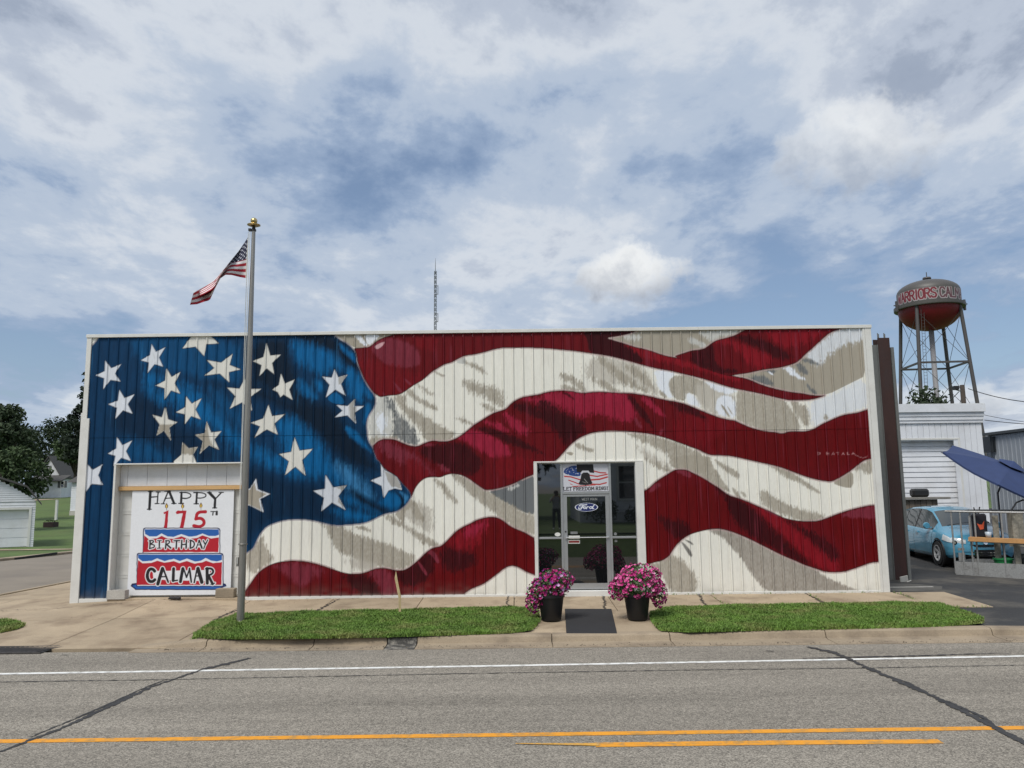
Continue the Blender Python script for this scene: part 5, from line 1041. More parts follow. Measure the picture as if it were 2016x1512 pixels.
pk2 = [('pink_bright', 5, (.64, .10, .32)), ('rose', 3, (.48, .03, .19)), ('pale_pink', 1.3, (.74, .28, .48)), ('magenta', 3, (.34, .008, .13))]
planter('black pot with a round dome of pink petunias, right of the shop door', (2.20, -2.80, -.085), [(.0, .62, .49, .27, 320), (.06, .80, .40, .22, 190), (.40, .46, .16, .26, 100), (-.36, .54, .17, .20, 80)], pk2, 0, 9)
# door mat
mp_ = [gp(x, y, -.125) for x, y in ((1112, 1207), (1204, 1207), (1215, 1247), (1115, 1247))]
m = MB().prism([(p.x, p.y, pz(p.x, p.y)+.004) for p in mp_], (0, 0, .016)); tag(m.build('door_mat', mat('rubber_mat', (.020, .020, .022), .85, .15, 4, 90, bump=.5), origin=(1.3, -3.1, -.1), bevel=.004), 'dark grey rubber mat lying before the shop door', 'mat')
# concrete blocks and scrap at the garage sill
M_BLOCK = mat('concrete_block', lin(178, 174, 166), .9, .12, 5, 60, .2, bump=.6); M_BLOCK2 = mat('weathered_block', lin(140, 128, 110), .9, .15, 5, 60, .2, bump=.6)
b1 = thing('concrete_block', 'pale hollow concrete block left of the birthday board', 'block', (-8.98, -.02, .04))
ax, az, L_, D_, H_ = -9.07, .040, .40, .19, .19; m = MB(); y0 = -.12
for xa, xb in ((0, .03), (.185, .215), (.37, .40)): m.box((ax+xa, y0, az), (ax+xb, y0+D_, az+H_))
for xa, xb in ((.0301, .1849), (.2151, .3699)): m.box((ax+xa, y0, az), (ax+xb, y0+.035, az+H_)).box((ax+xa, y0+D_-.035, az), (ax+xb, y0+D_, az+H_))
m.build('shell', M_BLOCK, b1)
MB().box((ax+.031, y0+.036, az+.002), (ax+.369, y0+D_-.036, az+.10)).build('shaded_core_fill', mat('block_shadow_core', lin(120, 116, 108), .95), b1)  # filler inside the hollow cores, shade painted in as a darker block grey
m = MB().box((-6.70, -.06, .040), (-6.29, .14, .235)); m.v = [(x+(.02*z), y, z) for x, y, z in m.v]; tag(m.build('concrete_block', M_BLOCK2, origin=(-6.5, .04, .04), bevel=.008), 'weathered brown concrete block right of the birthday board', 'block')
q = at(347, 1170, -.1); m = MB(); r = random.Random(5)
for k in range(5): cx, cz = q.x-.09+.045*k, .055+.012*math.sin(k*2); m.lathe((cx, -.16+.02*math.sin(k*3), .04), [(0, 0), (.045, .004), (.05, .025), (.03, .045+.012*(k % 2)), (0, .055+.012*(k % 2))], 8)
m.box((q.x-.14, -.19, .038), (q.x+.13, -.15, .055)); tag(m.build('door_latch', mat('rusty_iron', (.035, .03, .028), .8, .3, 20), origin=(q.x, -.16, .04)), 'small dark iron latch lying on the garage sill', 'latch')
# bleached stake at the back of the verge
s0, s1 = gp(783, 1212, -.06), at(779, 1140, -1.9); m = MB(); m.bar((s0.x, -1.93, -.1), (s0.x-.005, -1.93, .25), .045, .02, (0, 1, 0)); m.bar((s0.x-.005, -1.93, .2503), (s1.x+.01, -1.93, .62), .05, .02, (0, 1, 0)); m.add([(s1.x-.015, -1.94, .6203), (s1.x+.035, -1.94, .6203), (s1.x+.035, -1.92, .6203), (s1.x-.015, -1.92, .6203), (s1.x+.008, -1.93, .76)], [(0, 1, 4), (1, 2, 4), (2, 3, 4), (3, 0, 4), (3, 2, 1, 0)])
tag(m.build('stake', mat('bleached_wood', lin(190, 170, 128), .85, .2, 10, 60, bump=.3), origin=(s0.x, -1.93, -.1)), 'thin bleached wooden stake at the back of the verge', 'stake')
# storm drain grate in the gutter at the left
g0, g1 = gp(-60, 1283, -.25), gp(92, 1283, -.25); dr = thing('storm_drain', 'black storm drain grate in the gutter at far left', 'drain', ((g0.x+g1.x)/2, g0.y, -.25))
MB().box((g0.x, g0.y-.22, -.245), (g1.x, g0.y+.28, -.238)).build('pit', M_DARK, dr)
MB().box((g0.x, g0.y-.26, -.245), (g1.x, g0.y-.2201, -.222)).box((g0.x, g0.y+.2801, -.245), (g1.x, g0.y+.32, -.222)).build('frame', mat('cast_iron', (.05, .045, .042), .7, .3, 12), dr)
n = 16
for k in range(n):
    x = g0.x+(g1.x-g0.x)*(k+.5)/n; MB().bar((x-.12, g0.y-.2, -.232), (x+.12, g0.y+.26, -.232), .035, .012).build('bar', MATS['cast_iron'], dr)

# ------------------------------------------------------------------ steel sign post at the right corner
M_RUST = mat('rusted_steel', (.036, .013, .010), .7, .25, 2.5, 40, bump=.3, dirt=(.03, .02, .02), dscale=2, damt=.6, stretch=(1, 1, .35)); M_GREYS = mat('grey_steel_channel', (.13, .135, .13), .6, .2, 3, 40, bump=.15, stretch=(1, 1, .3))
py = 1.9; pb0, pt0 = at(1776, 1153, py), at(1732, 665, py); ptop = pt0.z; c0 = at(1757, 900, py).x
sp = thing('steel_post', 'tall rust brown steel column with grey side channels by the wall corner', 'post', (c0, py, -.05))
MB().box((c0-.15, py, -.1), (c0+.15, py+.02, ptop)).box((c0-.012, py+.0205, -.1), (c0+.012, py+.26, ptop)).box((c0-.15, py+.2605, -.1), (c0+.15, py+.28, ptop)).build('beam', M_RUST, sp)
MB().box((c0-.175, py-.02, -.1), (c0-.163, py+.25, ptop-.18)).box((c0-.31, py+.02, -.1), (c0-.1755, py+.032, ptop-.18)).build('side_channel', M_GREYS, sp); MB().box((c0+.163, py-.02, -.1), (c0+.175, py+.25, ptop-.25)).box((c0+.1755, py-.02, -.1), (c0+.235, py-.008, ptop-.25)).build('side_channel', M_GREYS, sp)
for k, dx in enumerate((-.12, -.04, .04, .12)): MB().tube([(c0+dx, py+.05+.12*(k % 2), ptop-.02), (c0+dx, py+.05+.12*(k % 2), ptop+.13)], .012, 6).build('anchor_bolt', M_GREYS, sp)
MB().box((c0-.34, py-.14, -.06), (c0+.34, py+.42, .01)).build('base_plate', M_RUST, sp)
r = random.Random(8); M_SCRAP = mat('pale_scrap', lin(170, 168, 162), .8, .2, 6)
for k, (px_, py_, w_, h_, lab) in enumerate(((1781, 1139, .22, .16, 'pale scrap board leaning at the foot of the steel post'), (1792, 1146, .16, .10, 'small pale scrap offcut beside the steel post foot'))):
    q = at(px_, py_, 1.55); m = MB().bar((q.x-w_/2, 1.55, q.z-.04), (q.x+w_/2, 1.62+.05*k, q.z-.01), .03, h_, (.2, 0, 1)); tag(m.build('scrap_board', M_SCRAP, origin=(q.x, 1.55, 0), bevel=.006), lab, 'scrap')
m = MB().box((8.5, .7, -.02), (9.5, .78, .02)).box((8.45, .9, -.02), (9.1, .97, .015)); tag(m.build('scrap_lath', M_SCRAP, origin=(9, .8, -.02)), 'thin pale laths on the ground behind the wall corner', 'scrap')
# patched concrete pad at the post foot
tag(MB().add([(8.2, .2, -.003), (8.8, .12, -.005), (9.5, .35, .002), (9.75, .8, .018), (9.3, 1.2, .032), (8.3, 1.5, .042)], [(0, 1, 2, 3, 4, 5)]).build('pad', mat('post_pad', lin(84, 82, 78), .9, .35, 3, dirt=(.04, .04, .04), dscale=3), None), kind='structure')

# ------------------------------------------------------------------ white garage behind the yard
wg = thing('white_garage', 'white board sided garage with tall overhead door behind the yard', 'building', (13.2, 9, .3))
GY = 9.0; wx0, wx1 = 9.9, at(1938, 900, GY).x; wt = at(1850, 797, GY).z; fz = [at(1850, y, GY).z for y in (797, 806, 818, 826, 833)]
dx1 = at(1889, 900, GY).x; dzt = at(1850, 868, GY).z; gz_ = .28
bw = .198; n = int((wx1-wx0)/bw)
for k in range(n+1):
    a, b = wx1-(k+1)*bw, wx1-k*bw
    if a < wx0: break
    MB().box((a+.006, GY, dzt+.05 if b < dx1+.02 and a > 10.4 else gz_-.2), (b-.006, GY+.03, fz[4])).build('siding_board', M_WHITE, wg)
MB().box((wx0, GY+.0302, gz_-.3), (10.5, GY+.2, fz[3])).box((dx1+.01, GY+.0302, gz_-.3), (wx1-.005, GY+.2, fz[3])).box((10.5, GY+.0302, dzt), (dx1+.01, GY+.2, fz[3])).build('front_wall', M_WHITE, wg)
MB().box((wx1-.2, GY+.2, gz_-.3), (wx1-.006, GY+9, fz[3])).box((wx0, GY+.2, gz_-.3), (wx0+.15, GY+9, fz[3])).box((wx0, GY+9, gz_-.3), (wx1, GY+9.15, fz[3])).build('side_wall', M_WHITE, wg)
for k, (za, zb, o) in enumerate(((fz[1]-.10, fz[0], .16), (fz[2]-.03, fz[1]-.102, .10), (fz[3]-.02, fz[2]-.032, .075), (fz[4]-.0, fz[3]-.022, .05))): MB().box((wx0-.05, GY-o, za), (wx1+.02+o*.5, GY+.04, zb)).build('fascia_board', M_WHITE, wg)
MB().box((wx0-.1, GY-.1, fz[0]-.02), (wx1+.1, GY+9.2, fz[0]+.03)).build('roof', mat('garage_roof', lin(190, 192, 192), .7), wg)
dm = MB().box((10.5, GY+.24, gz_-.1), (dx1+.005, GY+.28, dzt+.03)).build('overhead_door', M_WHITE, wg)
sh_ = (dzt-gz_+.1)/21
for k in range(21): z = gz_-.1+k*sh_; MB().add([(10.52, GY+.239, z+.004), (dx1-.01, GY+.239, z+.004), (dx1-.01, GY+.239, z+sh_-.006), (10.52, GY+.239, z+sh_-.006), (10.52, GY+.205, z+.010), (dx1-.01, GY+.205, z+.010), (dx1-.01, GY+.222, z+sh_-.012), (10.52, GY+.222, z+sh_-.012)], [(4, 5, 6, 7), (0, 1, 5, 4), (1, 2, 6, 5), (2, 3, 7, 6), (3, 0, 4, 7)]).build('door_slat', M_WHITE, dm)
MB().box((dx1-.004, GY-.012, gz_-.15), (dx1+.06, GY+.24, dzt+.04)).box((10.4, GY-.012, dzt+.0402), (dx1+.06, GY+.24, dzt+.1)).build('door_frame', M_TRIM, wg)

# ------------------------------------------------------------------ grey metal building at the right edge
gb = thing('grey_building', 'grey metal sided building at the right edge behind the umbrella', 'building', (19, 11, .4))
A, B = at(1940, 857, 13.2), at(2120, 838, 8.2); ht = (A.z+B.z)/2; M_GM = mat('grey_metal_siding', lin(150, 156, 163), .6, .08, 2, 30, bump=.08, rnd=.05); dv = Vector((B.x-A.x, B.y-A.y, 0)); LL = dv.length; dv.normalize(); nn = Vector((dv.y, -dv.x, 0))
npn = int(LL/.24)
for k in range(npn):
    p, q = Vector((A.x, A.y, 0))+dv*(k*LL/npn), Vector((A.x, A.y, 0))+dv*((k+1)*LL/npn-.004)
    o = nn*.022; z1 = ht-.02
    MB().prism([p, p+dv*.012+o, p+dv*.045+o, p+dv*.06, q, q-nn*.02, p-nn*.02], (0, 0, z1)).build('wall_panel', M_GM, gb)
off = -nn*7
MB().prism([Vector((A.x, A.y, 0))-nn*.03, Vector((B.x, B.y, 0))-nn*.03, Vector((B.x, B.y, 0))+off, Vector((A.x, A.y, 0))+off], (0, 0, ht-.05)).build('body', M_GM, gb)
MB().prism([Vector((A.x, A.y, ht))+nn*.12-dv*.1, Vector((B.x, B.y, ht))+nn*.12, Vector((B.x, B.y, ht))+off, Vector((A.x, A.y, ht))+off-dv*.1], (0, 0, .10)).build('roof_edge', mat('dark_trim', (.05, .055, .06), .5), gb)
wp = at(1947, 875, 13.0); wq = at(1962, 875, 12.6); MB().prism([Vector((wp.x, wp.y-.02, wp.z-.32))+nn*.25, Vector((wq.x, wq.y-.02, wp.z-.32))+nn*.25, Vector((wq.x, wq.y-.02, wp.z+.28))+nn*.25, Vector((wp.x, wp.y-.02, wp.z+.28))+nn*.25], tuple(-nn*.2)).build('window', M_GLASS, gb)

# ------------------------------------------------------------------ blue hatchback, nose to the street
def make_car():
    t = thing('parked_car', 'light blue hatchback parked nose out behind the steel post', 'car', (0, 0, 0))
    ST_ = np.array([(-2.0, .52, .42, .80, .46, .86, .88), (-1.95, .74, .31, .90, .60, 1.02, 1.05), (-1.8, .80, .25, .94, .59, 1.20, 1.25), (-1.45, .835, .20, .95, .575, 1.335, 1.385), (-.95, .845, .18, .93, .575, 1.405, 1.455), (-.4, .85, .18, .91, .575, 1.425, 1.48), (.1, .85, .18, .89, .565, 1.405, 1.46), (.42, .85, .18, .875, .55, 1.335, 1.395), (.82, .85, .18, .87, .60, 1.13, 1.19), (1.2, .845, .18, .865, .675, .935, .985), (1.5, .83, .18, .815, .62, .865, .905), (1.78, .785, .19, .735, .56, .775, .81), (1.93, .71, .22, .64, .50, .67, .70), (2.01, .58, .27, .54, .42, .56, .58), (2.03, .48, .32, .46, .36, .47, .48)])
    xs = np.concatenate([np.linspace(-2, -1.5, 10)[:-1], np.linspace(-1.5, 1.5, 100)[:-1], np.linspace(1.5, 2.03, 16)])
    def sm(col):
        f = np.interp(xs, ST_[:, 0], ST_[:, col]); k = np.array([.25, .5, .25])
        g = np.convolve(np.pad(f, 1, mode='edge'), k, 'valid'); return np.convolve(np.pad(g, 1, mode='edge'), k, 'valid')
    w, zb, zl, wr, zr, zt = [sm(c) for c in range(1, 7)]; SUBD = {2: 2, 3: 5, 4: 5, 5: 4, 6: 2}; SEG = [k for k in range(14) for q in range(SUBD.get(k, 1))]; nP = len(SEG)+1; J3, J11 = SEG.index(3), SEG.index(10)+1; G = np.empty((len(xs), nP, 3))
    for i, x in enumerate(xs):
        hz = zl[i]; pr = [(0, zb[i]), (w[i]*.6, zb[i]), (w[i]*.90, zb[i]+.02), (w[i]*.965, zb[i]+.09), (w[i]*.985, zb[i]+.3*(hz-zb[i])), (w[i], zb[i]+.55*(hz-zb[i])), (w[i]*.995, zb[i]+.78*(hz-zb[i])), (w[i]*.962, hz-.035), (w[i]*.93, hz), (w[i]*.93*.6+wr[i]*.4, hz*.6+zr[i]*.4), (wr[i]*1.02, zr[i]-.02*min(1, (zr[i]-hz)/.3)), (wr[i]*.96, zr[i]+.25*(zt[i]-zr[i])), (wr[i]*.75, zr[i]+.62*(zt[i]-zr[i])), (wr[i]*.4, zr[i]+.9*(zt[i]-zr[i])), (0, zt[i])]
        pr = [(pr[k][0]+(pr[k+1][0]-pr[k][0])*q/SUBD.get(k, 1), pr[k][1]+(pr[k+1][1]-pr[k][1])*q/SUBD.get(k, 1)) for k in range(14) for q in range(SUBD.get(k, 1))]+[pr[14]]
        G[i, :, 0] = x; G[i, :, 1] = [p[0] for p in pr]; G[i, :, 2] = [p[1] for p in pr]
    def cell(i, jj):
        xm = (xs[i]+xs[i+1])/2; j = SEG[jj]; zm = G[i:i+2, jj:jj+2, 2].mean()
        if 1 <= j <= 6 and min(math.hypot(xm-1.27, zm-.30), math.hypot(xm+1.27, zm-.30)) < .345: return 'cut'
        if j in (8, 9) and -1.5 < xm < .92:
            if -.30 < xm < -.20 or -1.10 < xm < -1.04: return 'trimb'
            if xm > .55 and j == 9 and False: return 'body'
            return 'glass'
        if j >= 11 and .44 < xm < 1.17: return 'shield'
        if j >= 11 and xm < -1.52 and xm > -1.93: return 'rearw'
        if j < 3: return 'trimb' if j < 2 else 'body'
        return 'body'
    parts = {}
    for sgn in (-1, 1):
        for i in range(len(xs)-1):
            for j in range(nP-1):
                key = cell(i, j)+('R' if sgn < 0 else 'L') if cell(i, j) == 'glass' else cell(i, j)
                m = parts.setdefault(key, MB()); q = [G[i, j], G[i+1, j], G[i+1, j+1], G[i, j+1]]; m.add([(p[0], p[1]*sgn, p[2]) for p in q], [(0, 1, 2, 3)])
    parts.pop('cut', None)
    for sgn in (1,):
        parts['body'].add([(xs[-1], G[-1, j, 1]*s, G[-1, j, 2]) for s in (1, -1) for j in range(nP)], [(j, j+1, nP+j+1, nP+j) for j in range(nP-1)]); parts['body'].add([(xs[0], G[0, j, 1]*s, G[0, j, 2]) for s in (1, -1) for j in range(nP)], [(j, j+1, nP+j+1, nP+j) for j in range(nP-1)])
    M_CAR = mat('light_blue_car_paint', lin(84, 152, 182), .22, .02, 3, 200, .03, bump=0, coat=1.); M_CG = mat('car_glass', (.05, .06, .06), .05, 0, bump=0, ior=1.7); M_CT = mat('car_black_trim', (.012, .012, .013), .5, bump=0); M_CH = mat('chrome', (.75, .76, .78), .15, 0, bump=0, metal=1.)
    def weld(m, nm, mt, par):
        o = m.build(nm, mt, par, smooth=True); bm = bmesh.new(); bm.from_mesh(o.data); bmesh.ops.remove_doubles(bm, verts=bm.verts, dist=.0008); bmesh.ops.recalc_face_normals(bm, faces=bm.faces)
        for f in bm.faces: f.smooth = True
        bm.to_mesh(o.data); bm.free(); o.data.set_sharp_from_angle(angle=math.radians(38)); return o
    body = weld(parts['body'], 'body', M_CAR, t); weld(parts['trimb'], 'pillar_trim', M_CT, t); weld(parts['shield'], 'windscreen', M_CG, t); weld(parts['rearw'], 'rear_window', M_CG, t)
    for k in ('glassR', 'glassL'): weld(parts[k], 'side_window', M_CG, t)
    def side_y(x, z, s):
        i = int(np.argmin(abs(xs-x))); return s*float(np.interp(z, G[i, J3:J11, 2], G[i, J3:J11, 1]))
    for s in (-1, 1):
        m = MB()                                                      # door seams and sill line as narrow dark strips
        for x in (-.95, -.25, .95):
            zz = np.linspace(.30, .86, 8)
            for a, b in zip(zz[:-1], zz[1:]): m.add([(x-.006, side_y(x, a, s)+s*.003, a), (x+.006, side_y(x, a, s)+s*.003, a), (x+.006, side_y(x, b, s)+s*.003, b), (x-.006, side_y(x, b, s)+s*.003, b)], [(0, 1, 2, 3)])
        m.build('door_seam', M_CT, t)
        for x in (.02, -.72): y = side_y(x, .78, s); MB().bar((x-.09, y+s*.02, .78), (x+.07, y+s*.02, .785), .03, .035).build('door_handle', M_CAR, t)
        y = side_y(.85, .9, s); MB().lathe((.80, y+s*.13, .98), [(0, -.07), (.06, -.06), (.085, -.01), (.085, .04), (.07, .06), (0, .06)], 14, (1, 0, 0)).box((.78, y, .92), (.84, y+s*.10, .95)).build('door_mirror', M_CAR, t, smooth=True, auto=40)
        # headlight: swept lens wrapping the corner, dark bezel, bright bulb
        hl = MB(); pts = []
        for x in np.linspace(1.52, 1.99, 9):
            i = int(np.argmin(abs(xs-x))); zt_ = .80-.30*max(0, (x-1.5))**1.0*.85; zb_ = .66-.17*(x-1.5)
            row = []
            for z in np.linspace(zb_, zt_, 5): row.append((xs[i]+.012, s*(float(np.interp(z, G[i, J3:J11, 2], G[i, J3:J11, 1]))+.008), z))
            pts.append(row)
        for a in range(8):
            for b in range(4): hl.add([pts[a][b], pts[a+1][b], pts[a+1][b+1], pts[a][b+1]], [(0, 1, 2, 3)])
        h = hl.build('headlight', mat('headlight_lens', (.62, .66, .68), .12, 0, bump=0, coat=1.), t, smooth=True)
        y = side_y(1.88, .60, s); MB().lathe((1.90, y*.93, .60), [(.0, .05), (.045, .05), (.06, .03), (.06, -.02)], 16, (1, s*.5, 0)).build('lamp', M_CT, h, smooth=True)
        MB().lathe((1.905, y*.93, .60), [(.0, .058), (.026, .058), (.03, .05)], 12, (1, s*.5, 0)).build('bulb', M_CH, h)
        for x in (1.27, -1.27):
            MB().lathe((x, s*.70, .31), [(0, -.12), (.335, -.12), (.335, .135), (.345, .146), (.375, .142), (.378, .10)], 28, (0, s, 0)).build('wheel_arch', M_CT, t, smooth=True, auto=40)
            wh = MB().lathe((x, s*.745, .30), [(.19, -.09), (.285, -.09), (.30, -.06), (.30, .085), (.29, .105), (.20, .115)], 28, (0, s, 0)).build('wheel', mat('tyre', (.02, .02, .021), .8, .2), t, smooth=True, auto=40)
            rm = MB().lathe((x, s*.745, .30), [(.0, .075), (.055, .09), (.06, .07)], 14, (0, s, 0)).lathe((x, s*.745, .30), [(.185, .06), (.185, .118), (.205, .118), (.205, .06)], 28, (0, s, 0))
            for k in range(10):
                a = 2*math.pi*(k//2)/5+(.14 if k % 2 else -.14); rm.bar((x+.05*math.cos(a), s*.822, .30+.05*math.sin(a)), (x+.19*math.cos(a*1.0), s*.845, .30+.19*math.sin(a)), .028, .02, (0, s, 0))
            rm.build('rim', mat('alloy_rim', (.50, .51, .52), .35, metal=.2, bump=0), wh); MB().lathe((x, s*.745, .30), [(0, .04), (.19, .04)], 24, (0, s, 0)).build('brake_disc', M_DARK, wh)
    # grille, lower intake, plate, badge, wipers
    def front(z, y0, y1, h, x, nm, mt, bow=.10):
        m = MB(); n = 10
        for k in range(n):
            ya, yb = y0+(y1-y0)*k/n, y0+(y1-y0)*(k+1)/n; m.add([(x-bow*(ya/.7)**2, ya, z-h/2), (x-bow*(yb/.7)**2, yb, z-h/2), (x-bow*(yb/.7)**2, yb, z+h/2), (x-bow*(ya/.7)**2, ya, z+h/2)], [(0, 1, 2, 3)])
        return m.build(nm, mt, t)
    front(.345, -.50, .50, .17, 2.052, 'lower_intake', M_CT, .14); front(.36, -.46, .46, .022, 2.06, 'intake_bar', M_CH, .14); front(.30, -.46, .46, .018, 2.06, 'intake_bar', M_CH, .14); front(.53, -.40, .40, .05, 2.055, 'upper_grille', M_CT, .16)
    MB().lathe((2.045, 0, .60), [(0, .015), (.05, .015), (.055, .0)], 16, (1, 0, .3)).build('badge', M_CH, t)
    MB().bar((1.15, -.5, .995), (1.02, .15, 1.075), .02, .02).bar((1.15, .1, .995), (1.0, .6, 1.06), .02, .02).build('wiper', M_CT, t)
    return t
car = make_car(); car.location = (12.55, 5.55, lot_z(5.5)); car.rotation_euler = (0, 0, math.radians(-96)); car.scale = (1.06,)*3

# ------------------------------------------------------------------ aluminium work platform in front of the car
M_PLAT = mat('scuffed_aluminium', (.40, .40, .39), .5, .2, 6, 40, .25, bump=.15, metal=.55, dirt=(.16, .15, .14), dscale=6, damt=.6)
wpn = thing('work_platform', 'paint spattered aluminium work platform with railings in the yard', 'platform', (12.3, 2.2, .05))
a0, a1 = Vector((11.12, 2.72, .06)), Vector((12.42, 1.66, .02)); a2 = a1+Vector((.9, .75, .02)); a3 = a0+Vector((.9, .75, .02))
def board(p, q, z0, z1, nm, mt=M_PLAT, th=.02): return MB().bar((p.x, p.y, (z0+z1)/2), (q.x, q.y, (z0+z1)/2), th, z1-z0).build(nm, mt, wpn)
for p, q in ((a0, a1), (a1, a2), (a2, a3), (a3, a0)): board(p, q, .05, .40, 'toe_board')
MB().prism([(p.x, p.y, .06) for p in (a0, a1, a2, a3)], (0, 0, .05)).build('deck', M_PLAT, wpn)
zt_ = 1.66
for k, t in enumerate((.0, .12, .24, .31, .66, 1.0)):
    p = a0.lerp(a1, t); MB().tube([(p.x, p.y, .1), (p.x, p.y, zt_-(.12 if t in (.24, ) else .03))], .022, 8).build('post', M_PLAT, wpn)
for p in (a2, a3): MB().tube([(p.x, p.y, .1), (p.x, p.y, zt_-.03)], .024, 8).build('post', M_PLAT, wpn)
e0 = a0-(a1-a0)*.08
MB().tube([(e0.x, e0.y, zt_), (a1.x, a1.y, zt_-.02), (a2.x, a2.y, zt_)], .026, 8).build('top_rail', M_PLAT, wpn); MB().tube([(a2.x, a2.y, zt_), (a3.x, a3.y, zt_), (a0.x, a0.y, zt_)], .024, 8).build('top_rail', M_PLAT, wpn)
MB().tube([(a0.lerp(a1, .2).x, a0.lerp(a1, .2).y, .93), (a1.x, a1.y, .88)], .022, 8).build('mid_rail', M_PLAT, wpn)
cu = MB(); q = a1.lerp(a2, .2); cu.tube([(q.x-.45, q.y+.1, zt_), (q.x-.28, q.y+.1, zt_+.22), (q.x-.12, q.y+.1, zt_+.28), (q.x+.22, q.y+.1, zt_+.24), (q.x+.12, q.y+.1, zt_+.02)], .02, 8); cu.build('loop_handle', M_BLACK, wpn)
# control box with machinery on the right end
cb = MB(); cq = a1.lerp(a0, .05)+Vector((.1, .3, 0)); cb.box((cq.x-.22, cq.y, .80), (cq.x+.06, cq.y+.2, 1.62)); cb.build('control_box', mat('scratched_paint', lin(140, 136, 124), .7, .35, 18, 60, bump=.3), wpn)
for t in (.55, .8): p = a0.lerp(a1, t)+Vector((.12, .10, 0)); MB().box((p.x-.07, p.y, .11), (p.x+.07, p.y+.03, zt_-.1)).build('wide_post', MATS['scratched_paint'], wpn)
hb = a1+Vector((.12, .22, 0)); r = random.Random(31)
for k in range(9):
    x, y = hb.x+r.uniform(-.1, .3), hb.y+r.uniform(-.1, .25); MB().tube([(x, y, .12), (x+r.uniform(-.2, .2), y, .45), (x+r.uniform(-.25, .2), y+.05, .75), (x+r.uniform(-.1, .25), y, 1.0+r.random()*.3)], .018, 6).build('hydraulic_hose', M_BLACK, wpn)
MB().box((hb.x-.02, hb.y+.08, .12), (hb.x+.35, hb.y+.4, .62)).build('pump_housing', mat('oily_metal', (.06, .06, .06), .5, .4, 12, 40, bump=.3), wpn)
q = a0.lerp(a1, .05); MB().box((q.x+.0, q.y-.03, .42), (q.x+.16, q.y-.012, .62)).box((q.x, q.y-.03, .68), (q.x+.16, q.y-.012, .74)).build('rail_bracket', M_PLAT, wpn)
# plank and the things lying on it
q0, q1 = a0.lerp(a1, .22)+Vector((-.05, -.08, 0)), a1+Vector((.35, -.33, 0))
m = MB().bar((q0.x, q0.y, .98), (q1.x, q1.y, .94), .26, .10); tag(m.build('plank', mat('pine_plank', lin(188, 140, 88), .7, .15, 6, 50, bump=.2), origin=((q0.x+q1.x)/2, (q0.y+q1.y)/2, .96)), 'tan pine plank laid across the work platform rails', 'plank')
gq = a0.lerp(a1, .63)+Vector((.14, .22, 0)); bk = thing('green_tub', 'green plastic tub standing on the work platform deck', 'tub', (gq.x, gq.y, .11)); M_GT = mat('green_plastic', (.012, .22, .06), .4, .08, 4, bump=.03)
MB().lathe((gq.x, gq.y, .11), [(0, 0), (.15, 0), (.165, .05), (.215, .40), (.205, .40), (.155, .06), (0, .03)], 24).build('shell', M_GT, bk, smooth=True, auto=40); MB().lathe((gq.x, gq.y, .11), [(.217, .36), (.235, .365), (.235, .40), (.205, .405)], 24).build('rim', M_GT, bk, smooth=True, auto=40)
bq = a0.lerp(a1, .36)+Vector((.12, .12, 0)); bg = thing('tool_bag', 'black tool bag with an orange flap hung on the platform rail', 'bag', (bq.x, bq.y, 1.0))
m = MB().box((bq.x-.16, bq.y, 1.0), (bq.x+.18, bq.y+.16, 1.60)); m.build('bag_body', mat('black_nylon', (.012, .013, .02), .8, .2), bg, bevel=.04)
m = MB().prism([(bq.x-.10, bq.y-.012, 1.36), (bq.x-.03, bq.y-.012, 1.20), (bq.x+.06, bq.y-.012, 1.22), (bq.x+.09, bq.y-.012, 1.42), (bq.x+.03, bq.y-.012, 1.33), (bq.x-.04, bq.y-.012, 1.33)], (0, .01, 0)); m.build('orange_flap', mat('orange_fabric', (.62, .10, .04), .7), bg)
m = MB().tube([(bq.x-.08, bq.y+.05, 1.60), (bq.x-.11, bq.y+.05, 1.76)], .014, 6).tube([(bq.x+.0, bq.y+.05, 1.60), (bq.x+.04, bq.y+.05, 1.77)], .014, 6); m.build('tool_handles', M_BLACK, bg)
cq2 = q0.lerp(q1, .24); m = MB().lathe((cq2.x, cq2.y, 1.022), [(0, 0), (.055, 0), (.075, .14), (.07, .14), (.05, .01), (0, .01)], 18); tag(m.build('paint_cup', mat('clear_plastic_cup', lin(180, 190, 200), .35), origin=(cq2.x, cq2.y, 1.022), smooth=True), 'pale plastic paint cup standing on the pine plank', 'cup')
cq3 = q0.lerp(q1, .8); m = MB()
for k in range(5): m.tube([(cq3.x+(.16+.02*k)*math.cos(t*.5), cq3.y+(.10+.01*k)*math.sin(t*.5), 1.005+.014*k) for t in range(13)], .009, 6)
tag(m.build('coiled_hose', M_BLACK, origin=(cq3.x, cq3.y, 1.0)), 'black coiled hose on the right end of the plank', 'hose')

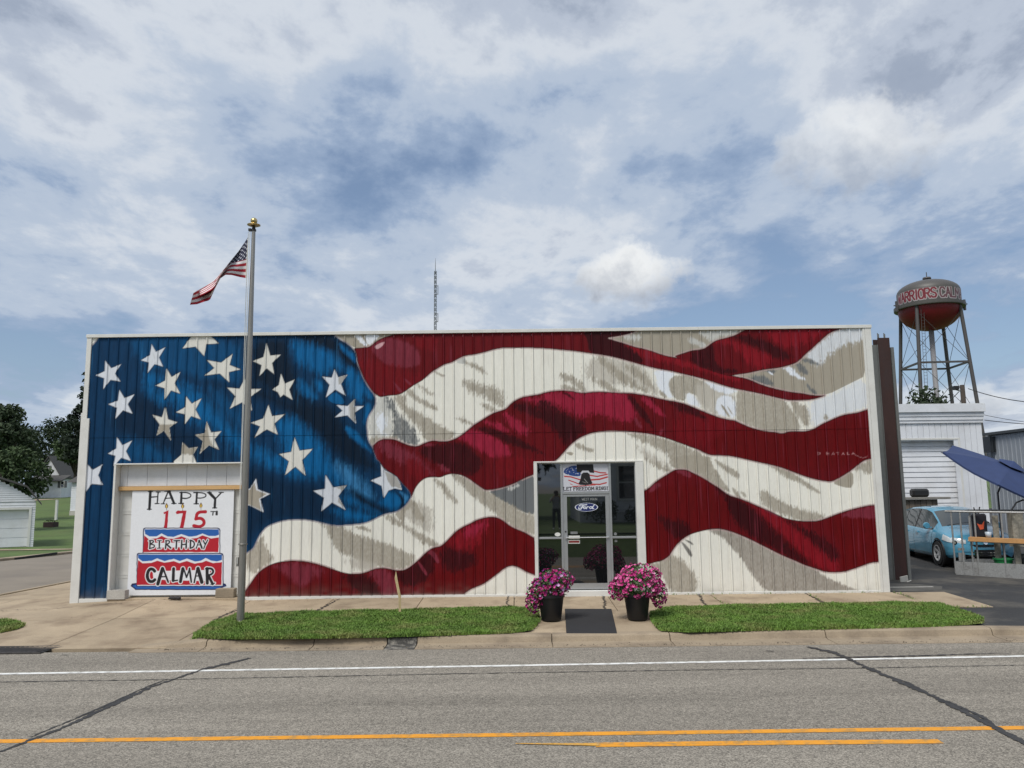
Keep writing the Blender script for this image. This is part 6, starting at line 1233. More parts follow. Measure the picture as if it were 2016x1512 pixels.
# ------------------------------------------------------------------ tilted navy umbrella
uc = at(1980, 936, 3.1); um = thing('patio_umbrella', 'navy patio umbrella tilted over the work platform', 'umbrella', (uc.x-.25, 3.1, .08)); nrm = Vector((.341, -.405, .85)).normalized(); e1 = Vector((nrm.z, 0, -nrm.x)).normalized(); e2 = nrm.cross(e1); R_ = 1.62; hh = .30
M_NAVY = mat('navy_canvas', (.022, .040, .115), .75, .12, 4, 60, bump=.15); m = MB(); ng = 6; cc = MB()
def cpt(a, t): f = a % (2*math.pi/ng); rr = 1-(1-math.cos(math.pi/ng)/math.cos(f-math.pi/ng))*min(1, t)*1.06; return uc+(e1*math.cos(a)+e2*math.sin(a))*R_*1.06*t*rr+nrm*hh*(1-t**1.2)-nrm*.06*t*math.sin(math.pi*f*ng/(2*math.pi))
for k in range(ng):
    a, b = 2*math.pi*k/ng, 2*math.pi*(k+1)/ng; n1, n2 = 5, 6; G_ = [[cpt(a+(b-a)*i/n1, .12+.88*j/n2) for i in range(n1+1)] for j in range(n2+1)]; g = MB()
    for j in range(n2):
        for i in range(n1): g.add([G_[j][i], G_[j][i+1], G_[j+1][i+1], G_[j+1][i]], [(0, 1, 2, 3)])
    for i in range(n1): g.add([G_[n2][i], G_[n2][i+1], G_[n2][i+1]-nrm*.045, G_[n2][i]-nrm*.045], [(0, 1, 2, 3)])
    g.build('canopy_panel', M_NAVY, um, smooth=True, auto=50); MB().tube([cpt(a, .02)-nrm*.03, cpt(a, 1.02)-nrm*.03], .011, 6).build('rib', M_BLACK, um)
m = MB()
for k in range(ng):
    a, b = 2*math.pi*k/ng, 2*math.pi*(k+1)/ng; m.add([uc+nrm*(hh+.13), uc+(e1*math.cos(a)+e2*math.sin(a))*.36+nrm*(hh+.01), uc+(e1*math.cos(b)+e2*math.sin(b))*.36+nrm*(hh+.01)], [(0, 1, 2)])
m.build('vent_cap', M_NAVY, um)
MB().tube([uc+nrm*hh, uc+nrm*.10, uc-nrm*.12-Vector((.05, 0, .1)), (uc.x-.25, 3.1, uc.z-.45), (uc.x-.25, 3.1, 1.4), (uc.x-.22, 3.1, .1)], .024, 10).build('pole', mat('grey_tube', (.10, .10, .12), .4, metal=.5), um, smooth=True)
MB().lathe((uc.x-.22, 3.1, .07), [(0, .06), (.05, .06), (.22, .03), (.23, 0), (0, 0)], 20).build('base', M_BLACK, um)

# ------------------------------------------------------------------ crate, board and black case behind the car
ky = 8.1; k0, k1 = at(1780, 985, ky), at(1846, 985, ky); kc = thing('wooden_crate', 'weathered wooden crate stacked behind the blue car', 'crate', ((k0.x+k1.x)/2, ky, lot_z(ky)))
for k in range(8): x = k0.x-.4+(k1.x-k0.x+.4)*k/8; MB().box((x+.008, ky, lot_z(ky)), (x+(k1.x-k0.x+.4)/8-.008, ky+.03, k0.z+.02)).build('slat', mat('weathered_plank', (.16, .13, .10), .85, .25, 5, 50, bump=.3, rnd=.2), kc)
MB().box((k0.x-.4, ky+.031, lot_z(ky)), (k1.x, ky+.6, k0.z)).build('box', MATS['weathered_plank'], kc)
z_ = k0.z+.025; x_ = at(1868, 982, ky).x; tag(MB().box((k0.x-.5, ky-.12, z_), (x_, ky+.6, z_+.07)).build('shelf_board', mat('grey_board', (.20, .19, .17), .8, .2, 5), origin=(k0.x, ky, z_), bevel=.006), 'long grey board lying on the wooden crate', 'board')
c0_, c1_ = at(1800, 978, ky), at(1832, 964, ky); tag(MB().box((c0_.x, ky+.05, z_+.072), (c1_.x, ky+.35, z_+.072+.27)).build('black_case', M_BLACK, origin=(c0_.x, ky, z_+.07), bevel=.06), 'rounded black case standing on the grey board', 'case')

# ------------------------------------------------------------------ water tower
TY = 77.; tcx = at(1829, 600, TY).x
def tz(y, Y=TY): return at(1829, y, Y).z
wt_ = thing('water_tower', 'grey and red water tower on legs lettered warriors and calmar', 'water tower', (tcx, TY, ground_z(TY)))
M_TG = mat('tank_grey_paint', lin(76, 73, 70), .5, .08, .6, 8, bump=.03); M_TR = mat('tank_red_paint', lin(112, 2, 26), .5, .12, .6, 8, bump=.03, dirt=lin(90, 14, 26), dscale=.5, damt=.5); M_TL = mat('tower_leg_paint', lin(74, 70, 70), .6, .1, 1, 10, bump=.03)
TR = 3.52; z_top, z_sh, z_ring, z_bot = tz(553), tz(581), tz(604), tz(651)
nphi, nz_ = 420, 46; zs_ = np.linspace(z_ring, z_sh+.2, nz_); ph = np.linspace(-math.pi, math.pi, nphi); A, Bz = np.meshgrid(ph, zs_, indexing='ij'); Q = np.column_stack([A.ravel()*TR, Bz.ravel()])
cc = np.tile(lin(76, 73, 70), (len(Q), 1)); lh = 1.12; lz = z_ring+.42
for txt, f0, f1 in (('WARRIORS', -97, -14), ('CALMAR', -7, 60), ('WARRIORS', 76, 140), ('CALMAR', 148, 178)):
    ss_, xe = strokes(txt, 0, 0, .62, lh, .16); a0_, a1_ = math.radians(f0)*TR, math.radians(f1)*TR
    qs = []
    for s in ss_: q = s.copy(); q[:, 0] = a0_+q[:, 0]*(a1_-a0_)/xe; q[:, 1] += lz; qs.append(q)
    for wd, col in ((.19, (172, 164, 164)), (.105, (112, 22, 36) if txt[0] == 'W' else (96, 60, 66))):
        for q in qs: lay(cc, lin(*col), .5+(sdf(Q, q, False, .4)+wd)/.05)
V = np.stack([tcx+np.sin(A)*TR, TY-np.cos(A)*TR, Bz], -1); sheet('lettered_band', V, cc, mat('tank_lettering', rough=.5, var=.06, scale=.6, fine=8, bump=0, attr='paint'), wt_, smooth=True)
MB().lathe((tcx, TY, 0), [(TR, z_sh+.2)]+[(TR*math.cos(a), z_sh+.2+(z_top-z_sh-.2)*math.sin(a)) for a in np.linspace(.08, math.pi/2, 10)], 48).build('dome', M_TG, wt_, smooth=True)
MB().lathe((tcx, TY, 0), [(TR*math.cos(a), z_ring-.35-(z_ring-.35-z_bot)*math.sin(a)) for a in np.linspace(0, math.pi/2, 12)], 48).build('bowl', M_TR, wt_, smooth=True)
MB().lathe((tcx, TY, 0), [(TR, z_ring-.36), (TR+.40, z_ring-.36), (TR+.42, z_ring-.26), (TR+.42, z_ring+.05), (TR+.38, z_ring+.05), (TR+.36, z_ring-.1), (TR, z_ring-.02)], 48).build('walkway_ring', M_TG, wt_)
MB().lathe((tcx, TY, 0), [(0, z_top+.05), (.25, z_top-.02), (.25, z_top+.18), (.5, z_top+.25), (.45, z_top+.42), (0, z_top+.5)], 16).tube([(tcx, TY, z_top+.45), (tcx, TY, z_top+1.1)], .05, 6).build('vent', M_TL, wt_)
for a in (-88, 82, 96):
    x, y = tcx+math.sin(math.radians(a))*(TR+.5), TY-math.cos(math.radians(a))*(TR+.5); MB().box((x-.12, y-.12, z_ring-.6), (x+.12, y+.12, z_ring+.7)).box((x-.35, y-.06, z_ring+.1), (x+.35, y+.06, z_ring+.22)).build('antenna_panel', M_TL, wt_)
zt0, zt1 = z_ring-.3, ground_z(TY)-.3; th = math.radians(-50)
def lp(k, z): a = th+k*math.pi/2; r_ = TR*.985+(zt0-z)*.078; return Vector((tcx+math.cos(a)*r_, TY+math.sin(a)*r_, z))
for k in range(4): MB().tube([lp(k, zt0), lp(k, zt1)], .21, 12).build('leg', M_TL, wt_, smooth=True, auto=40)
zm = tz(720); zb_ = tz(720)-(zt0-zm)
for k in range(4):
    MB().bar(lp(k, zm), lp(k+1, zm), .18, .22).build('strut', M_TL, wt_)
    for za, zb2 in ((zt0-.8, zm), (zm, zb_), (zb_, zt1+.5)):
        MB().tube([lp(k, za), lp(k+1, zb2)], .030, 5).build('brace_rod', M_TL, wt_); MB().tube([lp(k+1, za), lp(k, zb2)], .030, 5).build('brace_rod', M_TL, wt_)
    MB().bar(lp(k, zb_), lp(k+1, zb_), .18, .22).build('strut', M_TL, wt_)
MB().tube([(tcx, TY, z_bot+.1), (tcx, TY, zt1)], .30, 14).build('riser', mat('riser_paint', lin(140, 138, 140), .6, .1, 1), wt_, smooth=True)
ld = MB(); lq = lambda z: lp(3, z)+Vector((.5, -.3, 0))
for s in (-.18, .18): ld.tube([lq(zt0)+Vector((s, 0, 0)), lq(zt1)+Vector((s, 0, 0))], .025, 5)
for k in range(60): z = zt1+(zt0-zt1)*k/60; ld.tube([lq(z)-Vector((.18, 0, 0)), lq(z)+Vector((.18, 0, 0))], .018, 4)
tag(ld.build('ladder', M_TL, wt_), kind='stuff')

# ------------------------------------------------------------------ lattice radio mast beyond the roof
AY = 105.; mast = thing('radio_mast', 'thin steel lattice radio mast rising beyond the mural wall', 'mast', (at(857, 600, AY).x, AY, ground_z(AY))); M_MAST = mat('mast_steel', (.11, .12, .125), .6, .1, bump=0)
def az(y): return at(857, y, AY).z
mx = mast.location.x; zb0, zb1 = ground_z(AY), az(533); corners = [(0, -.30), (.26, .15), (-.26, .15)]
def mp2(k, z): s = 1-.35*(z-zb0)/(zb1-zb0); return Vector((mx+corners[k][0]*s, AY+corners[k][1]*s, z))
for k in range(3): MB().tube([mp2(k, zb0), mp2(k, zb1)], .038, 6).build('leg', M_MAST, mast)
br = MB(); n = 48
for i in range(n):
    za, zb2 = zb0+(zb1-zb0)*i/n, zb0+(zb1-zb0)*(i+1)/n
    for k in range(3): br.tube([mp2(k, za), mp2((k+1) % 3, zb2)], .020, 4, False); br.tube([mp2((k+1) % 3, za), mp2(k, zb2)], .020, 4, False)
tag(br.build('lacing', M_MAST, mast), kind='stuff')
MB().tube([(mx, AY, zb1-.3), (mx, AY, az(518)), (mx+.02, AY, az(508))], [.06, .04, .015], 6).build('whip_antenna', M_MAST, mast)
for ya, yb in ((563, 579), (618, 633)): MB().tube([(mx, AY, az(ya)), (mx+.42, AY, az(ya))], .05, 5).tube([(mx, AY, az(yb)), (mx+.42, AY, az(yb))], .05, 5).tube([(mx+.42, AY, az(ya)+.1), (mx+.42, AY, az(yb)-.1)], .05, 5).build('side_antenna', M_MAST, mast)

# ------------------------------------------------------------------ trees
def leaf_mat(nm, c): return mat(nm, c, .8, .35, .5, 6, .45, bump=0)
M_BARK = mat('bark', (.05, .04, .032), .95, .25, 3, 20, bump=.5)
def tree(name, label, base, lobes, n, ls, lm, seed, trunk_r=.3, group=None, forks=5):
    """lobes: (dx, dy, z, rx, ry, rz) clumps of the crown"""
    r = np.random.default_rng(seed); t = thing(name, label, 'tree', base, group); b = Vector(base); tr = MB()
    ztop = max(l[2] for l in lobes); tr.tube([b-Vector((0, 0, .3)), b+Vector((.1, 0, ztop*.35)), b+Vector((-.1, .1, ztop*.8))], [trunk_r*1.25, trunk_r*.8, trunk_r*.3], 8)
    for l in lobes[:14]:
        s = b+Vector((0, 0, min(l[2]*.6, ztop*.5))); tr.tube([s, b+Vector((l[0]*.5, l[1]*.5, l[2]*.8)), b+Vector((l[0]*.9, l[1]*.9, l[2]))], [trunk_r*.42, trunk_r*.25, trunk_r*.1], 5)
    tr.build('trunk', M_BARK, t, smooth=True)
    vol = np.array([l[3]*l[4]*l[5] for l in lobes])**.75; cnt = (n*vol/vol.sum()).astype(int); PP = []
    for l, c in zip(lobes, cnt):
        d = r.normal(size=(c, 3)); d /= np.linalg.norm(d, axis=1)[:, None]; rad = r.random(c)**.45*(.72+.5*vnoise(d[:, 0]*2.5+9+l[0], d[:, 2]*2.5+9+l[2]+d[:, 1], seed))
        PP.append(np.array([l[0], l[1], l[2]])+d*rad[:, None]*np.array(l[3:6]))
    Pn = np.concatenate(PP); c = len(Pn); keep = vnoise(Pn[:, 0]*.9+99, Pn[:, 2]*.9+99+Pn[:, 1]*.9, seed+3) > .28; Pn = Pn[keep]; c = len(Pn)
    u = r.normal(size=(c, 3)); u /= np.linalg.norm(u, axis=1)[:, None]; w = r.normal(size=(c, 3)); w = np.cross(u, w); w /= np.linalg.norm(w, axis=1)[:, None]; s = ls*(.6+.8*r.random(c))[:, None]
    V = np.stack([Pn-w*s*.42, Pn+u*s*.8, Pn+w*s*.42, Pn-u*s*.8], 1).reshape(-1, 3)
    me = bpy.data.meshes.new('crown'); me.from_pydata(V.tolist(), [], (np.arange(c)[:, None]*4+np.arange(4)).tolist()); o = link('crown', me, lm, t); return t
def lobes_of(w, h0, h1, n, seed, conical=False, rad=.30):
    r = random.Random(seed); out = []
    for k in range(n):
        f = (k+.5)/n; z = h0+(h1-h0)*f; sp = w*(1-f)**.8+.25 if conical else w*math.sqrt(max(.05, 1-(2*f-1)**2)); a = k*2.4+r.random(); q = sp*r.uniform(.35, .75); rr = w*rad*r.uniform(.8, 1.3)*(1-.5*f if conical else 1)
        out.append((math.cos(a)*q, math.sin(a)*q, z, rr*1.15, rr*1.15, rr*(.55 if conical else .85)))
    return out
LD, LM, LP = leaf_mat('dark_foliage', (.024, .042, .015)), leaf_mat('mid_foliage', (.042, .070, .022)), leaf_mat('deep_pine_foliage', (.016, .029, .014))
def tb(px, Y): q = at(px, 960, Y); return (q.x, Y, ground_z(Y)-.1)
def hgt(py, px, Y): return at(px, py, Y).z-ground_z(Y)
tree('leafy_tree', 'open crowned tree rising above the others at far left', tb(-8, 58), lobes_of(3.0, 5.2, hgt(790, 10, 58)-.6, 26, 1, rad=.28), 7000, .24, LD, 21, .35, 'trees behind the side street')
tree('leafy_tree', 'low dark tree leaning over the small garage roof', tb(24, 46), lobes_of(2.5, 2.6, hgt(880, 30, 46)-.5, 20, 2, rad=.36), 6500, .22, LM, 22, .3, 'trees behind the side street')
tree('pine_tree', 'tall dark pine tree against the left corner of the mural wall', tb(183, 80), lobes_of(5.0, 6.4, hgt(690, 183, 80), 60, 3, True, rad=.22), 14000, .30, LP, 23, .4, 'trees behind the side street')
tree('leafy_tree', 'broad dense dark tree behind the small garage', tb(-2, 112), lobes_of(5.4, 4, hgt(825, 30, 112)-1.0, 24, 4, rad=.40), 9000, .40, LD, 24, .5, 'trees behind the side street')
tree('leafy_tree', 'rounded dark tree filling the gap left of the pine', tb(104, 142), lobes_of(6.4, 5, hgt(828, 108, 142)-.8, 22, 5, rad=.40), 8000, .36, LD, 25, .4, 'trees behind the side street')
tree('leafy_tree', 'dark tree overhanging the white house from the right', tb(146, 100), lobes_of(3.0, 6.4, hgt(870, 152, 100), 16, 6, rad=.4), 5000, .34, LM, 26, .35, 'trees behind the side street')
tree('leafy_tree', 'far dark tree beyond the roofs at far left', tb(-30, 140), lobes_of(8, 5, hgt(850, 0, 140), 20, 7, rad=.42), 7000, .5, LD, 27, .5, 'trees behind the side street')
tree('leafy_tree', 'bushy tree top showing above the white garage roof', tb(1848, 34), lobes_of(2.6, 3.2, hgt(776, 1848, 34)-.1, 20, 8, rad=.34), 8000, .17, leaf_mat('bush_foliage', (.028, .046, .017)), 28, .25)

# ------------------------------------------------------------------ buildings across the side street
def lap_wall(m, x0, x1, y, z0, z1, st=.13):
    n = int((z1-z0)/st)
    for k in range(n): z = z0+k*st; m.add([(x0, y, z), (x1, y, z), (x1, y+.025, z+st), (x0, y+.025, z+st), (x0, y+.03, z), (x1, y+.03, z)], [(0, 1, 2, 3), (4, 5, 1, 0)])
    return m
gy = 31.; gzb = ground_z(gy)+.02; xr = at(66, 1062, gy).x; xl = xr-5.6; ez = at(66, 987, gy).z; pz_ = at(20, 945, gy).z+.25
sg_ = thing('small_garage', 'small white gable garage at the left edge', 'garage', (xr, gy, gzb)); xm = xr-2.8
ddx1 = at(58, 1030, gy).x; ddz = at(40, 1003, gy).z
wm = lap_wall(MB(), ddx1+.05, xr, gy, gzb, ddz); wm2 = lap_wall(wm, xl, xr, gy, ddz, ez); nst = int((pz_-ez)/.13)
for k in range(nst):
    f = k/nst; z = ez+k*.13; h = (xr-xl)/2*(1-f)**.8; wm.add([(xm-h, gy, z), (xm+h, gy, z), (xm+h*.96, gy+.025, z+.13), (xm-h*.96, gy+.025, z+.13)], [(0, 1, 2, 3)])
wm.build('lap_siding', M_WHITE, sg_); MB().box((xl, gy+.3, gzb-.3), (xr-.02, gy+6, ez)).box((ddx1+.06, gy+.04, gzb-.3), (xr-.02, gy+.2999, ez)).box((xl, gy+.04, ddz+.02), (ddx1+.0599, gy+.2999, ez)).build('walls', M_WHITE, sg_); MB().box((ddx1-.02, gy-.03, gzb), (ddx1+.12, gy+.2, ddz+.12)).box((xl+.9, gy-.03, ddz), (ddx1-.0201, gy+.2, ddz+.12)).build('door_frame', M_TRIM, sg_)
gdm = MB().box((xl+1, gy+.22, gzb), (ddx1, gy+.26, ddz)).build('garage_door', M_WHITE, sg_)
for k in range(4): MB().box((xl+1, gy+.19, gzb+.02+k*(ddz-gzb)/4), (ddx1, gy+.2195, gzb+(k+1)*(ddz-gzb)/4-.02)).build('door_section', M_WHITE, gdm)
rp = [(xl-.3, ez-.25), (xl+.55, ez+(pz_-ez)*.55), (xm, pz_+.12), (xr-.55, ez+(pz_-ez)*.55), (xr+.3, ez-.25)]
for (a, b) in zip(rp[:-1], rp[1:]): MB().prism([(a[0], gy-.25, a[1]), (b[0], gy-.25, b[1]), (b[0], gy-.25, b[1]+.12), (a[0], gy-.25, a[1]+.12)], (0, 6.5, 0)).build('roof_plane', M_ROOF, sg_)
sg_.rotation_euler = (0, 0, math.radians(31))
# white shed just left of the wall corner
sy2 = 68.; szb = ground_z(sy2); sx0 = at(138, 1000, sy2).x; sz1 = at(140, 949, sy2).z; sh2 = thing('white_shed', 'white lap sided shed just left of the wall corner', 'shed', (sx0+2.4, sy2, szb))
lap_wall(MB(), sx0, sx0+4.8, sy2, szb+.5, sz1, .2).build('lap_siding', M_WHITE, sh2); MB().box((sx0+.03, sy2+.04, szb-.3), (sx0+4.77, sy2+5, sz1)).build('walls', M_WHITE, sh2); MB().box((sx0-.02, sy2-.05, szb-.3), (sx0+4.82, sy2+.03, szb+.5)).build('foundation', M_BLOCK, sh2)
MB().prism([(sx0-.3, sy2-.3, sz1-.05), (sx0+5.1, sy2-.3, sz1-.05), (sx0+5.1, sy2+2.5, sz1+1.9), (sx0+1.3, sy2+2.5, sz1+1.9)], (0, .15, .12)).build('roof', M_ROOF, sh2)
# white house among the trees
hy = 122.; hzb = ground_z(hy)-.2; hx0, hx1 = at(74, 950, hy).x, at(137, 950, hy).x; hcx = at(97, 930, hy).x; hap = at(97, 903, hy).z+.3; hz1 = at(97, 938, hy).z
hs = thing('white_house', 'white gabled house half hidden among dark trees', 'house', ((hx0+hx1)/2, hy, hzb))
wl, wr2 = at(72, 940, hy).x, at(119, 940, hy).x; lap_wall(MB(), wl, wr2, hy, hzb, hz1, .22).build('lap_siding', M_WHITE, hs); MB().box((wl+.03, hy+.04, hzb-1), (wr2-.03, hy+8, hz1)).prism([(wl, hy+.03, hz1), (wr2, hy+.03, hz1), ((wl+wr2)/2, hy+.03, hap)], (0, 7.9, 0)).build('main_block', M_WHITE, hs)
for s, xe in ((-1, wl), (1, wr2)): MB().prism([(xe+s*.4, hy-.4, hz1-.4), ((wl+wr2)/2, hy-.4, hap+.02), ((wl+wr2)/2, hy-.4, hap+.25), (xe+s*.4, hy-.4, hz1-.15)], (0, 8.6, 0)).build('roof_plane', M_ROOF, hs)
pzb = at(110, 948, hy-2).z; lap_wall(MB(), hx0+.2, hx1, hy-2.5, hzb, pzb, .22).build('porch_siding', M_WHITE, hs); MB().box((hx0+.22, hy-2.46, hzb-1), (hx1-.02, hy-.02, pzb)).build('porch_block', M_WHITE, hs)
MB().prism([(hx0-.2, hy-3, pzb), (hx1+.3, hy-3, pzb), (hx1+.3, hy-.05, pzb+1.0), (hx0-.2, hy-.05, pzb+1.0)], (0, 0, .15)).build('porch_roof', M_ROOF, hs)
M_SHUT = mat('grey_shutter', (.10, .105, .11), .7)
def win(px0, px1, py0, py1, Y, par):
    a, b = at(px0, py1, Y), at(px1, py0, Y); f = MB().box((a.x-.12, Y-.06, a.z-.12), (b.x+.12, Y-.01, b.z+.12)).build('window', M_TRIM, par); MB().box((a.x, Y-.075, a.z), (b.x, Y-.0605, (a.z+b.z)/2-.03)).box((a.x, Y-.075, (a.z+b.z)/2+.03), (b.x, Y-.0605, b.z)).build('pane', M_GLASS, f)
    for x0, x1 in ((a.x-.55, a.x-.13), (b.x+.13, b.x+.55)): MB().box((x0, Y-.07, a.z-.1), (x1, Y-.01, b.z+.1)).build('shutter', M_SHUT, par)
win(82, 86, 918, 929, hy, hs); win(91, 95, 918, 929, hy, hs); win(120, 126, 948, 959, hy-2.5, hs)
tag(MB().add([(hx0-3, hy-14, ground_z(hy-14)+.05), (hx1+3, hy-14, ground_z(hy-14)+.05), (hx1+4, hy-9, ground_z(hy-9)+.05), (hx0-2, hy-9, ground_z(hy-9)+.05)], [(0, 1, 2, 3)]).build('path', M_CONC), kind='structure')
q = gp(110, 1022, .05); MB_ = MB().box((at(108.5, 1000, 60).x, 60, ground_z(60)-.2), (at(112.5, 1000, 60).x, 60.18, at(110, 984, 60).z)); tag(MB_.build('white_post', M_TRIM, origin=(at(110, 1000, 60).x, 60, ground_z(60))), 'short white post standing on the lawn near the shed', 'post')
fx0, fx1 = at(85, 1030, 50).x, at(105, 1030, 50).x; fz0 = ground_z(50)-.05; fb = thing('brick_planter', 'low dark brick planter box on the lawn', 'planter', ((fx0+fx1)/2, 50, fz0)); MB().box((fx0, 50, fz0), (fx1, 50.8, fz0+.48)).build('box', mat('dark_brick', (.05, .03, .028), .9, .3, 8, 30, bump=.4), fb)
pm = MB(); r = random.Random(3)
for k in range(60): x, y, z = r.uniform(fx0, fx1), r.uniform(50, 50.7), fz0+.48+r.uniform(-.02, .12); a = r.random()*6; pm.add([(x, y, z), (x+.07*math.cos(a), y+.07*math.sin(a), z+.06), (x+.03, y, z+.10)], [(0, 1, 2)])
tag(pm.build('plants', LM, fb), kind='stuff')
# kerbs and walk along the side street
sk = MB()
for k in range(12):
    a, b = 4+k*4., 8+k*4.
    if not (a > 60): MB().prism([(-22.3, a+.02, ground_z(a)+.0), (-22.0, a+.02, ground_z(a)+.0), (-22.0, a+.02, ground_z(a)+.15), (-22.3, a+.02, ground_z(a)+.17)], (0, 3.96, ground_z(b)-ground_z(a))).build('kerb_length', M_KERB, kerb)
for k in range(5): a, b = -1+k*3., 2+k*3.; MB().prism([(-13.36, a+.02, ground_z(a)+.0), (-13.1, a+.02, ground_z(a)+.0), (-13.1, a+.02, ground_z(a)+.17), (-13.36, a+.02, ground_z(a)+.15)], (0, 2.96, ground_z(b)-ground_z(a))).build('kerb_length', M_KERB, kerb)
tag(MB().add([(xl-3, gy-4.5, ground_z(gy-4.5)+.03), (-24.2, gy-4.5, ground_z(gy-4.5)+.03), (-24.2, gy-3.4, ground_z(gy-3.4)+.03), (xl-3, gy-3.4, ground_z(gy-3.4)+.03)], [(0, 1, 2, 3)]).build('footpath', M_CONC), kind='structure')
ix = at(118, 1080, 19).x; tag(MB().box((-22.05, 17.2, ground_z(18)+.055), (-21.96, 20.4, ground_z(18)+.15)).build('kerb_inlet', M_DARK, origin=(-22, 18.5, ground_z(18))), 'dark storm inlet slot in the far kerb of the side street', 'drain')

# ------------------------------------------------------------------ utility pole and wires at the right
uy = 42.; ux = at(1897, 790, uy).x; uz = at(1897, 758, uy).z; up_ = thing('utility_pole', 'wooden utility pole with floodlight behind the white garage', 'utility pole', (ux, uy, ground_z(uy)))
MB().tube([(ux, uy, ground_z(uy)-.3), (ux, uy, uz)], [.22, .17], 10).build('pole', M_BARK, up_, smooth=True); fl0 = at(1881, 764, uy)
MB().box((fl0.x-.18, uy-.2, fl0.z-.15), (fl0.x+.18, uy+.1, fl0.z+.15)).build('floodlight', M_BLACK, up_); MB().tube([(fl0.x, uy-.05, fl0.z-.14), (ux, uy-.05, fl0.z-.3)], .04, 6).tube([(fl0.x+.1, uy, fl0.z), (ux, uy, fl0.z+.06)], .03, 6).build('bracket', M_MAST, up_)
def wire(name, label, a, b, sag, r=.018):
    a, b = Vector(a), Vector(b); P_ = [a.lerp(b, k/14)-Vector((0, 0, sag*4*(k/14)*(1-k/14))) for k in range(15)]; tag(MB().tube(P_, r, 5).build(name, M_BLACK, origin=a.lerp(b, .5)), label, 'cable')
wire('cable', 'overhead cable running right from the utility pole top', at(1906, 765, uy), at(2080, 794, uy-6), .3, .03)
wire('cable', 'upper thin cable leaving the white garage corner to the right', at(1938, 817, 9), at(2100, 838, 8.5), .06, .008)
wire('cable', 'lower thick cable leaving the white garage corner to the right', at(1938, 827, 9), at(2100, 838, 8.5), .04, .012)
wire('cable', 'cable from the floodlight pole down behind the white garage', at(1888, 771, uy), at(1800, 800, 60), .8, .03)

# ------------------------------------------------------------------ opposite side of the street (seen in the shop glass)
tag(MB().add([(-60, -15.3, ground_z(-15.3)+.04), (60, -15.3, ground_z(-15.3)+.04), (60, -14.1, ground_z(-14.1)+.1), (-60, -14.1, ground_z(-14.1)+.1)], [(0, 1, 2, 3)]).build('opposite_pavement', M_CONC), kind='structure')
oh = thing('opposite_house', 'white lap sided house across the street reflected in the shop glass', 'house', (9, -27, .6)); oy = -26.; ozb = .6
m = MB(); n = 34
for k in range(n): z = ozb+.5+k*.16; m.add([(3.4, oy, z), (15, oy, z), (15, oy-.03, z+.16), (3.4, oy-.03, z+.16), (3.4, oy-.035, z), (15, oy-.035, z)], [(0, 1, 2, 3), (4, 5, 1, 0)])
m.build('lap_siding', M_WHITE, oh); MB().box((3.42, oy-8, ozb-.3), (14.98, oy-.04, 6.2)).build('walls', M_WHITE, oh); MB().prism([(3, oy+.5, 6.0), (15.4, oy+.5, 6.0), (15.4, oy-4, 8.6), (3, oy-4, 8.6)], (0, 0, .15)).prism([(3, oy-8.5, 6.0), (15.4, oy-8.5, 6.0), (15.4, oy-4, 8.6), (3, oy-4, 8.6)], (0, 0, .149)).build('roof', M_ROOF, oh)
for x0 in (5.6, 10.5):
    f = MB().box((x0-.12, oy+.001, 1.75), (x0+1.22, oy+.05, 3.75)).build('window', M_TRIM, oh); MB().box((x0, oy+.0505, 1.87), (x0+1.1, oy+.06, 2.72)).box((x0, oy+.0505, 2.78), (x0+1.1, oy+.06, 3.63)).build('pane', M_GLASS, f)
r = random.Random(12)
for k, (x, y, s) in enumerate(((4.4, -25, 1.0), (6.5, -25.2, .9), (8.6, -25, 1.05), (10.8, -25.1, .95))):
    tree('shrub', ['leafy shrub at the near corner of the opposite house', 'leafy shrub under the left window of the opposite house', 'leafy shrub between the windows of the opposite house', 'leafy shrub under the right window of the opposite house'][k], (x, y, ground_z(y)-.05), [(0, 0, .6*s, .9*s, .8*s, .6*s), (.5, 0, .8*s, .5, .5, .5)], 900, .10, LM, 60+k, .05, 'shrubs before the opposite house')
tree('leafy_tree', 'street tree on the opposite lawn reflected in the left pane', (-4.5, -30, .7), lobes_of(4.2, 3.5, 9, 20, 14, rad=.36), 5000, .3, LM, 71, .35)
tree('leafy_tree', 'second tree on the opposite lawn behind the photographer', (.5, -38, .8), lobes_of(5, 4, 11, 20, 15, rad=.38), 5000, .34, LD, 72, .4)
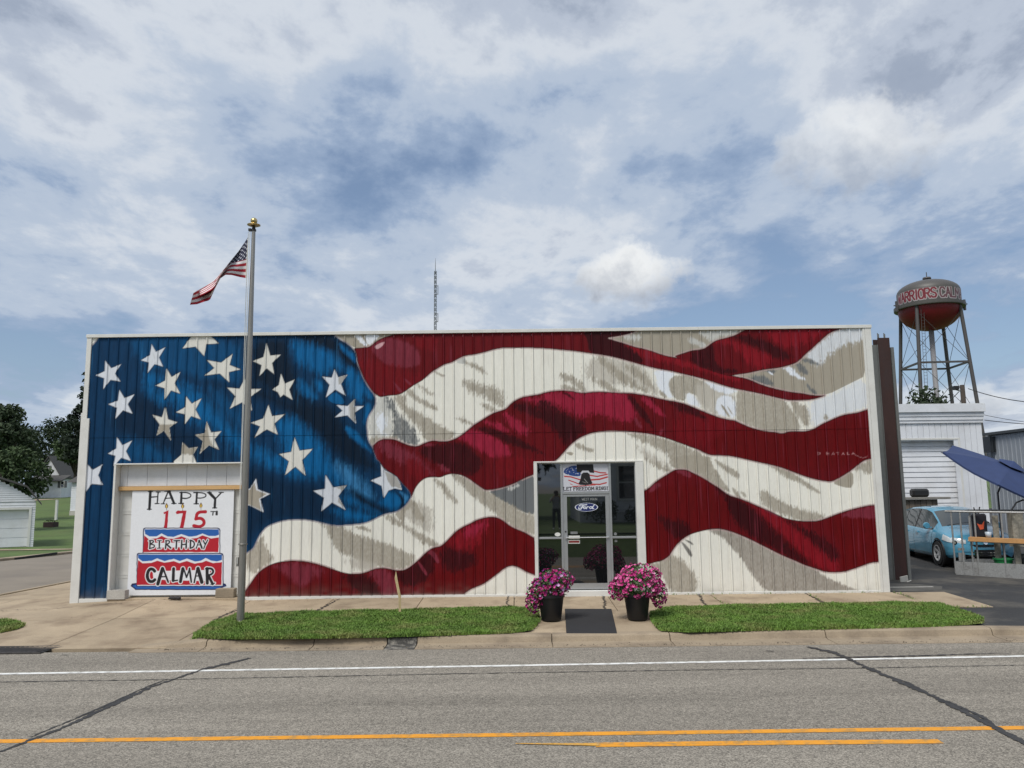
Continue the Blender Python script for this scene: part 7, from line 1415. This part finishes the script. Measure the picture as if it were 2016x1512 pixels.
# person taking the picture, seen dimly in the left pane
def person():
    base = Vector((1.75, -18.3, ground_z(-18.3)+.0)); t = thing('person', 'person in grey shirt and dark trousers holding up a phone, reflected', 'person', base)
    J = {'pel': (0, 0, .95, .15), 'sp': (0, 0, 1.15, .145), 'ch': (0, 0, 1.35, .16), 'nk': (0, .0, 1.50, .06), 'hd': (0, .02, 1.62, .095), 'ht': (0, .01, 1.73, .07)}
    E_ = [('pel', 'sp'), ('sp', 'ch'), ('ch', 'nk'), ('nk', 'hd'), ('hd', 'ht')]
    for s, n in ((-1, 'l'), (1, 'r')):
        J.update({'hp'+n: (.10*s, 0, .90, .10), 'kn'+n: (.12*s, .02, .50, .065), 'an'+n: (.13*s, 0, .09, .045), 'to'+n: (.15*s, .16, .04, .04), 'sh'+n: (.19*s, 0, 1.42, .065), 'el'+n: (.30*s, .18, 1.24, .045), 'wr'+n: (.12*s, .36, 1.50, .032), 'ha'+n: (.08*s, .40, 1.56, .035)})
        E_ += [('pel', 'hp'+n), ('hp'+n, 'kn'+n), ('kn'+n, 'an'+n), ('an'+n, 'to'+n), ('ch', 'sh'+n), ('sh'+n, 'el'+n), ('el'+n, 'wr'+n), ('wr'+n, 'ha'+n)]
    ks = list(J); me = bpy.data.meshes.new('body'); me.from_pydata([J[k][:3] for k in ks], [(ks.index(a), ks.index(b)) for a, b in E_], []); o = link('body', me, None, t)
    o.modifiers.new('skin', 'SKIN'); sub = o.modifiers.new('sub', 'SUBSURF'); sub.levels = 2; sub.render_levels = 2
    for k, v in zip(ks, me.skin_vertices[0].data): v.radius = (J[k][3], J[k][3]); v.use_root = (k == 'pel')
    dg = bpy.context.evaluated_depsgraph_get(); m2 = bpy.data.meshes.new_from_object(o.evaluated_get(dg)); o.modifiers.clear(); o.data = m2
    for mm_ in (mat('grey_shirt', (.30, .31, .33), .9), mat('dark_trousers', (.03, .035, .05), .9), mat('skin', (.45, .28, .20), .6), mat('pale_shoe', (.6, .6, .6), .7)): m2.materials.append(mm_)
    for p in m2.polygons:
        c = p.center; p.use_smooth = True; p.material_index = 3 if c.z < .10 else 1 if c.z < .95 else 2 if c.z > 1.50 and abs(c.x) < .15 or c.y > .26 else 0
    MB().lathe(base+Vector((0, -.005, 1.66)), [(.108, -.03), (.112, .03), (.09, .08), (.045, .11), (0, .115)], 16).build('hair', mat('brown_hair', (.04, .026, .018), .8), t, smooth=True)
    MB().box(base+Vector((-.08, .41, 1.54)), base+Vector((.08, .42, 1.62))).build('phone', M_BLACK, t)
person()
